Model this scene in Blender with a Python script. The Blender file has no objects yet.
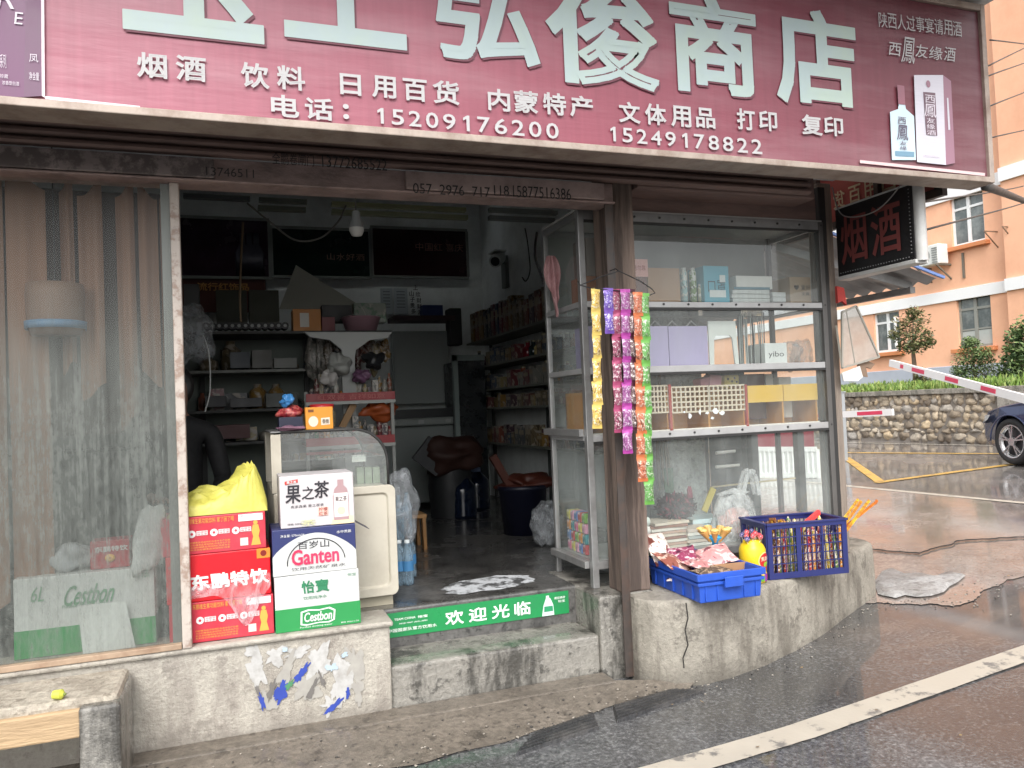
import bpy, bmesh, math, random
from mathutils import Vector, Matrix, noise
R = math.radians
rnd = random.Random(7)
SC = bpy.context.scene
COL = SC.collection

# ------------------------------------------------------------------ camera
YAW, PITCH, ROLL, FP, CAMZ = R(19.74), R(1.66), R(2.396), 779.0, 1.6
_cy, _sy = math.cos(YAW), math.sin(YAW)
FW = Vector((_sy * math.cos(PITCH), _cy * math.cos(PITCH), math.sin(PITCH)))
_r = Vector((_cy, -_sy, 0)); _u = _r.cross(FW)
RT = math.cos(ROLL) * _r - math.sin(ROLL) * _u
UP = math.sin(ROLL) * _r + math.cos(ROLL) * _u
CAM = Vector((0, 0, CAMZ))
cam = bpy.data.cameras.new('camera'); camo = bpy.data.objects.new('camera', cam); COL.objects.link(camo)
camo.matrix_world = Matrix(((RT.x, UP.x, -FW.x, 0), (RT.y, UP.y, -FW.y, 0), (RT.z, UP.z, -FW.z, CAMZ), (0, 0, 0, 1)))
cam.sensor_width = 36; cam.lens = FP / 1024 * 36; cam.clip_start = .05; cam.clip_end = 600
SC.camera = camo

def ray(px, py): return FW + RT * ((px - 512) / FP) - UP * ((py - 384) / FP)
def at(px, py, Y):            # measured point of the photograph on the vertical plane Y (survey of the real place)
    d = ray(px, py); return CAM + d * (Y / d.y)
def atX(px, py, X):
    d = ray(px, py); return CAM + d * (X / d.x)
def g(x): return .10 + .045 * min(max(x - 2.3, 0), 14)
def atG(px, py, dz=0):        # on the ground surface
    d = ray(px, py); t = 1.0
    for i in range(60):
        p = CAM + d * t
        t = (g(p.x) + dz - CAMZ) / d.z
    return CAM + d * t
def atZ(px, py, z):
    d = ray(px, py); return CAM + d * ((z - CAMZ) / d.z)

# ------------------------------------------------------------------ render + light
SC.render.engine = 'CYCLES'
SC.view_settings.view_transform = 'Standard'; SC.view_settings.look = 'None'; SC.view_settings.exposure = 0
try:
    SC.cycles.use_denoising = True; SC.cycles.denoiser = 'OPENIMAGEDENOISE'
    SC.cycles.max_bounces = 10; SC.cycles.transparent_max_bounces = 24; SC.cycles.diffuse_bounces = 8
    SC.cycles.caustics_reflective = False; SC.cycles.caustics_refractive = False
    SC.cycles.sample_clamp_indirect = 6
except Exception: pass
SUN_EL = R(48)
W = bpy.data.worlds.new("World"); SC.world = W; W.use_nodes = True
nt = W.node_tree; nt.nodes.clear()
sky = nt.nodes.new('ShaderNodeTexSky'); sky.sky_type = 'NISHITA'; sky.sun_disc = False
sky.sun_elevation = SUN_EL; sky.sun_rotation = R(200); sky.dust_density = 4; sky.air_density = 1
hs = nt.nodes.new('ShaderNodeHueSaturation'); hs.inputs['Saturation'].default_value = .18; hs.inputs['Value'].default_value = 2.5
bg = nt.nodes.new('ShaderNodeBackground'); bg.inputs['Strength'].default_value = .15
ow = nt.nodes.new('ShaderNodeOutputWorld')
nt.links.new(sky.outputs[0], hs.inputs['Color']); nt.links.new(hs.outputs[0], bg.inputs['Color']); nt.links.new(bg.outputs[0], ow.inputs['Surface'])
sl = bpy.data.lights.new('sun', 'SUN'); sl.energy = 1.15; sl.angle = R(40); sl.color = (1, .97, .93)
so = bpy.data.objects.new('sun', sl); COL.objects.link(so)
so.rotation_euler = (R(42), 0, R(-20)); so.location = (0, -5, 12)

# ------------------------------------------------------------------ materials
_mats = {}
def _base(name):
    m = bpy.data.materials.new(name); m.use_nodes = True
    n = m.node_tree.nodes; l = m.node_tree.links
    return m, n, l, n['Principled BSDF']
def s2l(c):
    return tuple((v / 12.92 if v <= .04045 else ((v + .055) / 1.055) ** 2.4) for v in c)
def hexc(h): return s2l(tuple(int(h[i:i+2], 16) / 255 for i in (0, 2, 4)))
def ramp(n, stops, interp='LINEAR'):
    r = n.new('ShaderNodeValToRGB'); r.color_ramp.interpolation = interp
    e = r.color_ramp.elements
    while len(e) < len(stops): e.new(.5)
    for el, (p, c) in zip(e, stops):
        el.position = p; el.color = (c, c, c, 1) if not hasattr(c, '__len__') else (*c[:3], 1)
    return r
def noise_n(n, l, scale, detail=4, rough=.6, co=None, stretch=None, dist=0):
    t = n.new('ShaderNodeTexNoise'); t.inputs['Scale'].default_value = scale; t.inputs['Detail'].default_value = detail
    t.inputs['Roughness'].default_value = rough; t.inputs['Distortion'].default_value = dist
    if co is None: co = n.new('ShaderNodeTexCoord').outputs['Object']
    if stretch:
        mp = n.new('ShaderNodeMapping'); mp.inputs['Scale'].default_value = stretch; l.new(co, mp.inputs['Vector']); co = mp.outputs[0]
    l.new(co, t.inputs['Vector']); return t
def mixc(n, l, fac, a, b, mode='MIX'):
    m = n.new('ShaderNodeMix'); m.data_type = 'RGBA'; m.blend_type = mode
    for s, v in ((0, fac), (6, a), (7, b)):
        if hasattr(v, 'is_linked') or hasattr(v, 'links'): l.new(v, m.inputs[s])
        elif s == 0: m.inputs[s].default_value = v
        else: m.inputs[s].default_value = (*v[:3], 1)
    return m.outputs[2]
def mat(name, col, rough=.6, var=.18, scale=9, dirt=None, damt=.5, dscale=2.5, bump=.0, bscale=60, metal=0, spec=.5, stretch=None, dsharp=(.45, .7)):
    if name in _mats: return _mats[name]
    m, n, l, b = _base(name)
    co = n.new('ShaderNodeTexCoord').outputs['Object']
    t = noise_n(n, l, scale, 5, .65, co, stretch)
    c = mixc(n, l, t.outputs[0], tuple(v * (1 - var) for v in col), tuple(min(1, v * (1 + var)) for v in col))
    if dirt is not None:
        t2 = noise_n(n, l, dscale, 7, .7, co, stretch)
        rp = ramp(n, [(dsharp[0], 0.0), (dsharp[1], damt)]); l.new(t2.outputs[0], rp.inputs[0])
        c = mixc(n, l, rp.outputs[0], c, dirt)
    l.new(c, b.inputs['Base Color'])
    b.inputs['Roughness'].default_value = rough; b.inputs['Metallic'].default_value = metal
    b.inputs['Specular IOR Level'].default_value = spec
    rr = ramp(n, [(.3, max(0, rough - .12)), (.7, min(1, rough + .1))]); l.new(t.outputs[0], rr.inputs[0]); l.new(rr.outputs[0], b.inputs['Roughness'])
    if bump:
        t3 = noise_n(n, l, bscale, 4, .6, co, stretch); bp = n.new('ShaderNodeBump'); bp.inputs['Strength'].default_value = bump; bp.inputs['Distance'].default_value = .02
        l.new(t3.outputs[0], bp.inputs['Height']); l.new(bp.outputs[0], b.inputs['Normal'])
    _mats[name] = m; return m
def hm(h, rough=.55, var=.12, **k): return mat('paint_' + h + '_%d' % int(rough * 100) + ''.join(sorted(k))[:12], hexc(h), rough, var, **k)

def schlick(n, l, f0):
    lw = n.new('ShaderNodeLayerWeight'); lw.inputs[0].default_value = .5
    pw = n.new('ShaderNodeMath'); pw.operation = 'POWER'; pw.inputs[1].default_value = 5; l.new(lw.outputs['Facing'], pw.inputs[0])
    ma = n.new('ShaderNodeMath'); ma.operation = 'MULTIPLY_ADD'; ma.inputs[1].default_value = 1 - f0; ma.inputs[2].default_value = f0; l.new(pw.outputs[0], ma.inputs[0]); return ma
def glass(name, dust_sheen=.05, gloss=1.0, dust_sheen_col=(.6, .62, .6), streak=False):
    m = bpy.data.materials.new(name); m.use_nodes = True; n = m.node_tree.nodes; l = m.node_tree.links; n.clear()
    o = n.new('ShaderNodeOutputMaterial'); tr = n.new('ShaderNodeBsdfTransparent'); tr.inputs[0].default_value = (.93, .96, .95, 1)
    gl = n.new('ShaderNodeBsdfGlossy'); gl.inputs['Roughness'].default_value = .02; gl.inputs[0].default_value = (gloss, gloss, gloss, 1)
    fr = schlick(n, l, .05)
    df = n.new('ShaderNodeBsdfDiffuse'); df.inputs[0].default_value = (*dust_sheen_col, 1)
    t = noise_n(n, l, 3.0, 6, .65, None, (1, 1, .35)); rp = ramp(n, [(.35, dust_sheen * .3), (.75, dust_sheen * 1.8)]); l.new(t.outputs[0], rp.inputs[0])
    m1 = n.new('ShaderNodeMixShader'); l.new(rp.outputs[0], m1.inputs[0]); l.new(tr.outputs[0], m1.inputs[1]); l.new(df.outputs[0], m1.inputs[2])
    m2 = n.new('ShaderNodeMixShader'); l.new(fr.outputs[0], m2.inputs[0]); l.new(m1.outputs[0], m2.inputs[1]); l.new(gl.outputs[0], m2.inputs[2])
    l.new(m2.outputs[0], o.inputs[0]); return m
GLASS = glass('cabinet_glass', .13, 1.0, (.66, .70, .67))  # diffuse dust layer strengthened to imitate pale reflections on the panes
GLASS_CLEAR = glass('clear_glass', .03)
def film(name, col, alpha, rough=.2):     # crinkled clear plastic film
    m = bpy.data.materials.new(name); m.use_nodes = True; n = m.node_tree.nodes; l = m.node_tree.links; n.clear()
    o = n.new('ShaderNodeOutputMaterial'); tr = n.new('ShaderNodeBsdfTransparent')
    p = n.new('ShaderNodeBsdfPrincipled'); p.inputs['Base Color'].default_value = (*col, 1); p.inputs['Roughness'].default_value = rough
    t = noise_n(n, l, 14, 5, .6, None, (1, 1, .5), 1.5); rp = ramp(n, [(.35, alpha * .45), (.68, min(1, alpha * 1.6))]); l.new(t.outputs[0], rp.inputs[0])
    bp = n.new('ShaderNodeBump'); bp.inputs['Strength'].default_value = 1.0; bp.inputs['Distance'].default_value = .05; l.new(t.outputs[0], bp.inputs['Height']); l.new(bp.outputs[0], p.inputs['Normal'])
    ms = n.new('ShaderNodeMixShader'); l.new(rp.outputs[0], ms.inputs[0]); l.new(tr.outputs[0], ms.inputs[1]); l.new(p.outputs[0], ms.inputs[2]); l.new(ms.outputs[0], o.inputs[0]); return m
FILM = film('clear_film', (.85, .87, .88), .3)
BAGFILM = film('white_bag_film', (.80, .81, .80), .42, .22)
GREYFILM = film('grey_wrap_film', (.62, .65, .68), .30, .12)
WATER = film('water_bottle_plastic', (.35, .5, .62), .5, .1)

def printed(name, main, alt, dark, scale=40):      # packets covered in busy printing
    if name in _mats: return _mats[name]
    m, n, l, b = _base(name); co = n.new('ShaderNodeTexCoord').outputs['Object']
    t = noise_n(n, l, scale, 3, .6, co, None, 1.0); v = noise_n(n, l, scale * .6, 2, .5, co, (1, 1, .8), 2)
    r1 = ramp(n, [(.5, 0.0), (.55, 1.0)]); l.new(t.outputs[0], r1.inputs[0])
    r2 = ramp(n, [(.58, 0.0), (.62, 1.0)]); l.new(v.outputs[0], r2.inputs[0])
    c = mixc(n, l, r1.outputs[0], main, alt); c = mixc(n, l, r2.outputs[0], c, dark)
    l.new(c, b.inputs['Base Color']); b.inputs['Roughness'].default_value = .32
    bp = n.new('ShaderNodeBump'); bp.inputs['Strength'].default_value = .35; bp.inputs['Distance'].default_value = .01
    l.new(t.outputs[0], bp.inputs['Height']); l.new(bp.outputs[0], b.inputs['Normal'])
    _mats[name] = m; return m

# ------------------------------------------------------------------ mesh builder
_txt = {}; _bnd = {}
def glyphs(body, bold):
    bold = 0; k = body
    if k in _txt: return _txt[k]
    c = bpy.data.curves.new('tmp', 'FONT'); c.body = body; c.fill_mode = 'BOTH'; c.resolution_u = 3
    o = bpy.data.objects.new('tmp', c); COL.objects.link(o); bpy.context.view_layer.update()
    me = bpy.data.meshes.new_from_object(o.evaluated_get(bpy.context.evaluated_depsgraph_get()))
    vs = [v.co.xy.copy() for v in me.vertices]; fs = [tuple(p.vertices) for p in me.polygons]
    bpy.data.objects.remove(o); bpy.data.curves.remove(c); bpy.data.meshes.remove(me)
    x0 = min(v.x for v in vs); x1 = max(v.x for v in vs); y0 = min(v.y for v in vs); y1 = max(v.y for v in vs)
    vs = [((v.x - x0) / (x1 - x0), (v.y - y0) / max(1e-6, (y1 - y0))) for v in vs]
    cnt = {}
    for f in fs:
        for i in range(len(f)): e = frozenset((f[i], f[(i + 1) % len(f)])); cnt[e] = cnt.get(e, 0) + 1
    _bnd[k] = [tuple(e) for e, c_ in cnt.items() if c_ == 1 and len(e) == 2]
    _txt[k] = (vs, fs); return _txt[k]

WL = {}
class MB:
    def __init__(s): s.v = []; s.f = []; s.m = []; s.sm = []
    def add(s, vs, fs, mi=0, sm=False):
        b = len(s.v); s.v += [Vector(v) for v in vs]
        for f in fs: s.f.append(tuple(i + b for i in f)); s.m.append(mi); s.sm.append(sm)
        return s
    def box(s, x0, x1, y0, y1, z0, z1, mi=0):
        vs = [(x, y, z) for z in (z0, z1) for y in (y0, y1) for x in (x0, x1)]
        return s.add(vs, [(0, 2, 3, 1), (4, 5, 7, 6), (0, 1, 5, 4), (2, 6, 7, 3), (0, 4, 6, 2), (1, 3, 7, 5)], mi)
    def obox(s, c, size, rot=(0, 0, 0), mi=0):
        M = Matrix.Translation(c) @ __import__('mathutils').Euler(rot).to_matrix().to_4x4()
        a, b, h = (v / 2 for v in size)
        vs = [M @ Vector((x, y, z)) for z in (-h, h) for y in (-b, b) for x in (-a, a)]
        return s.add(vs, [(0, 2, 3, 1), (4, 5, 7, 6), (0, 1, 5, 4), (2, 6, 7, 3), (0, 4, 6, 2), (1, 3, 7, 5)], mi)
    def bar(s, p0, p1, w, h=None, mi=0):      # rectangular bar between two points
        p0, p1 = Vector(p0), Vector(p1); h = h or w; d = (p1 - p0).normalized()
        a = d.cross(Vector((0, 0, 1))); a = a.normalized() if a.length > 1e-3 else Vector((1, 0, 0)); b = a.cross(d)
        vs = [p + a * sx * w / 2 + b * sz * h / 2 for p in (p0, p1) for sz in (-1, 1) for sx in (-1, 1)]
        return s.add(vs, [(0, 2, 3, 1), (4, 5, 7, 6), (0, 1, 5, 4), (2, 6, 7, 3), (0, 4, 6, 2), (1, 3, 7, 5)], mi)
    def cyl(s, p0, p1, r0, r1=None, n=14, mi=0, cap=True, sm=True):
        p0, p1 = Vector(p0), Vector(p1); r1 = r0 if r1 is None else r1; d = (p1 - p0).normalized()
        a = d.cross(Vector((0, 0, 1))); a = a.normalized() if a.length > 1e-3 else Vector((1, 0, 0)); b = a.cross(d)
        vs = [p + (a * math.cos(t) + b * math.sin(t)) * r for p, r in ((p0, r0), (p1, r1)) for t in (2 * math.pi * i / n for i in range(n))]
        s.add(vs, [(i, (i + 1) % n, n + (i + 1) % n, n + i) for i in range(n)], mi, sm)
        if cap: s.add(vs[:n], [tuple(range(n))[::-1]], mi); s.add(vs[n:], [tuple(range(n))], mi)
        return s
    def tube(s, pts, r, n=6, mi=0):
        pts = [Vector(p) for p in pts]; rs = r if hasattr(r, '__len__') else [r] * len(pts); vs = []
        for i, p in enumerate(pts):
            d = (pts[min(i + 1, len(pts) - 1)] - pts[max(i - 1, 0)]).normalized()
            a = d.cross(Vector((.13, .21, 1))); a.normalize(); b = a.cross(d)
            vs += [p + (a * math.cos(t) + b * math.sin(t)) * rs[i] for t in (2 * math.pi * k / n for k in range(n))]
        fs = [(i * n + k, i * n + (k + 1) % n, (i + 1) * n + (k + 1) % n, (i + 1) * n + k) for i in range(len(pts) - 1) for k in range(n)]
        fs += [tuple(range(n))[::-1], tuple(range((len(pts) - 1) * n, len(pts) * n))]
        return s.add(vs, fs, mi, True)
    def prism(s, poly, axis, a0, a1, mi=0, sm=False):   # polygon of (u,v) extruded along axis
        def mk(u, v, a): return {'x': (a, u, v), 'y': (u, a, v), 'z': (u, v, a)}[axis]
        n = len(poly); vs = [mk(u, v, a) for a in (a0, a1) for u, v in poly]
        s.add(vs, [(i, (i + 1) % n, n + (i + 1) % n, n + i) for i in range(n)], mi, sm)
        return s.add(vs, [tuple(range(n))[::-1], tuple(range(n, 2 * n))], mi)
    def lathe(s, prof, c=(0, 0, 0), n=16, mi=0, sm=True):
        c = Vector(c); vs = [c + Vector((r * math.cos(t), r * math.sin(t), z)) for r, z in prof for t in (2 * math.pi * k / n for k in range(n))]
        return s.add(vs, [(i * n + k, i * n + (k + 1) % n, (i + 1) * n + (k + 1) % n, (i + 1) * n + k) for i in range(len(prof) - 1) for k in range(n)], mi, sm)
    def grid(s, fn, nu, nv, mi=0, sm=True, close_u=False):
        vs = [fn(i / nu, j / nv) for j in range(nv + 1) for i in range(nu + 1)]
        return s.add(vs, [(j * (nu + 1) + i, j * (nu + 1) + i + 1, (j + 1) * (nu + 1) + i + 1, (j + 1) * (nu + 1) + i) for j in range(nv) for i in range(nu)], mi, sm)
    def blob(s, c, rad, seed=0, amp=.15, nu=26, nv=18, mi=0, freq=1.5, flat=None):
        c = Vector(c)
        def fn(u, v):
            t = 2 * math.pi * u; p = math.pi * v
            d = Vector((math.sin(p) * math.cos(t), math.sin(p) * math.sin(t), math.cos(p)))
            sd = Vector((seed * 3.1, seed * 1.7, seed)); k = 1 + amp * noise.noise(d * freq + sd) * 2
            if nu >= 20: k += amp * (.55 * (.35 - abs(noise.noise(d * freq * 2.6 + sd))) + .3 * (.35 - abs(noise.noise(d * freq * 6 + sd))))
            q = Vector((d.x * rad[0], d.y * rad[1], d.z * rad[2])) * k
            if flat is not None and q.z < -flat: q.z = -flat
            return c + q
        return s.grid(fn, nu, nv, mi)
    def text(s, body, o, r, u, w, h, mi=0, bold=.012, shear=0, lift=0):
        vs, fs = glyphs(body, 0); o, r, u = Vector(o), Vector(r), Vector(u); nrm = r.cross(u)
        e = max(0, bold - .012) * h * 1.25; w -= 2 * e; h -= 2 * e; o = o + (r + u) * e
        P2 = [(x * w + shear * y * h, y * h) for x, y in vs]; F = lambda a, b, l: o + r * a + u * b + nrm * l
        s.add([F(x, y, lift) for x, y in P2], fs, mi)
        if e > 1e-6:          # thicken every stroke: a thin strip along each outline edge
            for i, (a, b) in enumerate(_bnd[body]):
                (ax, ay), (bx, by) = P2[a], P2[b]; dx, dy = bx - ax, by - ay; L = math.hypot(dx, dy)
                if L < 1e-6: continue
                dx, dy = dx / L, dy / L; k = min(e, .9 * e if L > e else .45 * e); l = lift + .00002 * (1 + i)
                s.add([F(ax - dx * k + dy * e, ay - dy * k - dx * e, l), F(bx + dx * k + dy * e, by + dy * k - dx * e, l), F(bx + dx * k - dy * e, by + dy * k + dx * e, l), F(ax - dx * k - dy * e, ay - dy * k + dx * e, l)], [(0, 1, 2, 3)], mi)
        return s
    def ftext(s, body, x0, x1, z0, z1, Y, mi=0, bold=.012, shear=0):
        return s.text(body, (x0, Y, z0), (1, 0, 0), (0, 0, 1), x1 - x0, z1 - z0, mi, bold, shear)
    def flush(s, name, mats, parent):
        if s.v: s.build(name, mats, parent)
        s.__init__()
    def poly(s, pts, mi=0): return s.add(pts, [tuple(range(len(pts)))], mi)
    def build(s, name, mats, parent=None, bevel=0, weld=False):
        mats = mats if isinstance(mats, (list, tuple)) else [mats]
        if parent is not None: off = WL[parent.name]
        else:
            xs = [v.x for v in s.v]; ys = [v.y for v in s.v]; zs = [v.z for v in s.v]
            off = Vector(((min(xs) + max(xs)) / 2, (min(ys) + max(ys)) / 2, min(zs)))
        me = bpy.data.meshes.new(name); me.from_pydata([v - off for v in s.v], [], s.f)
        for m in mats: me.materials.append(m)
        me.polygons.foreach_set('material_index', s.m); me.polygons.foreach_set('use_smooth', s.sm); me.update()
        o = bpy.data.objects.new(name, me); COL.objects.link(o)
        if parent is not None: o.parent = parent
        else: o.location = off
        WL[o.name] = off
        if bevel:
            b = o.modifiers.new('bevel', 'BEVEL'); b.width = bevel; b.segments = 2; b.limit_method = 'ANGLE'; b.angle_limit = R(40)
        return o
def tag(o, label=None, cat=None, group=None, kind=None):
    if label: o['label'] = label
    if cat: o['category'] = cat
    if group: o['group'] = group
    if kind: o['kind'] = kind
    return o
def thing(name, label, cat, loc=(0, 0, 0), group=None):
    o = bpy.data.objects.new(name, None); COL.objects.link(o); o.location = loc; o.empty_display_size = .1
    WL[o.name] = Vector(loc); return tag(o, label, cat, group)
def struct(mb, name, mats, label=None):
    o = mb.build(name, mats); o['kind'] = 'structure'
    if label: o['label'] = label
    return o
def dup(root, loc, rot=None, label=None, scale=None):
    r = root.copy(); COL.objects.link(r); r.location = loc
    if rot is not None: r.rotation_euler = rot
    if scale is not None: r.scale = (scale,) * 3 if not hasattr(scale, '__len__') else scale
    if label: r['label'] = label
    for ch in list(root.children):
        c = ch.copy(); COL.objects.link(c); c.parent = r
        for d in list(ch.children):
            e = d.copy(); COL.objects.link(e); e.parent = c
    return r
def pbox(px0, px1, py0, py1, Y):    # measured rectangle on plane Y -> x0,x1,z0,z1
    a = at(px0, py1, Y); b = at(px1, py0, Y); c = at((px0 + px1) / 2, py1, Y); d = at((px0 + px1) / 2, py0, Y)
    return at(px0, (py0 + py1) / 2, Y).x, at(px1, (py0 + py1) / 2, Y).x, c.z, d.z
# ------------------------------------------------------------------ setting materials
def world_pos(n): return n.new('ShaderNodeNewGeometry').outputs['Position']
def m_asphalt():
    m, n, l, b = _base('asphalt_wet'); co = world_pos(n)
    fine = noise_n(n, l, 55, 4, .75, co); big = noise_n(n, l, .9, 6, .6, co, (1, .8, 1)); med = noise_n(n, l, 5, 5, .65, co)
    r0 = ramp(n, [(.33, (.045, .046, .049)), (.52, (.115, .117, .12)), (.68, (.27, .27, .27))]); l.new(fine.outputs[0], r0.inputs[0])
    rw = ramp(n, [(.40, .50), (.66, 1.2)]); l.new(big.outputs[0], rw.inputs[0])
    c = mixc(n, l, 1.0, r0.outputs[0], rw.outputs[0], 'MULTIPLY')
    # muddy run-off right of the platform
    sp = n.new('ShaderNodeSeparateXYZ'); l.new(co, sp.inputs[0])
    gx = n.new('ShaderNodeMapRange'); gx.inputs['From Min'].default_value = 2.6; gx.inputs['From Max'].default_value = 4.4; l.new(sp.outputs[0], gx.inputs['Value'])
    mud = noise_n(n, l, 1.3, 6, .62, co, (.7, 1.6, 1), .8); rm = ramp(n, [(.52, 0.0), (.68, .45)]); l.new(mud.outputs[0], rm.inputs[0])
    mm = n.new('ShaderNodeMath'); mm.operation = 'MULTIPLY'; l.new(gx.outputs[0], mm.inputs[0]); l.new(rm.outputs[0], mm.inputs[1])
    mudc = mixc(n, l, fine.outputs[0], (.17, .125, .095), (.40, .30, .23))
    c = mixc(n, l, mm.outputs[0], c, mudc)
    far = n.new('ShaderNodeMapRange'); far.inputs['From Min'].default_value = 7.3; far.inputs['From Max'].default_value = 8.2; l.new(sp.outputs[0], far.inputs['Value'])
    farc = mixc(n, l, med.outputs[0], (.12, .115, .11), (.31, .275, .25)); c = mixc(n, l, far.outputs[0], c, farc)  # car park colour lightened to stand in for pale wet reflection
    l.new(c, b.inputs['Base Color'])
    rr = ramp(n, [(.40, .06), (.64, .36)]); l.new(big.outputs[0], rr.inputs[0])
    rn = ramp(n, [(.38, .07), (.62, .30)]); l.new(big.outputs[0], rn.inputs[0])
    ro = n.new('ShaderNodeMix'); l.new(far.outputs[0], ro.inputs[0]); l.new(rr.outputs[0], ro.inputs[2]); l.new(rn.outputs[0], ro.inputs[3]); l.new(ro.outputs[0], b.inputs['Roughness'])
    bp = n.new('ShaderNodeBump'); bp.inputs['Strength'].default_value = .55; bp.inputs['Distance'].default_value = .012; l.new(fine.outputs[0], bp.inputs['Height'])
    bs = n.new('ShaderNodeMath'); bs.operation = 'MULTIPLY_ADD'; bs.inputs[1].default_value = -.33; bs.inputs[2].default_value = .36; l.new(far.outputs[0], bs.inputs[0]); l.new(bs.outputs[0], bp.inputs['Strength'])
    l.new(bp.outputs[0], b.inputs['Normal'])
    cw = ramp(n, [(.36, 1.0), (.62, .25)]); l.new(big.outputs[0], cw.inputs[0]); l.new(cw.outputs[0], b.inputs['Coat Weight']); b.inputs['Coat Roughness'].default_value = .06; b.inputs['Coat IOR'].default_value = 1.4
    return m
def m_conc(name, lo, hi, stain, wet=0.0, zfade=None, streak=.5, scale=2.2, rough=.8, bump=.5, grime=.75, grain=1.0, pitscale=15):
    m, n, l, b = _base(name); co = world_pos(n)
    big = noise_n(n, l, scale, 8, .68, co); fine = noise_n(n, l, 38, 6, .7, co); st = noise_n(n, l, 5.5, 6, .7, co, (1, 1, .28)); pit = noise_n(n, l, pitscale, 6, .75, co)
    c = mixc(n, l, big.outputs[0], lo, hi)
    rf = ramp(n, [(.3, 1 - .38 * grain), (.7, 1 + .3 * grain)]); l.new(fine.outputs[0], rf.inputs[0]); c = mixc(n, l, 1.0, c, rf.outputs[0], 'MULTIPLY')
    rs = ramp(n, [(.47, 0.0), (.60, streak)]); l.new(st.outputs[0], rs.inputs[0]); c = mixc(n, l, rs.outputs[0], c, stain)
    rp = ramp(n, [(.56, 0.0), (.62, grime)]); l.new(pit.outputs[0], rp.inputs[0]); c = mixc(n, l, rp.outputs[0], c, tuple(v * .8 for v in stain))
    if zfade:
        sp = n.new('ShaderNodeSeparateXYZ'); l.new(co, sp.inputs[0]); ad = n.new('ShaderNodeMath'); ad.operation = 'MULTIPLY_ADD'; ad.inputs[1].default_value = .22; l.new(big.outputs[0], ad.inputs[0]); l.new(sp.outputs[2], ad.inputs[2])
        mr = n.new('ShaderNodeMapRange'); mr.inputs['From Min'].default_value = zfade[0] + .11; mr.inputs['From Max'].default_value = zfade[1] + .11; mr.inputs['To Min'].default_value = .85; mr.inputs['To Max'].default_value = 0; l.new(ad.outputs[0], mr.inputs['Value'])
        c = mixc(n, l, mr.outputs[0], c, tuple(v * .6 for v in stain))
    l.new(c, b.inputs['Base Color'])
    rr = ramp(n, [(.4, max(.06, rough - .1 - wet * .6)), (.62, rough)]); l.new(big.outputs[0], rr.inputs[0]); l.new(rr.outputs[0], b.inputs['Roughness'])
    bp = n.new('ShaderNodeBump'); bp.inputs['Strength'].default_value = bump; bp.inputs['Distance'].default_value = .025
    ms = n.new('ShaderNodeMath'); ms.operation = 'ADD'; l.new(fine.outputs[0], ms.inputs[0]); l.new(pit.outputs[0], ms.inputs[1]); l.new(ms.outputs[0], bp.inputs['Height']); l.new(bp.outputs[0], b.inputs['Normal'])
    if wet > .35:
        cw = ramp(n, [(.40, min(1, wet * 1.3)), (.60, wet * .25)]); l.new(big.outputs[0], cw.inputs[0]); l.new(cw.outputs[0], b.inputs['Coat Weight']); b.inputs['Coat Roughness'].default_value = .07; b.inputs['Coat IOR'].default_value = 1.38
    return m
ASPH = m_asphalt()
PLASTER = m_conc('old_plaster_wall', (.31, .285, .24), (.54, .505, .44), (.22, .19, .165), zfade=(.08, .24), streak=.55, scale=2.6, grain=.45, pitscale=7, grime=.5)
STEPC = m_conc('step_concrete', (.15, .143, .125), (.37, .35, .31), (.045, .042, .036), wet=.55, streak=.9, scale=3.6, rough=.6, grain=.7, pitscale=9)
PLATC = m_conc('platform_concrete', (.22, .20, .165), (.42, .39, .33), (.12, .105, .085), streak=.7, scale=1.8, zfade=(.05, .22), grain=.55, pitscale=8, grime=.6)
APRON = m_conc('apron_concrete', (.12, .103, .083), (.25, .215, .175), (.065, .055, .045), wet=.4, streak=.4, scale=1.2, rough=.6)
SLAB = m_conc('pavement_wet', (.20, .168, .148), (.40, .345, .305), (.16, .14, .128), wet=.8, streak=.5, scale=1.1, rough=.24, bump=.05, grime=.35)
PATCH = m_conc('cement_patch', (.27, .265, .26), (.50, .495, .485), (.18, .165, .15), wet=.3, scale=4, rough=.6)
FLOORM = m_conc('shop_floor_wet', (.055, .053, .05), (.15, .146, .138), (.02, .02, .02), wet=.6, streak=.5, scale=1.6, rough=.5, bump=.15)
WHITEW = mat('white_wall', (.86, .90, .89), .8, .08, 2, (.35, .36, .34), .5, 1.2)
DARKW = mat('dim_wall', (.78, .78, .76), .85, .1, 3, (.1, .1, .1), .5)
CEIL = mat('dark_ceiling', (.3, .3, .3), .8, .2, 5)
RUST = mat('rusty_purple_steel', (.36, .26, .235), .62, .35, 14, (.09, .065, .058), .75, 5, .25, 40, stretch=(1, 1, 2.5))
SHUT = mat('shutter_brown', (.25, .165, .14), .6, .3, 9, (.08, .055, .048), .7, 3.5, .2, 50, stretch=(.35, 1, 2))
WOOD = mat('weathered_post_wood', (.25, .185, .15), .8, .6, 34, (.05, .036, .03), .9, 9, .6, 60, stretch=(1, 1, .07), dsharp=(.42, .62))
WOOD2 = mat('weathered_post_grey_wood', (.27, .22, .18), .8, .5, 30, (.07, .056, .046), .7, 8, .6, 60, stretch=(1, 1, .09))
IRON = mat('dark_angle_iron', (.055, .045, .04), .5, .4, 20, (.12, .06, .035), .5, 9)
ALU = mat('brushed_aluminium', (.36, .36, .355), .42, .12, 30, (.18, .17, .16), .6, 6, metal=.55)
ALUD = mat('dull_aluminium', (.30, .30, .295), .5, .15, 25, (.12, .12, .12), .5, 5, metal=.4)
DARKF = mat('dark_frame', (.03, .029, .028), .5, .25, 20)
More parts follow.
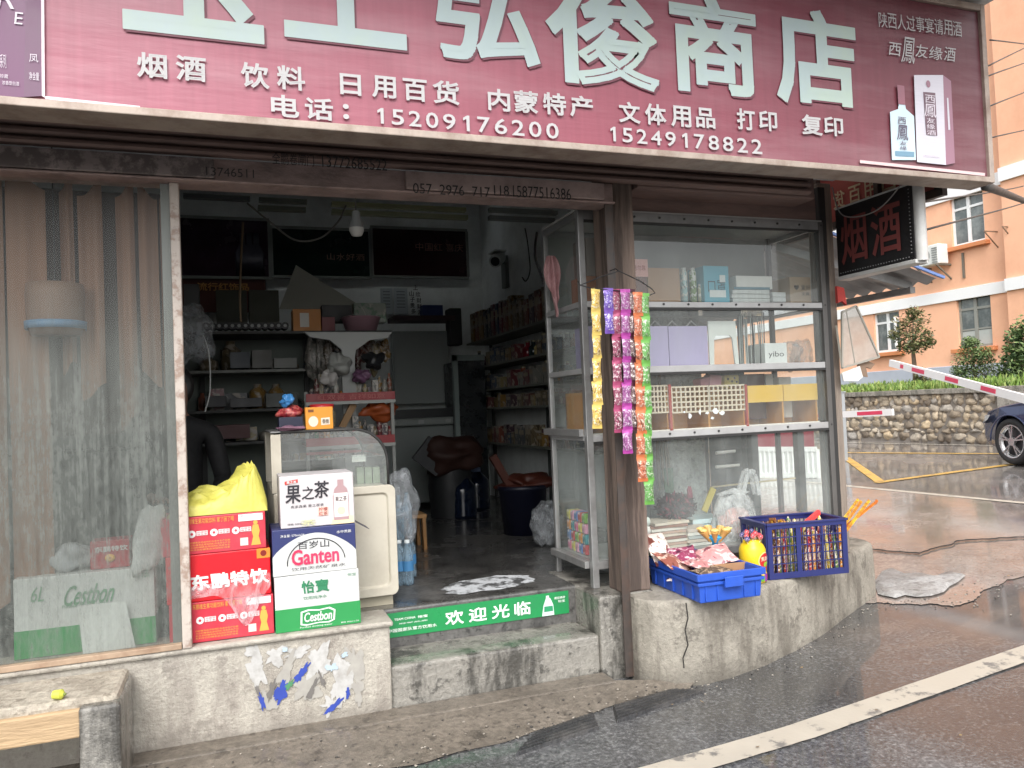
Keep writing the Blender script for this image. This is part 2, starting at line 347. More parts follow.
WHITEP = mat('white_road_paint', (.44, .40, .335), .5, .12, 8, (.13, .125, .12), .85, 7, .1, 60, dsharp=(.56, .63))
YELP = mat('yellow_road_paint', (.62, .38, .09), .45, .12, 8, (.2, .16, .11), .8, 5, dsharp=(.48, .66))

# ------------------------------------------------------------------ ground
mb = MB(); xs = [-150, -40, -10, -4, 0, 2.3, 4, 6, 9, 12, 14, 16.3, 20, 30, 60, 150]; ys = [-150, -40, -5, 0, 3, 6, 10, 20, 40, 150]
vs = [(x, y, g(x)) for y in ys for x in xs]; nx = len(xs)
mb.add(vs, [(j * nx + i, j * nx + i + 1, (j + 1) * nx + i + 1, (j + 1) * nx + i) for j in range(len(ys) - 1) for i in range(nx - 1)])
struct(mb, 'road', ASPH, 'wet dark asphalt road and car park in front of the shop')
def ground_sheet(pts, dz, sub=14):   # irregular polygon laid on the ground, fan of quads not needed
    return [Vector((p[0], p[1], g(p[0]) + dz)) for p in pts]
def jag(a, b, n, amp, seed):
    a, b = Vector(a[:2]), Vector(b[:2]); d = (b - a); nn = Vector((-d.y, d.x)).normalized(); out = []
    for i in range(n + 1):
        t = i / n; o = amp * (noise.noise(Vector((t * 5 + seed, seed * 2.3, 0))) + .5 * noise.noise(Vector((t * 17 + seed, seed, 4))) + .3 * noise.noise(Vector((t * 61 + seed, seed, 9)))) if 0 < i < n else 0
        out.append(a + d * t + nn * o)
    return out
# wet concrete pavement between the platform and the car park
a0, a1, a2 = atG(872, 604), atG(955, 606), atG(1024, 575)
edge = jag(a0, a1, 40, .05, 1) + jag(a1, a2, 40, .05, 2)[1:] + jag(a2, (7.75, 1.5), 60, .08, 3)[1:]
poly = [*edge, Vector((7.75, 30)), Vector((2.95, 30)), Vector((2.95, 5.3))]
bmq = MB(); bmq.poly(ground_sheet(poly, .005)); o = struct(bmq, 'pavement', SLAB, 'wet reddish concrete pavement beside the shop')
# crack with a raised broken lip, and the pale cement patch
c0, c1, c2, c3 = atG(872, 552), atG(920, 556), atG(960, 543), atG(1030, 539)
cr = jag(c0, c1, 10, .03, 5) + jag(c1, c2, 10, .04, 6)[1:] + jag(c2, c3, 12, .05, 7)[1:]
mb = MB()
for i in range(len(cr) - 1):
    p, q = cr[i], cr[i + 1]; wv = .035 + .03 * abs(noise.noise(Vector((i * .7, 2, 3))))
    mb.poly([(p.x, p.y, g(p.x) + .018), (q.x, q.y, g(q.x) + .018), (q.x + wv, q.y + wv, g(q.x) + .018), (p.x + wv, p.y + wv, g(p.x) + .018)])
struct(mb, 'pavement_crack', mat('crack_dark', (.02, .018, .016), .8), 'dark crack across the wet pavement')
pp = [atG(*q) for q in ((878, 596), (874, 584), (882, 573), (890, 570), (903, 576), (920, 575), (938, 579), (952, 574), (966, 577), (958, 584), (950, 588), (944, 594), (931, 598), (917, 599), (905, 597), (896, 600), (886, 598))]
mb = MB(); cen = sum(pp, Vector()) / len(pp)
lo = [Vector((p.x, p.y, g(p.x) + .014)) for p in pp]; hi = [Vector((cen.x + (p.x - cen.x) * .9, cen.y + (p.y - cen.y) * .9, g(p.x) + .03 + .008 * noise.noise(p * 3))) for p in pp]
n = len(pp); mb.add(lo + hi, [(i, (i + 1) % n, n + (i + 1) % n, n + i) for i in range(n)] + [tuple(range(n, 2 * n))], 0, True)
tag(mb.build('cement_patch', PATCH), 'pale lumpy cement patch on the broken pavement edge beside the curved platform', 'cement patch')
# concrete apron along the shop front
f0 = [atZ(*q, .115) for q in ((-40, 800), (215, 790), (380, 768), (470, 748), (545, 727), (615, 703), (690, 686))]
mb = MB(); back = [(-6, 3.72, .145), (-.8, 3.72, .145), (0, 3.72, .145), (.7, 3.70, .145), (1.3, 3.70, .145), (1.85, 3.72, .145), (2.25, 3.60, .125)]
fr = [(-6, f0[0].y, .105)] + [(p.x, p.y, .104) for p in f0[1:]]
# refine so that the edge wanders
def lerp(a, b, t): return tuple(a[i] + (b[i] - a[i]) * t for i in range(3))
FR, BK = [], []
for i in range(6):
    for k in range(8):
        t = k / 8; p = list(lerp(fr[i], fr[i + 1], t)); w_ = .025 * noise.noise(Vector((p[0] * 5, 1, 2))); p[1] += w_; FR.append(tuple(p)); BK.append(lerp(back[i], back[i + 1], t))
FR.append(fr[6]); BK.append(back[6])
n = len(FR); mb.add(FR + BK, [(i, i + 1, n + i + 1, n + i) for i in range(n - 1)], 0, True)
struct(mb, 'apron', APRON, 'worn concrete apron sloping from the shop steps to the road')
# road paint
def stripe(px0, px1, w, name, m, lab, along=None, dz=.007, seg=60):
    p, q = atG(*px0), atG(*px1); p, q = Vector((p.x, p.y)), Vector((q.x, q.y)); d = (q - p).normalized(); nn = Vector((-d.y, d.x)) * w / 2; mb = MB()
    P2 = [p + (q - p) * (i / seg) for i in range(seg + 1)]
    j = lambda i, s: nn * (s * (1 + .06 * noise.noise(Vector((i * 1.3, s, 1)))))
    vs = [Vector((v.x, v.y, 0)) for i, c in enumerate(P2) for v in (c + j(i, 1), c + j(i, -1))]
    for v in vs: v.z = g(v.x) + dz
    mb.add(vs, [(2 * i, 2 * i + 1, 2 * i + 3, 2 * i + 2) for i in range(seg)]); struct(mb, name, m, lab)
stripe((560, 803), (1200, 593), .15, 'road_marking', WHITEP, 'long worn cream edge line painted on the near asphalt')
stripe((760, 478), (1300, 530), .10, 'road_marking', WHITEP, 'white line painted across the car park entrance')
stripe((846, 458), (880, 482), .13, 'road_marking', YELP, 'short diagonal yellow car park line behind the shop post')
stripe((876, 483), (1120, 450), .12, 'road_marking', YELP, 'yellow car park line running towards the blue car')
stripe((700, 452), (1000, 454), .10, 'road_marking', YELP, 'far yellow bay line in front of the stone wall')
stripe((700, 440), (1000, 446), .06, 'road_marking', WHITEP, 'thin pale line at the foot of the stone wall')
# black kerb ramp tiles
for k, (pts, lab) in enumerate(((((514, 755), (534, 733), (594, 712), (600, 727)), 'black ribbed kerb ramp strip, the longer one nearer the steps'), (((616, 722), (612, 706), (672, 689), (707, 690)), 'short black kerb ramp strip at the foot of the curved platform'))):
    q = [atZ(*p, .11) for p in pts]; mb = MB(); n = 4
    lo = [Vector((p.x, p.y, .095)) for p in q]; c_ = sum(q, Vector()) / 4; hi = [Vector((c_.x + (p.x - c_.x) * .95, c_.y + (p.y - c_.y) * .93, .116)) for p in q]
    mb.add(lo + hi, [(i, (i + 1) % n, n + (i + 1) % n, n + i) for i in range(n)] + [(4, 5, 6, 7)])
    for t in (.2, .4, .6, .8):
        A, B = hi[0].lerp(hi[1], t), hi[3].lerp(hi[2], t); mb.bar(A + Vector((0, 0, .0)), B + Vector((0, 0, .0)), .015, .005)
    tag(mb.build('kerb_ramp', mat('black_rubber', (.03, .031, .033), .3, .4, 30, (.10, .095, .09), .8, 6, .4, 70), bevel=.006), lab, 'kerb ramp')

# ------------------------------------------------------------------ the shop
FY = 3.84
shop = thing('shop_building', 'small brown fronted corner shop with an open doorway and raised concrete floor', 'shop building', (0, FY, .1))
mb = MB()
def slab_face(x0, x1, y, z0, z1, nx=30, nz=8, amp=.008, seed=0):
    return lambda u, v: Vector((x0 + (x1 - x0) * u, y + amp * noise.noise(Vector((u * (x1 - x0) * 4 + seed, v * 3, seed))), z0 + (z1 - z0) * v))
mb.box(-6, .69, FY, 4.10, .1, .575); mb.box(-6, .705, FY - .018, 4.08, .552, .578)
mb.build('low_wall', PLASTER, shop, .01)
mb = MB(); mb.box(-6, 1.84, 3.70, FY + .02, .08, .15); mb.build('kerb', APRON, shop, .012)
mb = MB(); mb.box(.69, 1.83, 3.868, 4.20, .1, .345); mb.build('step', STEPC, shop, .014)
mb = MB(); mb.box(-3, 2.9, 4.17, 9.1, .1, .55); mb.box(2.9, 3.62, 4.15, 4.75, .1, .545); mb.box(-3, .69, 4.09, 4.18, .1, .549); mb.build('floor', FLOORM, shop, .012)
mb = MB(); mb.box(1.83, 2.16, 3.85, 4.6, .08, .552); mb.build('door_cheek', STEPC, shop, .012)
mb = MB(); mb.box(-3.1, 3.0, 9.0, 9.15, .55, 4.1); mb.build('back_wall', WHITEW, shop)
mb = MB(); mb.box(2.9, 3.02, 4.78, 9.0, .3, 4.1); mb.build('side_wall', WHITEW, shop)
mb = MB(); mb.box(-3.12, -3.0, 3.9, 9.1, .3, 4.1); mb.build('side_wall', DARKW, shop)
mb = MB(); mb.box(-6, 3.75, 4.0, 8.3, 4.1, 4.25); mb.box(-6, -2.2, 8.3, 9.3, 4.1, 4.25); mb.box(2.6, 3.75, 8.3, 9.3, 4.1, 4.25); mb.box(-2.2, 2.6, 8.43, 9.3, 4.1, 4.25); mb.box(-6.1, 4.15, 2.55, 4.0, 3.80, 3.95); mb.box(-6, 3.72, 3.95, 4.02, 2.98, 3.8); mb.build('roof', mat('roof_grey', (.6, .6, .6), .7, .2, 3), shop)
mb = MB()
for k, (y, z) in enumerate(((4.5, 2.98), (5.2, 3.3), (6.0, 3.6))): mb.box(-3, 2.9, y, y + .09, z, 4.1)
mb.build('ceiling_beam', CEIL, shop)
mb = MB(); mb.poly([(-2.2, 8.3, 4.2), (2.6, 8.3, 4.2), (2.6, 8.43, 4.2), (-2.2, 8.43, 4.2)]); mb.build('added_light_slit', GLASS_CLEAR, shop)  # unseen roof slit, added to let light onto the back wall
# lintel beam, shutter slats and shutter box
mb = MB(); mb.box(-6, 2.0, 3.80, 3.94, 2.685, 2.80); mb.box(-6, 2.0, 3.775, 3.80, 2.685, 2.697); mb.build('lintel', RUST, shop, .006)
mb = MB()
prof = []
for k in range(9):
    z = 2.805 + k * .042
    prof += [(3.80, z), (3.774, z + .004), (3.762, z + .014), (3.764, z + .026), (3.778, z + .036), (3.80, z + .0385)]
vs = [(x, y, z) for x in (-6, 3.32) for y, z in prof]; n = len(prof); mb.add(vs, [(i, i + 1, n + i + 1, n + i) for i in range(n - 1)], 0, False)
mb.build('roller_shutter', SHUT, shop)
mb = MB(); mb.box(.84, 1.93, 3.765, 3.80, 2.70, 2.79); mb.build('lintel_plate', mat('plate_pinkish_steel', (.44, .33, .30), .55, .3, 12, (.14, .10, .09), .8, 6), shop, .004)
mb = MB(); mb.box(-2.2, -.05, 3.768, 3.80, 2.70, 2.79); mb.build('lintel_plate', mat('plate_blotched', (.27, .22, .205), .6, .3, 10, (.08, .062, .056), .8, 8, dsharp=(.47, .56)), shop, .004)
mb = MB(); mb.box(2.17, 3.42, 3.86, 4.05, 2.80, 3.0); mb.box(2.17, 3.40, 3.83, 3.86, 2.80, 2.93); mb.box(2.17, 3.60, 4.052, 4.09, 2.655, 2.90); mb.build('shutter_box', SHUT, shop, .006)
STENC = mat('black_stencil', (.02, .018, .018), .7, .5, 60)
mb = MB()
for body, a, b_, Y in (('全鹏卷闸门', (272, 158), (314, 161), 3.752), ('13772685522', (322, 161), (387, 166), 3.752)):
    p, q = at(*a, Y), at(*b_, Y); mb.ftext(body, p.x, q.x, p.z - .028, p.z + .028, Y, 0, .0); mb.flush('stencil_lettering', STENC, shop)
for body, a, b_, Y, h in (('13746511', (206, 171), (254, 174), 3.764, .02), ('057  2976  717', (413, 188), (490, 190), 3.762, .026), ('118', (494, 190), (509, 191), 3.762, .026), ('15877516386', (513, 191), (571, 195), 3.762, .03)):
    p, q = at(*a, Y), at(*b_, Y); mb.ftext(body, p.x, q.x, p.z - h, p.z + h, Y, 0, .004); mb.flush('stencil_lettering', STENC, shop)
p, q = at(700, 172, 3.828), at(775, 178, 3.828); mb.ftext('137  7182  3097', p.x, q.x, p.z - .022, p.z + .022, 3.826, 0, .0)
mb.build('stencil_lettering', STENC, shop)
# posts
mb = MB(); x0, x1 = at(600, 300, 3.84).x + .045, at(631, 300, 3.84).x + .02
mb.box(1.975, 2.155, 3.86, 4.02, .55, 3.0)
mb.build('post', WOOD, shop, .012)
mb = MB(); mb.box(1.985, 1.993, 3.80, 3.86, .12, 2.70); mb.box(1.945, 1.986, 3.80, 3.808, .12, 2.70); mb.build('angle_iron', IRON, shop)
mb = MB(); mb.box(3.69, 3.80, 4.125, 4.24, .54, 3.0); mb.build('post', WOOD2, shop, .01)
mb = MB(); mb.box(3.632, 3.688, 4.06, 4.12, .548, 2.95); mb.build('door_track', DARKF, shop, .005)
mb = MB(); mb.box(2.16, 2.75, 3.9, 4.05, 2.93, 3.0); mb.build('rail', RUST, shop)
# the torn fly posters under the sill
mb = MB(); rp = random.Random(3)
def shred(cx, cy, w, h, mi, seed, Y, ang=0):
    c = at(cx, cy, Y); k = 40; pts = []
    for i in range(k):
        t = 2 * math.pi * i / k; rr = .8 + .7 * noise.noise(Vector((math.cos(t) * 1.6 + seed, math.sin(t) * 1.6, seed))) + .35 * noise.noise(Vector((math.cos(t) * 5 + seed, math.sin(t) * 5, seed)))
        x, z = math.cos(t) * w * rr, math.sin(t) * h * rr
        pts.append((c.x + x * math.cos(ang) - z * math.sin(ang), Y, c.z + x * math.sin(ang) + z * math.cos(ang)))
    mb.poly(pts[::-1], mi)
for i, (cx, cy, w, h, mi, an) in enumerate(((258, 668, .05, .09, 0, .1), (276, 655, .05, .05, 0, 0), (296, 652, .07, .03, 0, .3), (318, 664, .06, .09, 0, -.3), (341, 684, .07, .13, 0, -.2), (354, 662, .05, .09, 4, 0), (306, 690, .09, .07, 4, .5), (268, 700, .05, .06, 4, 0), (330, 705, .05, .05, 0, .5), (252, 650, .03, .03, 0, 0), (285, 672, .035, .11, 4, -.5), (358, 690, .025, .08, 4, 0))):
    shred(cx, cy, w, h, mi, i * 3.3, 3.8365 - i * .0002, an)
for i, (cx, cy, w, h, mi, an) in enumerate(((262, 703, .014, .05, 1, .2), (281, 692, .03, .06, 1, -.5), (290, 684, .02, .03, 3, -.6), (300, 676, .02, .045, 1, -.7), (306, 668, .012, .03, 1, -.6), (334, 706, .055, .014, 1, .7), (348, 692, .012, .03, 1, 0), (257, 690, .008, .03, 5, .3), (332, 668, .03, .03, 2, .3), (344, 655, .025, .012, 2, 0), (285, 650, .02, .01, 2, 0), (272, 690, .02, .06, 5, -.3), (312, 690, .015, .07, 5, -.5), (322, 680, .01, .05, 5, .4))):
    shred(cx, cy, w, h, mi, i * 5.1 + 40, 3.8335 - i * .0002, an)
tp = mb.build('torn_poster', [mat('torn_white_paper', (.47, .465, .45), .85, .2, 10, (.30, .285, .26), .9, 14), mat('torn_blue_paper', (.03, .06, .33), .7, .3, 20), mat('torn_pale_blue', (.40, .50, .58), .8, .2, 12), mat('torn_green', (.07, .22, .10), .7, .2, 20), mat('torn_grey_paper', (.36, .345, .31), .85, .3, 12, (.3, .28, .26), .8, 14), mat('torn_glue', (.15, .14, .13), .85, .3, 20)])
tag(tp, 'torn white and blue poster remnants stuck on the low wall under the drink cartons', 'poster remnant')

# ------------------------------------------------------------------ curved platform
edge_pts = list(poly[:80])
edge = [(1.992, 3.82), (2.0, 3.75), (2.04, 3.67), (2.13, 3.605), (2.27, 3.575), (2.45, 3.58), (2.72, 3.63), (3.0, 3.72), (3.3, 3.855), (3.6, 4.01), (3.85, 4.14), (4.05, 4.24), (4.17, 4.31), (4.22, 4.40), (4.24, 4.8), (4.24, 5.3)]
def dens(e, k=4):
    out = []
    for i in range(len(e) - 1):
        for j in range(k): t = j / k; out.append((e[i][0] * (1 - t) + e[i + 1][0] * t, e[i][1] * (1 - t) + e[i + 1][1] * t))
    return out + [e[-1]]
E_ = dens(edge); mb = MB(); n = len(E_); rows = [.02, .15, .28, .4, .515, .54, .546]
vs = []
for k, z in enumerate(rows):
    for i, (x, y) in enumerate(E_):
        dd = .012 * noise.noise(Vector((x * 4, y * 4, z * 5))); ins = (.0, 0, 0, 0, .004, .012, .035)[k]
        vs.append((x + dd * .3 - ins * .2, y + dd + ins, z + (.006 * noise.noise(Vector((x * 6, z, 3))) if k > 3 else 0)))
mb.add(vs, [(k * n + i, k * n + i + 1, (k + 1) * n + i + 1, (k + 1) * n + i) for k in range(len(rows) - 1) for i in range(n - 1)], 0, True)
top = [vs[(len(rows) - 1) * n + i] for i in range(n)]; mb.poly(top + [(2.17, 5.3, .546), (2.165, 3.855, .546)])
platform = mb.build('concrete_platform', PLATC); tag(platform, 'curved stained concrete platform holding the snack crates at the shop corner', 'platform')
mb = MB(); cz = [(686, 603), (688, 618), (685, 630), (688, 645), (683, 658), (684, 668)]
pts = [at(x, y, 3.575 - .01) for x, y in cz]
for i in range(len(pts) - 1): mb.bar(pts[i], pts[i + 1], .006, .004)
mb.build('crack', mat('crack_dark', (.02, .018, .016), .8), platform)

# ------------------------------------------------------------------ step sticker and floor patch
SG = hexc('1f8a4c'); stk = thing('step_sticker', 'long green welcome sticker with white characters on the top door riser', 'sticker', (1.2, 4.165, .39))
sx0, sx1, szb, szt = .70, 1.785, .40, .528; Y = 4.164
mb = MB(); mb.box(sx0, sx1, Y, Y + .004, szb, szt); mb.build('backing', mat('sticker_green', SG, .35, .1, 6, (.03, .12, .07), .4, 6), stk)
mb = MB(); Y -= .002
def sfx(px): return sx0 + (px - 388) / (567 - 388) * (sx1 - sx0)
mb.ftext('欢', sfx(446), sfx(463), .425, .500, Y, 0, .03); mb.ftext('迎', sfx(468), sfx(485), .425, .500, Y, 0, .03); mb.ftext('光', sfx(490), sfx(507), .425, .500, Y, 0, .03); mb.ftext('临', sfx(512), sfx(528), .425, .500, Y, 0, .03)
mb.ftext('中国国家队官方饮用水', sfx(394), sfx(438), .428, .446, Y, 0, .02); mb.ftext('TEAM CHINA', sfx(400), sfx(419), .487, .499, Y, 0, .02); mb.ftext('怡宝', sfx(421), sfx(430), .486, .500, Y, 0, .03)
mb.ftext('冠军品质', sfx(404), sfx(430), .465, .472, Y, 0, .01); mb.ftext('就在身边', sfx(552), sfx(563), .488, .502, Y, 0, .02, .3); mb.ftext('怡宝', sfx(556), sfx(563), .468, .482, Y, 0, .02)
mb.build('lettering', hm('f2f6f2', .5, .04), stk)
mb = MB(); b0 = sfx(545)
mb.poly([(b0 - .035, Y, .402), (b0 + .04, Y, .402), (b0 + .036, Y, .46), (b0 + .02, Y, .498), (b0 + .012, Y, .502), (b0 + .012, Y, .515), (b0 - .006, Y, .515), (b0 - .008, Y, .5), (b0 - .024, Y, .46)])
mb.poly([(b0 - .022, Y - .0015, .425), (b0 + .033, Y - .0015, .425), (b0 + .032, Y - .0015, .455), (b0 - .02, Y - .0015, .455)], 1)
mb.build('bottle_picture', [hm('cfe0dc', .4), hm('2f8f62', .4)], stk)
mb = MB(); c = atZ(489, 583, .556); k = 46; ring = []
for i in range(k):
    t = 2 * math.pi * i / k; rr = 1 + .22 * noise.noise(Vector((math.cos(t) * 2.4, math.sin(t) * 2.4, 9))) + .1 * noise.noise(Vector((math.cos(t) * 7, math.sin(t) * 7, 2)))
    ring.append((c.x + .30 * rr * math.cos(t), c.y + .17 * rr * math.sin(t) + .04 * math.cos(t), .5535))
mb.poly(ring)
tag(mb.build('floor_sticker', mat('worn_floor_sticker', (.62, .64, .66), .4, .15, 12, (.06, .06, .06), .95, 8, dsharp=(.48, .56))), 'worn white round floor sticker just inside the doorway', 'floor sticker')

# ------------------------------------------------------------------ bench block at lower left
bench = thing('concrete_bench', 'low concrete bench with a timber front edge at the lower left corner', 'bench', (-.75, 3.55, .1))
YB = 3.45
p0, p1 = at(0, 712, YB), at(97, 712, YB)
mb = MB(); mb.box(-2.2, at(118, 690, YB).x, YB + .012, FY - .022, p0.z - .09, p0.z); mb.build('seat', m_conc('bench_seat_concrete', (.32, .28, .22), (.55, .5, .42), (.2, .17, .13), scale=3), bench, .02)
zt, zb = at(50, 712, YB).z, at(50, 742, YB).z
mb = MB(); mb.box(-2.2, at(96, 730, YB).x, YB - .01, YB + .05, zb, zt - .004); mb.build('timber_edge', mat('timber_edge_wood', (.44, .31, .18), .75, .3, 14, (.25, .17, .1), .6, 5, .4, 60, stretch=(.15, 1, 1)), bench, .008)
mb = MB(); mb.box(at(80, 745, YB).x, at(122, 730, YB).x, YB - .03, FY - .03, .05, at(100, 712, YB).z + .035); mb.build('support_block', STEPC, bench, .015)
yc = thing('plastic_bell', 'small yellow green plastic cup lying on the concrete bench', 'cup', at(60, 706, YB + .05))
mb = MB(); c = WL[yc.name]; zz = p0.z + .001
prof = [(.004, 0), (.02, .003), (.026, .012), (.024, .03), (.03, .042), (.026, .05), (.012, .046), (.01, .03)]
k = .72; mb.cyl((c.x - .03 * k, c.y, zz + .027 * k), (c.x + .012 * k, c.y - .01, zz + .027 * k), .022 * k, .027 * k, 14); mb.cyl((c.x + .012 * k, c.y - .01, zz + .027 * k), (c.x + .024 * k, c.y - .013, zz + .027 * k), .026 * k, .012 * k, 14); mb.build('shell', hm('c4c94e', .45), yc)
mb = MB(); mb.cyl((c.x + .022 * k, c.y - .0125, zz + .027 * k), (c.x + .034 * k, c.y - .015, zz + .027 * k), .01 * k, .006 * k, 10); mb.build('plug', hm('6d7a30', .5), yc)
# ------------------------------------------------------------------ main signboard
YS = 3.20
sg = thing('signboard', 'wide faded red shop signboard with big white Chinese characters over the front', 'signboard', (1.7, YS, 2.77))
SX0, SX1 = -3.2, 4.06
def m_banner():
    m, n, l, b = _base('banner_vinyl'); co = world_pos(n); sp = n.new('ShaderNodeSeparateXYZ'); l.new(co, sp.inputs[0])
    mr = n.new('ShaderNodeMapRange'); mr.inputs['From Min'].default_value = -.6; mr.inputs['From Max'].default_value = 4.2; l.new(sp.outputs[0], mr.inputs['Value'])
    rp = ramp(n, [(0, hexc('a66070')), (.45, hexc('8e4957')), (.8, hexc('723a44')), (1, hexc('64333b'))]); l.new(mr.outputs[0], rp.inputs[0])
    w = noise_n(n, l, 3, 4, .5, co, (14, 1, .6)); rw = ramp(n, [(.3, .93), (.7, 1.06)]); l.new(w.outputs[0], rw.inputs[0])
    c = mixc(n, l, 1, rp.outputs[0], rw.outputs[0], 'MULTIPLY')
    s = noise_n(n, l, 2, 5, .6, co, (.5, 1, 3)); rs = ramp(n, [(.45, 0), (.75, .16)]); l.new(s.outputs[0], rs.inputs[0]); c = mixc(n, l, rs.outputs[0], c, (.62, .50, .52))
    l.new(c, b.inputs['Base Color']); b.inputs['Roughness'].default_value = .42
    bp = n.new('ShaderNodeBump'); bp.inputs['Strength'].default_value = .25; bp.inputs['Distance'].default_value = .03; l.new(s.outputs[0], bp.inputs['Height']); l.new(bp.outputs[0], b.inputs['Normal'])
    return m
mb = MB()
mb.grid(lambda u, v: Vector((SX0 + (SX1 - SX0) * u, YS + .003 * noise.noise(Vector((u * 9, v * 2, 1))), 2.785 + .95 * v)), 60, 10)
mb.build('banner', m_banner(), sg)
mb = MB(); FRM = mat('sign_frame_steel', (.40, .33, .28), .5, .3, 14, (.16, .10, .07), .7, 6, metal=.2)
mb.box(SX0, SX1 + .03, YS - .018, YS + .14, 2.752, 2.784); mb.box(SX0, SX1 + .03, YS - .018, YS + .14, 3.737, 3.775); mb.box(SX1, SX1 + .035, YS - .02, YS + .14, 2.75, 3.775)
mb.build('frame', FRM, sg, .004)
mb = MB(); mb.box(SX0, SX1, YS + .02, YS + .13, 2.786, 3.735); mb.build('back_panel', mat('sign_back', (.08, .05, .05), .8), sg)
TW = mat('sign_white', (.40, .49, .49), .45, .08, 6, (.45, .56, .36), .5, 1.2)
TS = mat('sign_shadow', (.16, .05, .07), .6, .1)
YT = YS - .0105
def srect(px0, px1, py0, py1): return pbox(px0, px1, py0, py1, YT)
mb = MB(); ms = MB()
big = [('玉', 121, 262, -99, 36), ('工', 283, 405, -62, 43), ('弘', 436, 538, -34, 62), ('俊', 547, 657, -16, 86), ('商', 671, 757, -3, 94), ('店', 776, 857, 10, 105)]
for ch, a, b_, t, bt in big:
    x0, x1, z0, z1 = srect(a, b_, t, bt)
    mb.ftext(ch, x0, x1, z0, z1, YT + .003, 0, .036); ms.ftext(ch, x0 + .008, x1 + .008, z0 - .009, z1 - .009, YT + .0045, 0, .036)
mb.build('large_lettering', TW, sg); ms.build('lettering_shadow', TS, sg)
TP = mat('sign_small_white', (.48, .47, .47), .5, .06, 6)
mb = MB()
for body, a, b_, t, bt in (('烟', 137, 167, 53, 78), ('酒', 176, 206, 56, 81), ('饮', 241, 269, 63, 88), ('料', 277, 305, 66, 90), ('日', 340, 361, 74, 95), ('用', 372, 396, 76, 98), ('百', 403, 427, 79, 101), ('货', 433, 459, 81, 104), ('内', 488, 510, 89, 111), ('蒙', 514, 538, 91, 113), ('特', 543, 566, 93, 115), ('产', 570, 593, 96, 117),
                        ('文', 619, 640, 102, 123), ('体', 645, 666, 104, 125), ('用', 671, 691, 106, 127), ('品', 696, 715, 108, 128), ('打', 737, 755, 109, 130), ('印', 759, 777, 111, 131), ('复', 802, 822, 115, 135), ('印', 824, 843, 117, 136), ('电', 271, 299, 95, 117), ('话', 305, 333, 98, 120)):
    x0, x1, z0, z1 = srect(a, b_, t, bt); mb.ftext(body, x0, x1, z0, z1, YT, 0, .032)
    if body in '酒料货产品印话': mb.flush('small_lettering', TP, sg)
for body, a, b_, t, bt, bo in ((':', 342, 350, 104, 119, .05), ('15209176200', 372, 561, 115.5, 131, .026), ('15249178822', 606, 764, 133, 147.5, .026)):
    # digits spread evenly along the line
    N = len(body)
    for i, ch in enumerate(body):
        f = (i + .5) / N; cx = a + (b_ - a) * f; sl_ = .088 * (cx - (a + b_) / 2); wd = (b_ - a) / N * (.36 if ch == '1' else .72)
        x0, x1, z0, z1 = srect(cx - wd / 2, cx + wd / 2, t + sl_, bt + sl_)
        if ch == '1':
            w, h = x1 - x0, z1 - z0; mb.poly([(x0 + w * .5, YT, z0), (x1, YT, z0), (x1, YT, z1), (x0 + w * .62, YT, z1), (x0, YT, z1 - h * .16), (x0, YT, z1 - h * .34), (x0 + w * .5, YT, z1 - h * .22)])
        else: mb.ftext(ch, x0, x1, z0, z1, YT, 0, bo)
    if N > 1: mb.flush('phone_number', TP, sg)
for i, ch in enumerate('陕西人过事宴请用酒'):
    cx = 883 + i * 9.3; sl_ = 20 + i * 1.1; x0, x1, z0, z1 = srect(cx - 4.3, cx + 4.3, sl_ - 7.5, sl_ + 7.5); mb.ftext(ch, x0, x1, z0, z1, YT, 0, .01)
mb.flush('small_lettering', TP, sg)
for i, (ch, cx, cy, w_, h_) in enumerate((('西', 894, 49, 12, 13), ('鳳', 907, 50, 13, 26), ('友', 921, 51, 12, 13), ('缘', 935, 53, 13, 13), ('酒', 949, 54, 11, 14))):
    x0, x1, z0, z1 = srect(cx - w_ / 2, cx + w_ / 2, cy - h_ / 2, cy + h_ / 2); mb.ftext(ch, x0, x1, z0, z1, YT, 0, .008, .18)
mb.build('small_lettering', TP, sg)
# printed pictures on the banner: bottle and gift box right, purple cartons left
def sp_(px, py, k=0): v = at(px, py, YT); return (v.x, YT - k * .002, v.z)
mb = MB()
mb.poly([sp_(*q) for q in ((892, 160), (916, 160), (914, 116), (906, 109), (905, 104), (899, 103), (898, 109), (890, 112))], 0)
mb.poly([sp_(*q, 1) for q in ((898, 104), (905, 105), (904, 86), (897, 85))], 1)
mb.poly([sp_(*q, 1) for q in ((895, 156), (914, 157), (914, 152), (895, 151))], 2)
mb.poly([sp_(*q) for q in ((917, 162), (946, 165), (943, 75), (914, 75))], 3); mb.poly([sp_(*q) for q in ((946, 165), (955, 163), (951, 81), (943, 75))], 4)
mb.poly([sp_(*q, 1) for q in ((926, 135), (937, 136), (935, 93), (923, 92))], 5); mb.poly([sp_(*q, 1) for q in ((948, 130), (950, 130), (948, 98), (946.5, 98))], 3)
c = Vector(sp_(928, 84, 1)); mb.poly([(c.x + .016 * math.cos(t), c.y, c.z + .02 * math.sin(t)) for t in (2 * math.pi * i / 14 for i in range(14))], 4)
mb.poly([sp_(*q) for q in ((860, 160), (985, 173), (985, 176), (860, 163))], 6)
PIC = [hm('c3d6df', .4), hm('8e5d69', .4), hm('6f93a8', .4), mat('print_box_silver', hexc('c9c6cf'), .4, .12, 60, stretch=(.1, 1, 4)), hm('97707f', .4), hm('6e5560', .4), hm('d9bcbc', .5), mat('print_purple', hexc('6d4063'), .4, .2, 3, stretch=(3, 1, .4)), hm('6a4661', .4, .2), hm('e8d3da', .5)]
mb.flush('printed_picture', PIC, sg)
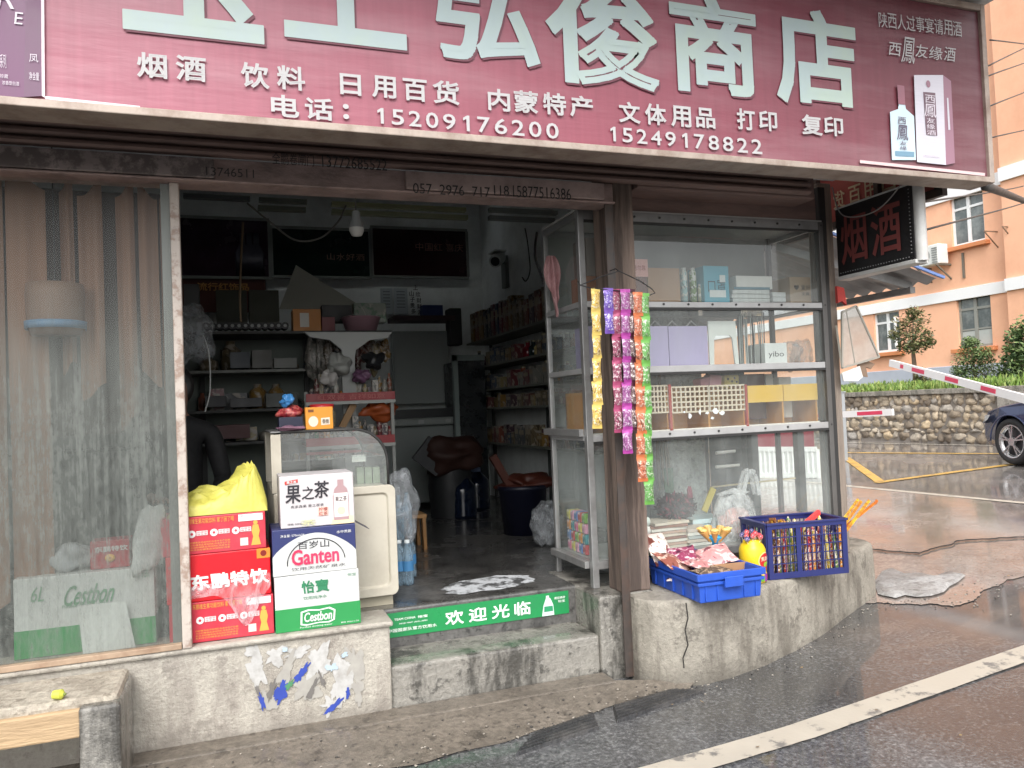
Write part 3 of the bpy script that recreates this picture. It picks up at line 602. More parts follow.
mb.poly([sp_(*q) for q in ((-60, 97), (24, 97), (26, -30), (-60, -30))], 7); mb.poly([sp_(*q) for q in ((24, 97), (42, 96), (41, -30), (26, -30))], 8)
mb.poly([sp_(*q, 1) for q in ((42, 96), (45, 98), (44, -30), (41, -30))], 9); mb.poly([sp_(*q) for q in ((45, 96), (140, 106), (140, 109), (45, 99))], 9)
mb.build('printed_picture', PIC, sg)
mb = MB()
for body, a, b_, t, bt, sh in (('西', 925, 935, 95, 103, .1), ('鳳', 924, 936, 104, 117, .1), ('友', 927, 935, 118, 123, 0), ('缘', 927, 935, 124, 129, 0), ('酒', 927, 936, 130, 135, 0), ('西凤酒业', 924, 941, 154, 157, 0), ('E', 14, 22, 12, 24, .1), ('系列', 0, 6, 54, 68, 0), ('珍藏', 0, 8, 74, 78, 0), ('浓香型白酒', 2, 19, 81, 85, 0), ('凤', 29, 38, 54, 62, 0), ('净含量', 29, 39, 72, 80, 0), ('R', -4, 14, -12, 8, .2)):
    x0, x1, z0, z1 = pbox(a, b_, t, bt, YT - .006); mb.ftext(body, x0, x1, z0, z1, YT - .005, 0, .01, sh)
mb.build('picture_lettering', hm('d8cfd8', .5), sg)
mb = MB()
for body, a, b_, t, bt in (('西', 898, 906, 117, 124), ('鳳', 897, 908, 125, 140), ('友', 900, 907, 141, 145), ('缘', 900, 907, 146, 150)):
    x0, x1, z0, z1 = pbox(a, b_, t, bt, YT - .006); mb.ftext(body, x0, x1, z0, z1, YT - .005, 0, .008, .1)
mb.build('picture_lettering', hm('5b4a60', .5), sg)

# ------------------------------------------------------------------ side banner seen from behind
XB = 4.02
sb = thing('side_signboard', 'pink translucent side banner seen from behind with mirrored characters', 'signboard', (XB, 4.4, 2.8))
mb = MB(); mb.grid(lambda u, v: Vector((XB, 3.42 + 3.0 * u, 2.80 + .9 * v)), 8, 4)
mb.build('banner', mat('banner_back', hexc('b4574f'), .6, .12, 4), sb)
mb = MB()
for i, ch in enumerate('货百用日'):
    y0 = 4.34 - i * .145; mb.text(ch, (XB - .009, y0 - .11, 2.885), (0, 1, 0), (0, 0, 1), .11, .12, 0, .024)
mb.build('mirrored_lettering', hm('d9c7a4', .6), sb)
mb = MB()
for y in (3.44, 3.9, 4.45, 5.1): mb.box(XB - .05, XB - .015, y, y + .035, 2.78, 3.72)
mb.box(XB - .05, XB - .01, 3.42, 6.4, 2.74, 2.79); mb.build('frame', IRON, sb)

# ------------------------------------------------------------------ LED sign
XL = 3.76; ya, yb = 3.44, 4.06
led = thing('led_sign', 'dark LED sign box with dim red characters projecting from the right post', 'sign', (XL, 3.75, 2.35))
mb = MB(); mb.box(XL + .004, XL + .09, ya + .012, yb, 2.36, 2.80); mb.build('case', mat('led_black', (.012, .011, .012), .45, .3, 40), led)
mb = MB(); mb.cyl((XL + .045, ya, 2.35), (XL + .045, ya, 2.80), .034, n=16); mb.box(XL - .004, XL + .095, ya, yb, 2.335, 2.36); mb.box(XL, XL + .09, ya + .01, yb, 2.80, 2.812); mb.build('trim', mat('led_trim_white', (.62, .62, .60), .4, .1, 8, (.3, .28, .25), .5), led, .004)
mb = MB()
for ch, y0, y1 in (('烟', 4.02, 3.80), ('酒', 3.765, 3.535)): mb.text(ch, (XL, y0, 2.43), (0, -1, 0), (0, 0, 1), y0 - y1, .31, 0, .022)
mb.build('lettering', mat('led_red', (.20, .05, .045), .6, .25, 80), led)
mb = MB()
for i in range(28):
    mb.obox((XL + .002, ya + .03 + i * .021, 2.38), (.004, .005, .005)); 
for i in range(19): mb.obox((XL + .002, ya + .03, 2.38 + i * .022), (.004, .005, .005))
mb.build('led_dots', mat('led_dot', (.25, .25, .25), .5), led)
# wires round the sign end
def cable(name, pts, r, m, label, n=14):
    P = [Vector(p) for p in pts]; out = []
    for i in range(len(P) - 1):
        p0, p1, p2, p3 = P[max(i - 1, 0)], P[i], P[i + 1], P[min(i + 2, len(P) - 1)]
        for k in range(n):
            t = k / n; out.append(.5 * ((2 * p1) + (p2 - p0) * t + (2 * p0 - 5 * p1 + 4 * p2 - p3) * t * t + (3 * p1 - p0 - 3 * p2 + p3) * t ** 3))
    out.append(P[-1]); mb = MB(); mb.tube(out, r, 5); return tag(mb.build(name, m), label, 'cable')
BLK = mat('black_cable', (.015, .015, .016), .5, .2)
cable('cable', [(3.74, 3.46, 2.9), (3.73, 3.5, 2.8), (3.73, 3.7, 2.7), (3.72, 3.95, 2.74), (3.74, 4.05, 2.95)], .004, mat('grey_cable', (.3, .29, .28), .5), 'thin grey wire looped over the face of the LED sign')

# ------------------------------------------------------------------ lean-to roof
lt = thing('lean_to_roof', 'small corrugated metal lean-to roof with blue edge beside the shop post', 'roof', (4.4, 5, 2.4))
cor = at(940, 280, 4.55); XE, ZE = cor.x, cor.z
mb = MB(); X0 = 3.82; Z0 = ZE + (XE - X0) * .30
nr = 120
def ltf(u, v):
    return Vector((X0 + (XE - X0) * v, 4.55 + 4.2 * u, Z0 + (ZE - Z0) * v + .018 * math.sin(u * 2 * math.pi * 26)))
mb.grid(ltf, 208, 4); mb.build('corrugated_sheet', mat('grey_corrugated', (.40, .41, .42), .5, .15, 5, (.2, .19, .18), .5), lt)
mb = MB(); mb.bar((X0, 4.54, Z0 + .012), (XE + .03, 4.54, ZE + .018), .02, .02); mb.build('edge_trim', mat('blue_edge', (.16, .26, .55), .5), lt)
mb = MB(); mb.bar((X0, 4.75, Z0 - .16), (XE - .1, 4.75, ZE - .02), .05, .06); mb.bar((X0, 7.6, Z0 - .1), (XE - .1, 7.6, ZE - .03), .05, .06); mb.bar((XE - .12, 4.7, ZE - .055), (XE - .12, 8.7, ZE - .055), .05, .05); mb.build('rafter', ALUD, lt)
mb = MB(); mb.box(XE - .16, XE - .11, 8.6, 8.66, .2, ZE - .05); mb.box(3.84, 3.9, 6.3, 6.36, .2, Z0 - .05); mb.build('support_post', IRON, lt)

# ------------------------------------------------------------------ things hung on the right post
fr = thing('mesh_screen', 'grey wire mesh screen panel hanging crooked from the right post', 'screen', (3.9, 4.06, 1.7))
q = [at(x, y, 4.05) for x, y in ((842, 312), (856, 306), (879, 357), (842, 368))]
mb = MB(); mb.poly(q)
def m_mesh():
    m = bpy.data.materials.new('wire_mesh'); m.use_nodes = True; n = m.node_tree.nodes; l = m.node_tree.links; n.clear()
    o = n.new('ShaderNodeOutputMaterial'); tr = n.new('ShaderNodeBsdfTransparent'); d = n.new('ShaderNodeBsdfDiffuse')
    t = noise_n(n, l, 6, 5, .6); c = mixc(n, l, t.outputs[0], (.38, .33, .28), (.66, .62, .57)); l.new(c, d.inputs[0])
    rp = ramp(n, [(.3, .6), (.7, .95)]); l.new(t.outputs[0], rp.inputs[0]); ms = n.new('ShaderNodeMixShader'); l.new(rp.outputs[0], ms.inputs[0]); l.new(tr.outputs[0], ms.inputs[1]); l.new(d.outputs[0], ms.inputs[2]); l.new(ms.outputs[0], o.inputs[0]); return m
mb.build('mesh', m_mesh(), fr)
mb = MB()
for i in range(4): mb.bar(q[i], q[(i + 1) % 4], .012, .012)
mb.bar(q[0].lerp(q[1], .3), q[3].lerp(q[2], .35), .006, .006); mb.bar(q[3], q[3] + Vector((-.01, .02, .28)), .01, .01); mb.build('frame', mat('mesh_frame', (.38, .36, .31), .5), fr)
mb = MB(); q = [at(x, y, 4.05) for x, y in ((837, 286), (844, 288), (847, 305), (842, 301), (838, 303))]
mb.add([*q, *[v + Vector((0, .02, 0)) for v in q]], [(0, 1, 2, 3, 4), (5, 6, 7, 8, 9)] + [(i, (i + 1) % 5, 5 + (i + 1) % 5, 5 + i) for i in range(5)])
tag(mb.build('red_cloth', mat('red_cloth', (.50, .06, .05), .8, .25, 20)), 'small red cloth hanging on the right post under the LED sign', 'cloth')
mb = MB(); q = [at(x, y, 4.045) for x, y in ((842, 373), (860, 366), (863, 377), (858, 381), (844, 381))]; mb.add([*q, *[v + Vector((0, .01, 0)) for v in q]], [tuple(range(5)), tuple(range(5, 10))] + [(i, (i + 1) % 5, 5 + (i + 1) % 5, 5 + i) for i in range(5)])
wp = mb.build('paper_card', hm('e4e2dc', .7)); tag(wp, 'white paper card tied below the hanging mesh screen', 'card')
mb = MB(); q = [at(x, y, 4.07) for x, y in ((858, 364), (866, 360), (875, 364), (871, 369), (866, 367), (868, 377), (860, 376))]; mb.add([*q, *[v + Vector((0, .012, 0)) for v in q]], [tuple(range(7)), tuple(range(7, 14))] + [(i, (i + 1) % 7, 7 + (i + 1) % 7, 7 + i) for i in range(7)])
tag(mb.build('cardboard_scrap', hm('8d7663', .8, .3)), 'brown cardboard scraps hanging beside the white paper card', 'cardboard')

# ------------------------------------------------------------------ hazy plastic window panel
def m_haze():
    m = bpy.data.materials.new('scratched_plastic'); m.use_nodes = True; n = m.node_tree.nodes; l = m.node_tree.links; n.clear()
    o = n.new('ShaderNodeOutputMaterial'); tr = n.new('ShaderNodeBsdfTransparent'); tr.inputs[0].default_value = (.92, .95, .93, 1); df = n.new('ShaderNodeBsdfDiffuse'); co = world_pos(n)
    a = noise_n(n, l, 10, 7, .72, co, (4.5, 1, .13)); d = noise_n(n, l, 2.2, 6, .7, co); f = noise_n(n, l, 55, 4, .7, co, (1, 1, .4))
    c = mixc(n, l, d.outputs[0], (.085, .093, .085), (.22, .235, .215)); l.new(c, df.inputs[0])
    sp = n.new('ShaderNodeSeparateXYZ'); l.new(co, sp.inputs[0]); mr = n.new('ShaderNodeMapRange'); mr.inputs['From Min'].default_value = 2.45; mr.inputs['From Max'].default_value = 1.6; mr.inputs['To Min'].default_value = .035; mr.inputs['To Max'].default_value = .72; mr.interpolation_type = 'SMOOTHSTEP'
    wob = n.new('ShaderNodeMath'); wob.operation = 'MULTIPLY_ADD'; wob.inputs[1].default_value = .5; wob.inputs[2].default_value = -.25; l.new(f.outputs[0], wob.inputs[0]); ad = n.new('ShaderNodeMath'); ad.operation = 'ADD'; l.new(wob.outputs[0], ad.inputs[0]); l.new(sp.outputs[2], ad.inputs[1]); l.new(ad.outputs[0], mr.inputs['Value'])
    r1 = ramp(n, [(.32, .45), (.68, 1.25)]); l.new(a.outputs[0], r1.inputs[0]); r2 = ramp(n, [(.35, .75), (.65, 1.25)]); l.new(f.outputs[0], r2.inputs[0])
    m1 = n.new('ShaderNodeMath'); m1.operation = 'MULTIPLY'; l.new(mr.outputs[0], m1.inputs[0]); l.new(r1.outputs[0], m1.inputs[1]); m2 = n.new('ShaderNodeMath'); m2.operation = 'MULTIPLY'; l.new(m1.outputs[0], m2.inputs[0]); l.new(r2.outputs[0], m2.inputs[1])
    lowf = n.new('ShaderNodeMapRange'); lowf.inputs['From Min'].default_value = .75; lowf.inputs['From Max'].default_value = 1.25; lowf.inputs['To Min'].default_value = .72; lowf.inputs['To Max'].default_value = 1; l.new(ad.outputs[0], lowf.inputs['Value'])
    m3 = n.new('ShaderNodeMath'); m3.operation = 'MULTIPLY'; m3.use_clamp = True; l.new(m2.outputs[0], m3.inputs[0]); l.new(lowf.outputs[0], m3.inputs[1])
    ms = n.new('ShaderNodeMixShader'); l.new(m3.outputs[0], ms.inputs[0]); l.new(tr.outputs[0], ms.inputs[1]); l.new(df.outputs[0], ms.inputs[2])
    gl = n.new('ShaderNodeBsdfGlossy'); gl.inputs['Roughness'].default_value = .38; fr_ = schlick(n, l, .03)
    m4 = n.new('ShaderNodeMixShader'); l.new(fr_.outputs[0], m4.inputs[0]); l.new(ms.outputs[0], m4.inputs[1]); l.new(gl.outputs[0], m4.inputs[2]); l.new(m4.outputs[0], o.inputs[0]); return m
win = thing('plastic_window', 'tall scratched clear plastic window panel with a pale post, left of the doorway', 'window', (-1.5, FY, .575))
mb = MB(); mb.grid(lambda u, v: Vector((-6 + 5.755 * u, FY + .01, .60 + 2.08 * v)), 40, 12); mb.build('pane', m_haze(), win)
CREAM = mat('chipped_cream_post', (.48, .42, .37), .6, .2, 20, (.24, .15, .11), .75, 14, dsharp=(.5, .6))
mb = MB(); mb.box(-.245, -.205, FY - .02, FY + .035, .578, 2.685); mb.build('post', CREAM, win, .005)
mb = MB(); mb.box(-.285, -.247, FY + .012, FY + .05, .60, 2.685); mb.build('side_seal', mat('seal_grey', (.22, .22, .21), .6, .2), win)
mb = MB(); mb.box(-6, -.247, FY - .022, FY + .03, .578, .603); mb.build('sill', mat('rusty_sill', (.36, .26, .18), .7, .3, 14, (.18, .09, .05), .8, 8), win, .003)
# slatted curtain behind the panel
cu = thing('brown_curtain', 'brown slatted curtain hanging behind the scratched plastic panel', 'curtain', (-.7, 4.05, .7))
CUM = mat('curtain_brown', (.25, .135, .085), .8, .3, 14, (.16, .095, .07), .7, 5, stretch=(1, 1, .06))
edges = [(-40, 4, .8), (7, 48, .85), (62, 75, 1.85), (80, 104, 1.75), (118, 136, 1.6), (140, 160, 1.8), (162, 170, 1.7), (-110, -60, .8), (-58, -44, .8), (-210, -116, .8), (-300, -216, .8), (-420, -308, .85), (-600, -430, .8)]
for a, b_, zb in edges:
    x0, x1 = at(a, 300, 4.05).x, at(b_, 300, 4.05).x; mb = MB()
    mb.grid(lambda u, v: Vector((x0 + (x1 - x0) * u, 4.05 + .012 * math.sin(u * 9 + a) + .006 * math.sin(v * 5 + a), zb + .04 * math.sin(u * 3 + a) + (2.7 - zb) * v)), 10, 12); mb.build('slat', CUM, cu)
mb = MB(); x0, x1 = at(-620, 300, 4.09).x, at(172, 300, 4.09).x; mb.grid(lambda u, v: Vector((x0 + (x1 - x0) * u, 4.09 + .01 * math.sin(u * 30), 1.55 + 1.15 * v)), 30, 2); mb.build('gap_shade_sheet', mat('gap_shade_dark', (.04, .032, .028), .9, .3, 8), cu)  # dark sheet added so the gaps between slats look shaded
# stored things behind the panel
YW = 3.99
def carton(name, label, x0, x1, z0, z1, y0, dep, m_side, parent_group=None, cat='carton'):
    t = thing(name, label, cat, ((x0 + x1) / 2, y0 + dep / 2, z0), parent_group); t.rotation_euler = (0, R(rnd.uniform(-.25, .25)), R(rnd.uniform(-.9, .9)))
    mb = MB(); mb.box(x0, x1, y0, y0 + dep, z0, z1); mb.build('box', m_side, t, .004); return t
GREEN_C = mat('carton_green', hexc('2b8a4a'), .45, .1, 12); WHITE_C = mat('carton_white', (.56, .57, .555), .5, .07, 7, (.46, .46, .44), .5, 3)
GRN_T = hm('2f7a55', .5); WHT_T = hm('dcdcda', .45, .04)
x0, x1, z0, z1 = pbox(14, 156, 573, 664, YW)
t = carton('water_carton', 'large white and green water carton seen through the plastic panel', x0, x1, .58, z1, YW, .28, WHITE_C)
zm = at(85, 624, YW).z
mb = MB(); mb.box(x0 - .001, x1 + .001, YW - .002, YW + .281, .582, zm); mb.build('green_band', GREEN_C, t)
mb = MB(); a = pbox(30, 44, 587, 602, YW - .003); mb.ftext('6L', *a[:2], *a[2:], YW - .004, 0, .01, .2)
a = pbox(62, 112, 584, 604, YW - .003); mb.ftext('Cestbon', *a[:2], *a[2:], YW - .004, 0, .02, .3); a = pbox(62, 108, 603, 607, YW - .003); mb.ftext('Purified drinking water', *a[:2], *a[2:], YW - .004, 0, .01, .2); a = pbox(138, 150, 567, 577, YW - .003); mb.ftext('怡宝', *a[:2], *a[2:], YW - .004, 0, .01)
mb.build('lettering', hm('5f8f6e', .5), t)
a = pbox(90, 130, 538, 566, YW + .05)
t = carton('red_pack', 'small red carton standing on the white water carton behind the panel', a[0], a[1], z1 + .002, z1 + .002 + (a[3] - a[2]), YW + .05, .12, hm('a01c2a', .5))
mb = MB(); b_ = pbox(95, 128, 546, 551, YW + .048); mb.ftext('东鹏特饮', b_[0], b_[1], z1 + .08, z1 + .105, YW + .047, 0, .03); mb.build('lettering', WHT_T, t)
mb = MB(); mb.lathe([(.003, 0), (.018, 0), (.018, .002), (.003, .002)], (0, 0, 0), 14); mb.v = [Vector(((a[0] + a[1]) / 2 + v.x * 1.2, YW + .047 - v.z, z1 + .05 + v.y)) for v in mb.v]; mb.build('emblem', hm('d8a03a', .5), t)
q = [at(x, y, YW - .03) for x, y in ((77, 606), (126, 601), (129, 625), (137, 654), (83, 655), (79, 630))]
mb = MB(); mb.poly(q); mb.f = []; mb.m = []; mb.sm = []; mb.v = []
mb.grid(lambda u, v: q[0].lerp(q[1], u).lerp(q[4].lerp(q[3], u), v) + Vector((0, .008 * math.sin(u * 4 + v * 3), 0)), 8, 8)
tag(mb.build('paper_sheet', hm('c9cbc8', .7, .05)), 'blank white paper sheet taped over the carton behind the panel', 'paper')
c = at(149, 538, YW - .02); mb = MB(); mb.blob(c, (.065, .03, .15), 3, .22, 14, 12); mb.v = [Vector((v.x + (v.z - c.z) * .18, v.y, v.z)) for v in mb.v]
tag(mb.build('plastic_bag', mat('bag_white_matt', (.62, .63, .62), .5, .12, 10, bump=.3, bscale=14)), 'white plastic bag squeezed between the panel and the red cartons', 'bag')
c = at(73, 550, YW + .1); mb = MB(); c.z = z1 + .065; mb.blob(c, (.075, .06, .065), 8, .25); tag(mb.build('crumpled_bag', mat('grey_bag', (.36, .37, .38), .6, .3, 14)), 'crumpled grey bag lying on the white water carton', 'bag')
c = at(56, 322, 4.0); mb = MB(); mb.lathe([(.0, -.06), (.10, -.06), (.115, .0), (.12, .12), (.115, .17), (.0, .17)], c, 20, 0); mb.lathe([(.122, -.035), (.1235, -.035), (.1255, .0), (.124, .0)], c, 20, 1)  # tub added to stand in for a faint reflection on the panel
tag(mb.build('reflection_tub', [mat('reflection_tub_brown', (.20, .125, .09), .6), hm('5f7f9c', .5)]), 'round tub with a pale blue band added behind the scratched panel in place of a reflection', 'tub')
mb = MB(); mb.cyl((c.x, c.y, c.z + .17), (c.x, c.y, 2.9), .003); tag(mb.build('cable', BLK), 'thin cord added to hold the reflection tub behind the scratched panel', 'cable')
# ------------------------------------------------------------------ cartons in the doorway
Y1 = 3.88; RED = hexc('c3283a')
REDM = mat('carton_red', hexc('bf2f40'), .42, .08, 14, (.42, .09, .11), .5, 5); REDB = mat('carton_bright_red', hexc('c90f1f'), .4, .06, 14)
GOLD = hm('d7a24a', .45)
def px_face(px0, px1, py0, py1, Y): return pbox(px0, px1, py0, py1, Y)
def disc(mb, c, r, mi, Y, n=14, sx=1): mb.poly([(c[0] + r * sx * math.cos(t), Y, c[1] + r * math.sin(t)) for t in (-2 * math.pi * i / n for i in range(n))], mi)
zs = [.58, .765, .982, 1.155]
xr0, xr1 = -.305, .148
for k in range(3):
    lab = ['red drink carton at the bottom of the stack, half covered by clear film', 'bright red drink carton with big white characters, middle of the stack', 'red drink carton with three white dots on top of the stack under the yellow sack'][k]
    dx = (.004, -.004, -.02)[k]; X0_, X1_ = xr0 + dx, xr1 + dx
    t = carton('red_drink_carton', lab, X0_, X1_, zs[k] + .0015, zs[k + 1], Y1, .27, REDB if k == 1 else REDM, 'red drink cartons stacked beside the doorway'); Yt = Y1 - .0025
    z0, z1 = zs[k], zs[k + 1]; w = X1_ - X0_; h = z1 - z0; mb = MB()
    if k == 1:
        for i, ch in enumerate('东鹏特饮'): mb.ftext(ch, X0_ + .105 + i * .086, X0_ + .105 + i * .086 + .082, z0 + .055, z0 + .125, Yt, 0, .045, -.12)
        mb.build('lettering', WHT_T, t)
        mb = MB(); mb.poly([(X1_ - .06, Yt, z1 - .045), (X1_, Yt, z1 - .045), (X1_, Yt, z1), (X1_ - .06, Yt, z1)][::1]); disc(mb, (X1_ - .03, z1 - .022), .014, 1, Yt - .0015); mb.build('corner_label', [hm('d9812b', .5), hm('7a1a10', .5)], t)
    else:
        for i in range(3):
            cx = X0_ + .13 + i * .095; disc(mb, (cx, z0 + h * .55), .017, 0, Yt); disc(mb, (cx, z0 + h * .55), .006, 1, Yt - .001)
            mb.poly([(cx + .02, Yt, z0 + h * .50), (cx + .068, Yt, z0 + h * .50), (cx + .068, Yt, z0 + h * .62), (cx + .02, Yt, z0 + h * .62)], 0)
            mb.ftext('抗疲劳', cx + .023, cx + .066, z0 + h * .565, z0 + h * .61, Yt - .001, 1, .0); mb.ftext('维生素', cx + .023, cx + .066, z0 + h * .51, z0 + h * .555, Yt - .001, 1, .0)
        mb.poly([(X1_ - .12, Yt, z1 - .038), (X1_ - .012, Yt, z1 - .038), (X1_ - .012, Yt, z1 - .006), (X1_ - .12, Yt, z1 - .006)], 0)
        mb.ftext('12', X1_ - .114, X1_ - .1, z1 - .018, z1 - .009, Yt - .001, 1, .0)
        mb.build('white_marks', [WHT_T, REDM], t)
        mb = MB(); mb.ftext('东鹏维生素功能饮料 累了困了喝', X0_ + .1, X1_ - .14, z1 - .032, z1 - .008, Yt, 0, .01)
        for j in range(4): mb.ftext('配料水白砂糖食品添加剂贮存条件生产日期'[j:j + 14 + j], X0_ + .11, X1_ - .16, z0 + .018 + j * .011, z0 + .026 + j * .011, Yt, 0, .0)
        mb.flush('gold_lettering', GOLD, t)
        # gold trophy print
        cx = X1_ - .045; mb.poly([(cx - .022, Yt, z0 + .02), (cx + .022, Yt, z0 + .02), (cx + .012, Yt, z0 + .06), (cx + .018, Yt, z0 + .085), (cx + .012, Yt, z0 + .115), (cx - .012, Yt, z0 + .115), (cx - .018, Yt, z0 + .085), (cx - .012, Yt, z0 + .06)]); disc(mb, (cx, z0 + .125), .01, 0, Yt)
        mb.build('gold_print', GOLD, t)
        mb = MB(); mb.box(X1_ - .115, X1_ - .08, Yt - .0005, Yt, z0 + .022, z0 + .058); mb.build('white_square', hm('e8c9c2', .5), t)
# yellow sack
c = Vector((-.05, 4.0, 1.157)); mb = MB()
def sack(u, v):
    t = 2 * math.pi * u; d = Vector((math.cos(t), math.sin(t), 0)); x = c.x + d.x * .20 * math.sin(math.pi * min(v, .999)) ** .6; 
    y = c.y + d.y * .12 * math.sin(math.pi * v) ** .6
    prof = .012 + .125 * math.exp(-((x - .03) / .13) ** 2) * math.sin(math.pi * v * .5) if v > .5 else .0
    z = c.z + (prof if v > .5 else .004)
    z += .03 * noise.noise(Vector((x * 16, y * 16, 4))) * (1 if v > .55 else 0) + .012 * noise.noise(Vector((x * 40, y * 40, 1))) * (1 if v > .55 else 0)
    return Vector((x, y, z))
def sackf(u, v):
    x = -.30 + .44 * u; y = 3.885 + .25 * v
    hh = .045 + .05 * max(0, min(1, (x + .30) / .12)) + .10 * max(0, 1 - abs(x - .06) / .13) ** 1.0
    edge_ = min(1, 5.5 * min(u, 1 - u)) * min(1, 6 * min(v, 1 - v)); edge_ = max(0, edge_) ** .55
    z = 1.158 + hh * edge_ * (1 + .35 * noise.noise(Vector((x * 9 + y * 5, y * 6, 2)))) + edge_ * .020 * noise.noise(Vector((x * 34 + y * 24, y * 12, 1)))
    return Vector((x + .03 * math.sin(v * 5) * edge_, y, z))
def sackw(u, v):
    q = sackf(u, v); e = min(1, 6 * min(u, 1 - u)) * min(1, 6 * min(v, 1 - v))
    an = math.atan2(q.y - 3.97, q.x - .075); dist = math.hypot(q.x - .075, q.y - 3.97)
    r1 = 1 - abs(noise.noise(Vector((an * 3.2, dist * 3.5, 3)))) * 2.4; r2 = noise.noise(Vector((an * 7, dist * 6, 8))); r3 = noise.noise(Vector((q.x * 26, q.y * 26, q.z * 20)))
    return q + Vector((.0, -.010 * r1 * e, (.022 * r1 + .008 * r2 + .004 * r3 - .012) * e))
mb.grid(sackw, 110, 46); mb.grid(lambda u, v: Vector((-.28 + .40 * u, 3.89 + .23 * v, 1.1565)), 2, 2)
# tied corner sticking up
tip = at(254, 473, 3.98)
mb.grid(lambda u, v: Vector((.03 + .07 * (1 - v) * math.cos(2 * math.pi * u) + (tip.x - .03) * v, 3.97 + .05 * (1 - v * .9) * math.sin(2 * math.pi * u), 1.19 + (tip.z - 1.19) * v + .01 * math.sin(9 * u * 6.28) * (1 - v))) + Vector((.008 * noise.noise(Vector((u * 9, v * 4, 1))), .012 * math.sin(u * 25 + v * 3) * (1 - v * .5), 0)), 48, 16)
tag(mb.build('yellow_sack', mat('yellow_sack_plastic', (.55, .51, .10), .5, .22, 9, (.40, .37, .07), .4, 5, .25, 30)), 'crumpled yellow plastic sack lying on the red carton stack', 'sack')
# clear film drooping over the two lower red cartons
mb = MB(); A = [at(x, y, 3.862) for x, y in ((190, 590), (272, 573), (268, 600), (252, 625), (240, 630), (232, 615), (226, 600), (190, 600))]
mb.grid(lambda u, v: Vector((-.205 + .345 * u, 3.866 - .008 * abs(math.sin(u * 17 + v * 5)), .84 + .03 * u - (.055 + .17 * math.exp(-((u - .68) / .2) ** 2)) * v)), 24, 10)
tag(mb.build('plastic_film', film('carton_film', (.85, .72, .74), .34)), 'torn clear plastic film drooping over the lower red cartons', 'film')

# water and tea cartons beside
Y2 = 3.865
xa, xb = .16, .555
t = carton('water_carton', 'white carton with a green lower half, bottom of the stack by the steps', xa, xb, .58, .842, Y2, .27, WHITE_C); Yt = Y2 - .003
mb = MB(); mb.box(xa - .001, xb + .001, Y2 - .001, Y2 + .271, .581, .688); mb.build('green_band', GREEN_C, t)
mb = MB(); mb.ftext('怡', .285, .345, .752, .812, Yt, 0, .035, -.08); mb.ftext('寶', .35, .412, .752, .812, Yt, 0, .035, -.08); mb.ftext('饮用纯净水', .29, .40, .722, .738, Yt, 0, .01, -.05); mb.ftext('怡宝', .50, .54, .812, .826, Yt, 0, .0); mb.build('lettering', GRN_T, t)
mb = MB()
fr_ = [(.272, .606), (.30, .60), (.36, .606), (.405, .602), (.432, .612), (.437, .66), (.41, .676), (.36, .67), (.31, .676), (.275, .668)]
mb.poly([(x, Yt, z) for x, z in fr_], 0); cx, cz_ = .354, .638; mb.poly([(cx + (x - cx) * .9, Yt - .001, cz_ + (z - cz_) * .82) for x, z in fr_], 1)
mb.ftext('Cestbon', .288, .418, .618, .662, Yt - .002, 0, .03, .1); mb.ftext('Purified drinking water', .27, .42, .588, .598, Yt, 0, .01); mb.ftext('规格 555ml x 24', .46, .545, .59, .598, Yt, 0, .0)
mb.build('white_lettering', [WHT_T, GREEN_C], t)
xa, xb = .152, .543
NAVY = mat('carton_navy', hexc('2b3262'), .45, .08, 14)
t = carton('mineral_water_carton', 'white carton with navy corners and pink lettering, middle of the stack by the steps', xa, xb, .844, 1.062, Y2 + .004, .27, NAVY); Y3 = Y2 + .004 - .003
mb = MB(); mb.poly([(xa, Y3, .845)] + [(xa + (xb - xa) * u, Y3, .935 + .10 * math.sin(math.pi * u) ** .8) for u in [i / 20 for i in range(21)]] + [(xb, Y3, .845)]); mb.build('white_panel', WHITE_C, t)
mb = MB(); arc = [(.228 + .135 * 1.0 + .135 * math.cos(a_), Y3 - .002, .896 + .112 * math.sin(a_)) for a_ in [math.pi * (1.02 - i / 20 * 1.0) for i in range(21)]]; mb.tube([(x - .01, y, z) for x, y, z in arc], .0022, 4); mb.ftext('百岁山', .268, .415, .962, .998, Y3 - .001, 0, .02); mb.ftext('饮用天然矿泉水', .236, .49, .862, .878, Y3 - .001, 0, .0)
mb.build('black_lettering', hm('2d2a33', .5), t)
mb = MB(); mb.ftext('Ganten', .238, .46, .888, .962, Y3 - .0015, 0, .035); mb.build('pink_lettering', hm('cf3a60', .45), t)
mb = MB(); mb.ftext('净含量: 570mlx24', .19, .30, 1.025, 1.038, Y3, 0, .01); mb.ftext('水中贵族', .452, .522, 1.022, 1.036, Y3, 0, .02); mb.build('white_lettering', WHT_T, t)
xa, xb = .197, .545
TEAB = mat('tea_carton_white', hexc('c4bfc0'), .5, .06, 8)
t = carton('tea_carton', 'pale tea drink carton with black brush characters, top of the stack by the steps', xa, xb, 1.064, 1.312, Y2 + .012, .26, TEAB); Y4 = Y2 + .012 - .003
mb = MB(); mb.ftext('果', .222, .292, 1.182, 1.268, Y4, 0, .025, .05); mb.ftext('之', .298, .355, 1.196, 1.258, Y4, 0, .02, .05); mb.ftext('茶', .355, .425, 1.198, 1.28, Y4, 0, .025, .05); mb.ftext('真茶真果 果之茶香', .245, .40, 1.158, 1.172, Y4, 0, .01, .02); mb.ftext('规格: 500毫升x15瓶', .228, .345, 1.078, 1.088, Y4, 0, .0)
mb.build('black_lettering', hm('26232a', .5), t)
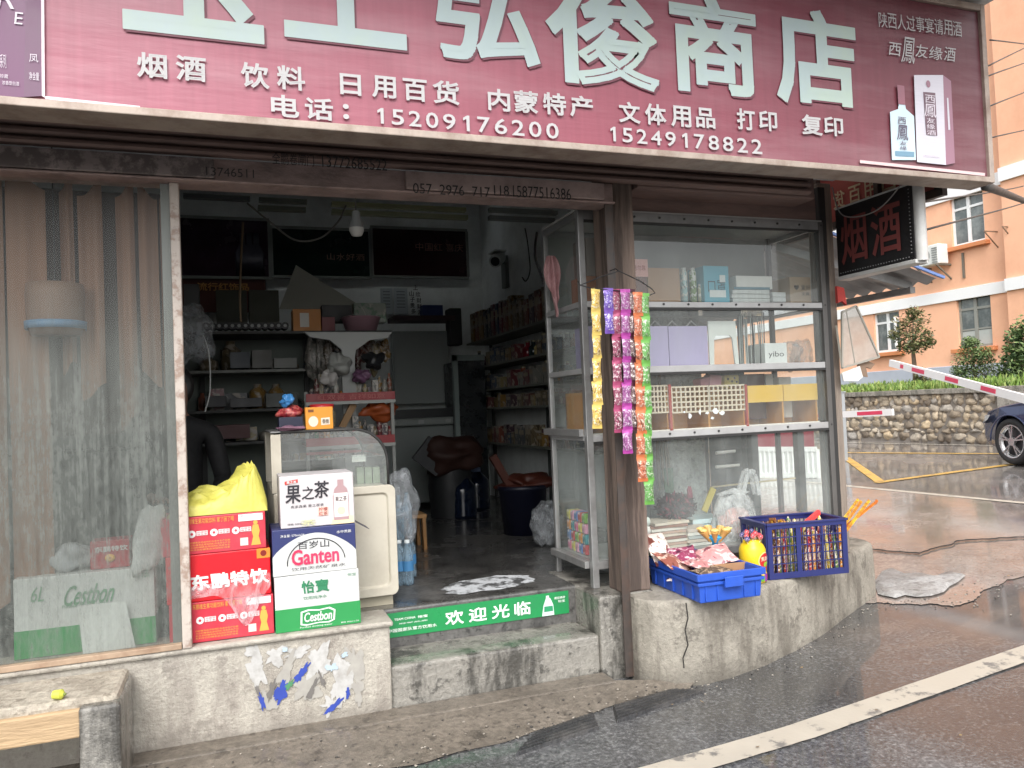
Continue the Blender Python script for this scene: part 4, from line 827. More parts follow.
mb = MB(); mb.poly([(.222, Y4, 1.272), (.282, Y4, 1.28), (.282, Y4, 1.296), (.222, Y4, 1.288)], 0); mb.poly([(.372, Y4, 1.112), (.42, Y4, 1.112), (.42, Y4, 1.155), (.372, Y4, 1.155)], 1); mb.build('pink_patch', [hm('c0392f', .5), hm('e3bcae', .5)], t)
mb = MB(); mb.ftext('果之茶', .23, .276, 1.276, 1.29, Y4 - .001, 0, .03); mb.build('patch_lettering', WHT_T, t); mb = MB(); mb.ftext('柠檬', .375, .417, 1.134, 1.153, Y4 - .001, 0, .02); mb.ftext('红茶', .375, .417, 1.113, 1.132, Y4 - .001, 0, .02); mb.build('patch_lettering', hm('9a4a45', .5), t)
mb = MB(); bx_ = .482
mb.poly([(bx_ - .036, Y4, 1.085), (bx_ + .036, Y4, 1.085), (bx_ + .037, Y4, 1.20), (bx_ + .030, Y4, 1.235), (bx_ + .014, Y4, 1.252), (bx_ + .014, Y4, 1.28), (bx_ - .014, Y4, 1.28), (bx_ - .014, Y4, 1.252), (bx_ - .030, Y4, 1.235), (bx_ - .037, Y4, 1.20)], 0)
mb.poly([(bx_ - .033, Y4 - .001, 1.10), (bx_ + .033, Y4 - .001, 1.10), (bx_ + .033, Y4 - .001, 1.215), (bx_ - .033, Y4 - .001, 1.215)], 1); mb.ftext('果之茶', bx_ - .028, bx_ + .028, 1.175, 1.20, Y4 - .002, 2, .02); disc(mb, (bx_, 1.13), .02, 3, Y4 - .002)
mb.ftext('茶', .29, .36, 1.07, 1.10, Y4, 3, .03); 
mb.build('bottle_picture', [hm('a88a8c', .4), hm('e6ddd9', .5), hm('4a3a3e', .5), hm('cfd0a8', .5)], t)
mb = MB(); mb.poly([(.43, Y4 + .001, 1.066), (.54, Y4 + .001, 1.066), (.54, Y4 + .001, 1.10), (.47, Y4 + .001, 1.115), (.44, Y4 + .001, 1.09)]); mb.build('fruit_print', hm('e6cfa8', .5), t)
mb = MB(); mb.obox((.583, 3.95, 1.045), (.075, .12, .003), (0, .55, 0)); tag(mb.build('carton_flap', hm('3a3844', .6)), 'loose dark carton flap sticking out towards the cream counter', 'flap')
# ------------------------------------------------------------------ cream counter with curved glass
CRM = mat('cream_enamel', (.56, .52, .43), .45, .06, 5, (.36, .31, .24), .45, 4)
yc_ = 4.25; ct = thing('display_counter', 'cream display counter with a curved glass hood and rounded end door', 'counter', (.5, 4.7, .55))
xl, xr = .178, .79; zt = 1.515; zm = 1.20
mb = MB(); mb.box(xl + .005, xr - .01, yc_, 5.1, .60, zm); mb.build('body', CRM, ct, .01)
mb = MB(); mb.box(xl + .03, xr - .0, yc_ + .02, 5.08, .551, .60); mb.build('plinth', hm('b5ad98', .6), ct)
def rrect(x0, x1, z0, z1, r, k=5):
    out = []
    for cx, cz, a0 in ((x1 - r, z1 - r, 0), (x0 + r, z1 - r, 90), (x0 + r, z0 + r, 180), (x1 - r, z0 + r, 270)):
        out += [(cx + r * math.cos(R(a0 + 90 * i / k)), cz + r * math.sin(R(a0 + 90 * i / k))) for i in range(k + 1)]
    return out
o_ = rrect(.24, .815, .612, 1.205, .035); i_ = rrect(.285, .775, .66, 1.165, .03); i2 = rrect(.292, .768, .667, 1.158, .03); n = len(o_)
mb = MB(); Yd = yc_ - .03
vs = [(x, yc_ - .001, z) for x, z in o_] + [(x, Yd, z) for x, z in o_] + [(x, Yd, z) for x, z in i_] + [(x, Yd + .014, z) for x, z in i2]
mb.add(vs, [(k * n + i, k * n + (i + 1) % n, (k + 1) * n + (i + 1) % n, (k + 1) * n + i) for k in range(3) for i in range(n)] + [tuple(range(3 * n, 4 * n))])
mb.build('end_door', CRM, ct, .004)
mb = MB(); mb.box(xl, xl + .05, yc_ + .002, yc_ + .05, zm, zt - .01); mb.flush('back_post', CRM, ct); mb.box(xl, xl + .05, 5.05, 5.098, zm, zt - .01); mb.build('back_post', CRM, ct, .004)
arc = [(xl + .05, zt), (.60, zt)] + [(.60 + .185 * math.sin(R(a)), zt - .185 + .185 * math.cos(R(a))) for a in range(10, 91, 10)] + [(.785, zm)]
mb = MB(); mb.add([(x, y, z) for y in (yc_ + .01, 5.08) for x, z in arc], [(i, i + 1, len(arc) + i + 1, len(arc) + i) for i in range(len(arc) - 1)], 0, True)
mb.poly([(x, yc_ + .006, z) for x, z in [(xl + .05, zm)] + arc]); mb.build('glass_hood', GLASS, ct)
mb = MB(); mb.tube([(x, yc_ + .004, z) for x, z in arc], .008, 6); mb.tube([(x, 5.085, z) for x, z in arc], .008, 6); mb.build('hood_edge', DARKF, ct)
mb = MB(); mb.box(xl + .05, xr - .02, yc_ + .02, 5.05, 1.36, 1.366); mb.build('glass_shelf', GLASS_CLEAR, ct)
mb = MB(); mb.box(xl, .60, yc_ + .0, 5.1, zt, zt + .006); mb.build('top', ALUD, ct)
def small_box(name, label, px, Y, dep, m, cat='box', group=None, bevel=.002, z0=None, txt=None, tm=None, child=True):
    x0, x1, z0_, z1 = pbox(*px, Y)
    if z0 is not None: z0_ = z0
    mb = MB(); mb.box(x0, x1, Y, Y + dep, z0_, z1)
    if txt:
        w, h = x1 - x0, z1 - z0_
        t = thing(name, label, cat, ((x0 + x1) / 2, Y + dep / 2, z0_), group); mb.build('box', m, t, bevel)
        mt = MB(); mt.ftext(txt, x0 + w * .15, x1 - w * .15, z0_ + h * .35, z0_ + h * .65, Y - .002, 0, .01); mt.build('lettering', tm or WHT_T, t); return t
    return tag(mb.build(name, m, None, bevel), label, cat, group)
zz = zt + .007
# goods in the counter: cartons of cigarettes, papers
for i in range(3): small_box('cigarette_carton', 'pale cigarette cartons standing in a row inside the curved glass counter', (357 + i * 8, 364 + i * 8, 467, 484), 4.42, .08, hm('7f8a74', .5), 'carton', 'cigarette cartons in the counter', z0=1.201)
small_box('paper_stack', 'white paper stack lying inside the curved glass counter', (318, 334, 460, 467), 4.5, .12, hm('aeb0aa', .7), 'papers', z0=1.367)
small_box('price_card', 'small white card with a black edge on the glass shelf of the counter', (352, 366, 462, 466), 4.36, .02, hm('cfcfc8', .6), 'card', z0=1.3675)
for i, (a, b_, c_) in enumerate(((288, 308, '9f7a52'), (310, 330, '7d3a3a'), (332, 350, '8f9a8a'))): small_box('snack_pack', ['tan', 'dark red', 'grey green'][i] + ' packet lying low inside the curved glass counter', (a, b_, 474, 484), 4.4, .12, hm(c_, .5), 'packet', z0=1.201)
# on top of the counter
YO = 4.29
t = small_box('orange_box', 'orange snack box with white panels standing on the counter top', (305.5, 333, 407, 431), YO, .07, mat('box_orange', hexc('e0952c'), .45, .12, 18), z0=zz)
x0, x1, z0, z1 = pbox(305.5, 333, 407, 431, YO); z0 = zz; w, h = x1 - x0, z1 - z0
mb = MB(); disc(mb, (x0 + w * .28, z0 + h * .36), w * .2, 0, YO - .002, sx=.9); mb.poly([(x0 + w * .56, YO - .002, z0 + h * .18), (x0 + w * .88, YO - .002, z0 + h * .2), (x0 + w * .88, YO - .002, z0 + h * .52), (x0 + w * .56, YO - .002, z0 + h * .5)], 0); mb.ftext('香脆', x0 + w * .6, x0 + w * .85, z0 + h * .25, z0 + h * .45, YO - .003, 1, .02)
mb.poly([(x0 + w * .1, YO - .002, z0 + h * .78), (x0 + w * .3, YO - .002, z0 + h * .78), (x0 + w * .3, YO - .002, z0 + h * .9), (x0 + w * .1, YO - .002, z0 + h * .9)], 2)
mb.build('printed_panel', [hm('e9dcc8', .5), hm('4f3a2c', .5), hm('7c4a22', .5)], t)
small_box('navy_box', 'open navy blue box with small wrapped goods on the counter top', (279, 303, 417, 431), YO - .02, .12, hm('181b33', .5), z0=zz)
c = at(291, 412, YO + .02); mb = MB(); mb.blob((c.x, c.y + .03, c.z - .005), (.062, .05, .035), 4, .3); tag(mb.build('red_bag', printed('pk_red', (.33, .03, .04), (.5, .12, .1), (.12, .02, .03), 30)), 'red snack bag lying in the navy box on the counter', 'bag')
c = at(287, 401, YO + .03); mb = MB(); mb.blob((c.x, c.y, c.z), (.03, .03, .028), 6, .4); tag(mb.build('blue_wrapper', hm('3f7fb8', .35, .3)), 'crumpled light blue wrapper on top of the red snack bag', 'wrapper')
c = at(290, 432, YO - .035); mb = MB(); mb.blob((c.x + .01, c.y + .015, zz + .012), (.06, .04, .012), 2, .3); tag(mb.build('pink_packet', hm('8b6678', .4, .3)), 'flat pinkish packet lying at the edge of the counter top', 'packet')
c = at(322, 415, YO + .17); jr = thing('plastic_jar', 'clear plastic sweets jar with a red lid behind the orange box', 'jar', (c.x, c.y, zz))
mb = MB(); mb.lathe([(.0, zz + .001), (.07, zz + .001), (.075, zz + .02), (.075, zz + .09), (.06, zz + .115)], (c.x, c.y, 0), 18); mb.build('body', glass('jar_plastic', .22, .8, (.5, .42, .25)), jr)
mb = MB(); mb.lathe([(.064, zz + .112), (.066, zz + .135), (.0, zz + .138)], (c.x, c.y, 0), 18); mb.build('lid', hm('b3222a', .4), jr)

# ------------------------------------------------------------------ aluminium display cabinet
YC = 4.05; YBk = 4.58; XL0, XR0 = 1.885, 3.63
zb = [at(650, y, YC).z for y in (217.5, 303.8, 368.5, 434.1)]
cab = thing('display_cabinet', 'tall aluminium and glass display cabinet standing right of the doorway', 'cabinet', ((XL0 + XR0) / 2, 4.3, .55))
zT = zb[0] + .02
mb = MB()
for a_ in ((XL0, XL0 + .04, YC - .02, YC + .02, .553, zT), (XR0 - .035, XR0, YC - .02, YC + .02, .553, zT), (XR0 - .03, XR0, YBk - .03, YBk, .553, zT), (XL0, XL0 + .03, YBk - .03, YBk, .553, zT)): mb = MB(); mb.box(*a_); mb.build('corner_post', ALU if a_[0] < 2.5 else mat('dark_anodised', (.10, .095, .09), .45, .2, 20), cab, .003)
for k, z in enumerate(zb):
    mb = MB(); hh = (.034, .024, .026, .026)[k]
    mb.box(XL0 + .04, XR0 - .035, YC - .016, YC + .016, z - hh, z + hh - .012)
    mb.box(XL0 + .03, XR0 - .03, YBk - .02, YBk, z - .02, z + .015)
    mb.box(XL0, XL0 + .025, YC + .02, YBk - .03, z - .02, z + .012); mb.box(XR0 - .025, XR0, YC + .02, YBk - .03, z - .02, z + .012)
    mb.build('rail', mat('rail_pale', (.46, .46, .455), .45, .1, 20, (.3, .28, .27), .5, 4, metal=.3) if k else ALUD, cab, .003)
    mb = MB(); mb.box(XL0 + .04, XR0 - .035, YC - .02, YC - .004, z - hh - .014, z - hh); mb.build('rail_seal', DARKF, cab)
    if k:
        mb = MB(); mb.box(XL0 + .03, XR0 - .03, YC + .02, YBk - .025, z - .014, z - .004); mb.build('shelf', GLASS_CLEAR if k == 1 else hm('8f938f', .5), cab)
mb = MB(); zlow = .70
mb.box(XL0 + .03, XR0 - .03, YC + .02, YBk - .03, zlow - .02, zlow); mb.build('bottom_shelf', hm('a5a8a5', .45), cab)
mb = MB(); mb.box(XL0 + .04, XR0 - .035, YC - .015, YC + .015, zlow - .045, zlow); mb.box(XL0, XL0 + .03, YC + .02, YBk - .03, zlow - .04, zlow); mb.build('bottom_rail', ALU, cab, .003)
mb = MB()
for k in range(10):
    x = XL0 + .2 + k * .17
    for z in (zb[0], zb[1], zb[3]): mb.cyl((x, YC - .016, z - .004), (x, YC - .021, z - .004), .007, n=8)
mb.build('screws', DARKF, cab)
zlev = [zlow, zb[3], zb[2], zb[1], zb[0]]
mb = MB()
for i in range(4):
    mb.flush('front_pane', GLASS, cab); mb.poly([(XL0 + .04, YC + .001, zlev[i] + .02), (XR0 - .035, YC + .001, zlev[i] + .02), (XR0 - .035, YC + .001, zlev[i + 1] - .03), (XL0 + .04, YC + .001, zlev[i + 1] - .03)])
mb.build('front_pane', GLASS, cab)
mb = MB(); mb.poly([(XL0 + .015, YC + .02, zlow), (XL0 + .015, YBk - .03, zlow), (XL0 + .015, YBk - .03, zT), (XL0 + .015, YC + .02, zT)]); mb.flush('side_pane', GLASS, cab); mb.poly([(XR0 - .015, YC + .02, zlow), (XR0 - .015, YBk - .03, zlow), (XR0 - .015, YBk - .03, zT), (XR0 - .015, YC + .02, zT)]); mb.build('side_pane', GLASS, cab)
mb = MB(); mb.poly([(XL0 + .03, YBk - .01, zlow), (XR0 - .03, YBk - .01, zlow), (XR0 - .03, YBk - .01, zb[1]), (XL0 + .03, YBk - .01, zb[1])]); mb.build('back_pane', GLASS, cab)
mb = MB(); mb.box(XL0 + .03, XR0 - .05, YBk - .012, YBk - .004, zb[1], zT - .02); mb.build('back_panel', mat('cab_back_greygreen', (.26, .28, .26), .5, .25, 3, (.12, .12, .11), .5, 1.5), cab)  # panel tone lightened in place of pale reflections on the glass
mb = MB(); mb.box(XL0, XR0, YC - .01, YBk, zT, zT + .012); mb.build('top', mat('cab_top', (.5, .5, .48), .6), cab)
# lower side cabinet of the doorway (opens to the left)
mb = MB(); zs_ = at(560, 436, 4.3).z
for y in (YC + .03, YBk + .02):
    pass
mb.box(XL0 - .03, XL0 - .002, YC + .02, YBk + .03, zs_, zs_ + .04); mb.flush('side_door_frame', ALU, cab); mb.box(XL0 - .03, XL0 - .002, YC + .02, YBk, .66, .70)
mb.build('side_door_frame', ALU, cab, .003)
# goods -------------------------------------------------------------
YG = YC + .10
def shelf_box(name, label, px, m, dep=.18, Y=YG, zfloor=None, **k): return small_box(name, label, px, Y, dep, m, z0=zfloor, **k)
zf1, zf2, zf3, zf0 = zb[1] - .003, zb[2] - .003, zb[3] - .003, zlow + .001
shelf_box('brown_box', 'red brown box with a pink notice on the top cabinet shelf', (628, 647, 276, 303), hm('6e4438', .6), zfloor=zf1)
t = shelf_box('pink_notice', 'pink paper notice with red characters at the left of the top cabinet shelf', (630, 648, 259, 277), hm('e0a49a', .6), dep=.004, Y=YG - .008, zfloor=at(640, 277, YG).z, txt='请勿靠', tm=hm('a0453c', .5), cat='notice')
shelf_box('cardboard_box', 'plain tan cardboard box on the top cabinet shelf', (648, 680, 268, 303), hm('a5805c', .7), zfloor=zf1)
shelf_box('orange_box_stack', 'orange brown boxes stacked behind the wooden post in the cabinet', (584, 606, 276, 303), hm('9c6038', .6), zfloor=zf1)
shelf_box('grey_box_stack', 'grey and red box on top of the orange boxes behind the post', (586, 608, 238, 276), hm('7d726a', .6), zfloor=at(596, 276, YG).z + .001)
for i, (px, c_) in enumerate((((684, 683, 268, 302), '9fc3c4'), ((693, 690, 268, 302), '7f9a6a'), ((699.5, 697, 284, 302), 'b0b49a'))):
    p = at(px[0], 285, YG + .05); zt_ = at(px[0], px[2], YG + .05).z; r_ = (.022, .022, .014)[i]; o = thing('spray_can', ['pale blue spray can beside the cardboard box', 'green floral spray can, second from the cardboard box', 'short slim pale tube between the green can and the blue box'][i], 'can', (p.x, p.y, zf1))
    mb = MB(); mb.lathe([(0, zf1 + .001), (r_, zf1 + .001), (r_, zt_ - .03), (r_ * .6, zt_ - .012)], (p.x, p.y, 0), 14); mb.build('body', printed('can_%d' % i, hexc(c_), (.7, .72, .66), tuple(v * .4 for v in hexc(c_)), 26), o)
    mb = MB(); mb.lathe([(r_ * .7, zt_ - .014), (r_ * .7, zt_), (0, zt_ + .001)], (p.x, p.y, 0), 12); mb.build('cap', hm('d9dcd8', .4), o)
t = shelf_box('blue_box', 'bright blue mask box on the top cabinet shelf', (704, 729, 266, 302), mat('box_skyblue', hexc('5aa9bd'), .45, .08, 10), zfloor=zf1, txt='口罩', tm=hm('26424a'))
x0, x1, z0, z1 = pbox(704, 729, 266, 302, YG); w, h = x1 - x0, z1 - z0; mb = MB()
for (a, b_, c_, d_) in ((.18, .26, .10, .36), (.30, .26, .22, .36)): pass
mb.poly([(x0 + w * .2, YG - .0025, z0 + h * .13), (x0 + w * .85, YG - .0025, z0 + h * .13), (x0 + w * .85, YG - .0025, z0 + h * .33), (x0 + w * .2, YG - .0025, z0 + h * .33)]); mb.poly([(x0 + w * .62, YG - .0025, z0 + h * .55), (x0 + w * .85, YG - .0025, z0 + h * .55), (x0 + w * .85, YG - .0025, z0 + h * .75), (x0 + w * .62, YG - .0025, z0 + h * .75)])
mb.build('white_print', hm('dfe6e4', .5), t)
for i in range(4):
    x0, x1, _, _ = pbox(732 + (i % 2), 770, 297, 302, YG); mb = MB(); mb.box(x0, x1, YG, YG + .2, zf1 + .001 + i * .028, zf1 + .027 + i * .028)
    tag(mb.build('white_pack', mat('white_pack_ribbed', hexc('cfd3d0'), .5, .25, 60, stretch=(1, .1, .05)), None, .003), 'white packs with blue bands stacked flat on the top cabinet shelf', 'pack', 'white packs with blue bands')
for i in range(3):
    x0, x1, _, _ = pbox(773, 786, 297, 302, YG); mb = MB(); mb.box(x0, x1, YG, YG + .2, zf1 + .001 + i * .033, zf1 + .032 + i * .033)
    tag(mb.build('white_pack', hm('d2d5d4', .5), None, .003), 'smaller white packs stacked right of the banded packs on the top shelf', 'pack', 'smaller white packs')
x0, x1, z0, z1 = pbox(733, 786, 280, 302, YG)
shelf_box('paper_band', 'grey blue paper band across the banded white packs', (734, 770, 287, 289.5), hm('56808e', .5), dep=.002, Y=YG - .004, cat='paper band')
shelf_box('white_tray', 'white lid lying across the white packs under the cabinet top', (736, 772, 276, 279.5), hm('dcdcd6', .5), zfloor=zf1 + .118)
t = shelf_box('kraft_box', 'small kraft box with a black heart at the right end of the top shelf', (790, 811, 277, 303), hm('a8937c', .7), zfloor=zf1)
x0, x1, z0, z1 = pbox(790, 811, 277, 303, YG); w, h = x1 - x0, z1 - z0; mb = MB(); cx, cz_ = x0 + w * .3, z0 + h * .60
mb.poly([(cx + .02 * math.sin(t_) ** 3, YG - .003, cz_ + .0165 * math.cos(t_) - .006 * math.cos(2 * t_) - .003 * math.cos(3 * t_)) for t_ in [2 * math.pi * i / 20 for i in range(20)]]); mb.ftext('爱好', x0 + w * .52, x0 + w * .95, z0 + h * .5, z0 + h * .7, YG - .003, 0, .01); mb.ftext('文具', x0 + w * .52, x0 + w * .9, z0 + h * .28, z0 + h * .42, YG - .003, 0, .0)
mb.build('heart_print', hm('2a2622', .6), t)
# second shelf
LAV = mat('lavender_plastic', hexc('b3a9cb'), .5, .05, 6)
for a, b_, lb in ((588, 608, 'lavender storage box seen left of the wooden post'), (644, 668.5, 'lavender storage box just right of the candy strips'), (669.2, 708, 'wide lavender storage box in the middle of the second shelf')): shelf_box('storage_box', lb, (a, b_, 326, 365), LAV, zfloor=zf2, group='lavender storage boxes')
for k in range(3):
    for a in (650, 684):
        pass
for o in [q for q in list(COL.objects) if q.name.startswith('storage_box')]:
    mb = MB(); W0 = WL[o.name]; xx = [v.co.x for v in o.data.vertices]; zz_ = max(v.co.z for v in o.data.vertices) + W0.z
    for f in ((.5,) if max(xx) - min(xx) < .14 else (.3, .8)):
        cx = W0.x + min(xx) + (max(xx) - min(xx)) * f; mb.tube([(cx - .05, W0.y, zz_ - .003), (cx, W0.y, zz_ + .042), (cx + .05, W0.y, zz_ - .003)], .005, 5); mb.flush('handle', hm('d5d5d5', .4), o)
x0, x1, z0, z1 = pbox(709, 737, 321, 365, YG); z0 = zf2; mb = MB()
o_ = [(x0, z0), (x0 + .03, z0), (x0 + .04, z0 + .19), (x0 + .055, z0 + .205), (x1 - .055, z0 + .205), (x1 - .035, z0 + .19), (x1 - .018, z0), (x1 + .01, z0), (x1 - .005, z1), (x0, z1)]
mb.prism(o_, 'y', YG, YG + .01); tag(mb.build('magazine_holder', hm('dcdfd8', .45, .05)), 'white plastic holder with an arched opening on the second shelf', 'holder')
mb = MB(); rp = random.Random(5)
for i in range(26):
    px = 739 + rp.random() * 26; p = at(px, 364, YG + .03 + rp.random() * .08); zt_ = at(px, 312 + rp.random() * 14, YG + .05).z; mb.cyl((p.x, p.y, zf2), (p.x + rp.uniform(-.01, .01), p.y, zt_), .0035, n=5, mi=rp.choice((0, 0, 1, 2)))
tag(mb.build('pen_bundle', [hm('b6bcb8', .3), hm('77807c', .3), hm('33373a', .4)]), 'bunch of clear pens packed upright on the second shelf', 'pens')
shelf_box('white_carton', 'small white box with a printed face right of the pen bundle', (765, 787, 343, 364), hm('e2e4e0', .5), zfloor=zf2, txt='yibo', tm=hm('4a4a4a'))
for i, px in enumerate((792, 803)): 
    p = at(px, 355, YG + .12); mb = MB(); mb.blob((p.x, p.y, zf2 + .085), (.06, .07, .085), i + 20, .3); tag(mb.build('plastic_bag', GREYFILM), ['crumpled clear plastic bag next to the small white box', 'crumpled clear plastic bag in the right corner of the second shelf'][i], 'bag')
# third shelf cubbies
def cubby(name, label, px0, px1, top, bot, front, body, perforated, split):
    x0, x1, z0, z1 = pbox(px0, px1, top, bot, YG - .05); z0 = zf3; Y = YG - .05; zc = z0 + (z1 - z0) * (.44 if perforated else .60)
    t = thing(name, label, 'storage rack', ((x0 + x1) / 2, Y + .1, z0)); mb = MB()
    for x in (x0, x1 - .012): mb.box(x, x + .012, Y + .012, Y + .26, z0, z1)
    mb.box(x0, x1, Y + .012, Y + .26, z0, z0 + .01); mb.box(x0, x1, Y + .25, Y + .26, z0, z1); mb.build('carcass', body, t)
    for i in range(split):
        a = x0 + (x1 - x0) * i / split + .003; b_ = x0 + (x1 - x0) * (i + 1) / split - .003
        mb = MB()
        if perforated:     # panel with real holes: bars round a grid of openings
            nx, nz = 8, 5; W_, H_ = b_ - a, z1 - zc
            for u in range(nx + 1): mb.box(a + W_ * u / nx - .0045, a + W_ * u / nx + .0045, Y, Y + .008, zc, z1)
            for v in range(nz + 1): mb.box(a, b_, Y + .0005, Y + .0075, zc + H_ * v / nz - .0048, zc + H_ * v / nz + .0048)
        else: mb.box(a, b_, Y, Y + .01, zc, z1)
        mb.build('front_panel', front, t)
        if i: mb = MB(); mb.box(a - .008, a + .004, Y + .012, Y + .25, z0 + .01, z1); mb.build('divider', body, t)
    mb = MB(); mb.box(x0, x1, Y - .004, Y + .008, z0, z0 + .022); mb.build('lip', hm('e0ddd2', .5), t)
    return x0, x1, z0, z1
BEI = mat('beige_plastic', hexc('cdbfa8'), .5, .06, 10); AMB = mat('amber_plastic', hexc('b5803a'), .4, .15, 5); YEL = mat('yellow_plastic', hexc('d2ab48'), .45, .08, 8)
cubby('drawer_rack', 'perforated beige rack with amber drawers just right of the candy strips', 640, 669.5, 386, 428, BEI, AMB, True, 1)
cubby('drawer_rack', 'wide perforated beige rack with torn stickers in the middle of the third shelf', 672, 746, 386, 428, BEI, AMB, True, 2)
cubby('drawer_rack', 'yellow fronted amber rack at the right end of the third shelf', 748, 818.5, 384.5, 425, YEL, AMB, False, 2)
cubby('drawer_rack', 'perforated rack seen through the gap left of the wooden post', 584, 606, 392, 432, BEI, AMB, True, 1)
x0, x1, z0, z1 = pbox(669.6, 672, 386, 430, YG - .06); mb = MB(); mb.box(x0, x1, YG - .06, YG + .1, zf3, z1 + .01); tag(mb.build('red_divider', hm('9c2f28', .5)), 'red plastic divider between the two beige racks', 'divider')
x0, x1, z0, z1 = pbox(746.3, 748, 386, 430, YG - .06); mb = MB(); mb.box(x0, x1, YG - .06, YG + .1, zf3, z1 + .01); tag(mb.build('red_divider', hm('9c2f28', .5)), 'red plastic divider between the beige and the yellow rack', 'divider')
mb = MB()
for i, (px, py, w_, h_) in enumerate(((716, 411, .035, .02), (722, 413, .025, .025), (707, 413, .018, .016), (690, 416, .02, .022), (700, 412, .012, .02), (712, 418, .02, .012), (684, 412, .01, .01))):
    c = at(px, py, YG - .056); k = 9; mb.poly([(c.x + w_ * math.cos(t_) * (.7 + .6 * noise.noise(Vector((math.cos(t_) * 3, math.sin(t_) * 3, i * 2.3)))), YG - .0555 - i * .0004, c.z + h_ * math.sin(t_) * (.7 + .6 * noise.noise(Vector((math.cos(t_) * 3, 5, i))))) for t_ in [-2 * math.pi * j / k for j in range(k)]])
tag(mb.build('torn_sticker', hm('e9e9e6', .6)), 'torn white sticker scraps on the wide beige rack', 'sticker')
zr = at(700, 386, YG).z
c = at(706, 384, YG + .1); mb = MB(); mb.obox((c.x - .03, c.y, c.z + .012), (.09, .07, .055), (0, -.2, .2)); mb.obox((c.x + .05, c.y, c.z + .02), (.09, .07, .07), (0, .1, 0)); tag(mb.build('pink_box', hm('d59aa8', .5), None, .006), 'pink box lying on top of the wide beige rack', 'box')
c = at(732, 382, YG + .1); yb_ = thing('yellow_box', 'yellow toy box with dark marks on top of the beige rack', 'box', (c.x, c.y, c.z - .03)); mb = MB(); mb.box(c.x - .055, c.x + .055, c.y, c.y + .06, c.z - .04, c.z + .045); mb.build('box', hm('d8c65a', .5), yb_, .006); mb = MB(); [disc(mb, (c.x + dx, c.z + dz), .008, 0, c.y - .002) for dx, dz in ((-.03, .02), (.02, .025), (0, .005), (.035, .0))]; mb.build('dark_marks', hm('3a2f28', .5), yb_)
shelf_box('brown_carton', 'dark brown box behind the yellow rack front', (747, 765, 374, 392), hm('54302a', .6), Y=YG + .12, zfloor=zf3 + .05); shelf_box('white_cup_box', 'small white box behind the yellow rack', (779, 791, 377, 390), hm('d8d8d4', .5), Y=YG + .12, zfloor=zf3 + .05); shelf_box('white_slim_box', 'slim white box between the brown box and the small white box', (766, 773, 374, 390), hm('d0d2ce', .5), Y=YG + .12, zfloor=zf3 + .05)
# bottom compartment: bag, flowers, stacks of booklets
rp = random.Random(11)
def stack(px0, px1, py0, py1, Y, dep, n, name, label, cols, grp=None, z0=None):
    x0, x1, z0_, z1 = pbox(px0, px1, py0, py1, Y); z0 = z0_ if z0 is None else z0
    mb = MB(); mats_ = [hm(c_, .55) for c_ in cols]; h = (z1 - z0) / n
    for i in range(n): dx = rp.uniform(-.012, .012); mb.obox(((x0 + x1) / 2 + dx, Y + dep / 2, z0 + h * (i + .5)), (x1 - x0, dep, h * .86), (0, 0, rp.uniform(-.08, .08)), i % len(cols))
    return tag(mb.build(name, mats_), label, 'booklets', grp)
stack(652, 688, 522, 545, 4.16, .2, 9, 'booklet_stack', 'stack of pale booklets at the left of the lower glass', ['c9bfae', 'b59a8a', 'd2cdc2', '8f6f62'], z0=zf0)
stack(690, 716, 528, 545, 4.14, .16, 5, 'booklet_stack', 'stack of white booklets leaning beside the dark flowers', ['d4d2cb', 'c5b8ac', 'aeb4b2'], z0=zf0)
stack(694, 728, 518, 535, 4.3, .2, 4, 'booklet_stack', 'stack of pale blue tissue packs behind the cone stand', ['a8c3c9', 'c0d2d4'], z0=zf0)
stack(785, 812, 515, 530, 4.35, .16, 3, 'booklet_stack', 'pinkish packs behind the navy crate in the lower glass', ['d5a3a3', 'c9b7b5'], z0=zf0)
c = at(676, 505, 4.3); mb = MB()
for i in range(900):
    d = Vector((rp.gauss(0, 1), rp.gauss(0, .6), rp.gauss(0, .75))).normalized(); rr = rp.random() ** .5
    p = Vector((c.x + d.x * .125 * rr, c.y + d.y * .12 * rr, c.z - .01 + d.z * .085 * rr)); a_ = rp.random() * 6.28; q = Vector((math.cos(a_), .3 * math.sin(a_), math.sin(a_))) * .024; s_ = q.cross(Vector((0, 1, .3))).normalized() * .007
    mb.poly([p - q, p + s_, p + q, p - s_], 0 if rp.random() < .85 else 1)
mb.cyl((c.x, c.y, zf0), (c.x + .01, c.y, c.z - .05), .03, .02, 10, 0)
tag(mb.build('dark_flowers', [hm('2a2024', .7, .4), hm('6a2434', .6, .3)]), 'dark maroon artificial flowers behind the lower cabinet glass', 'flowers')
mb = MB(); c2 = at(692, 500, 4.27)
mb.blob((c2.x - .015, c2.y, c2.z + .035), (.018, .014, .05), 3, .3); tag(mb.build('red_bud', hm('6c2236', .5)), 'upright dark red bud among the maroon flowers', 'flower')
mb = MB(); c2 = at(710, 498, 4.27); mb.obox((c2.x - .01, c2.y, c2.z - .01), (.04, .012, .16), (0, .5, 0)); tag(mb.build('yellow_packet', hm('a39650', .4, .2)), 'olive yellow packet leaning between the flowers and the plastic bag', 'packet')
c = at(734, 505, 4.24); bag = thing('carrier_bag', 'translucent white carrier bag with loop handles behind the lower glass', 'bag', (c.x, c.y, zf0))
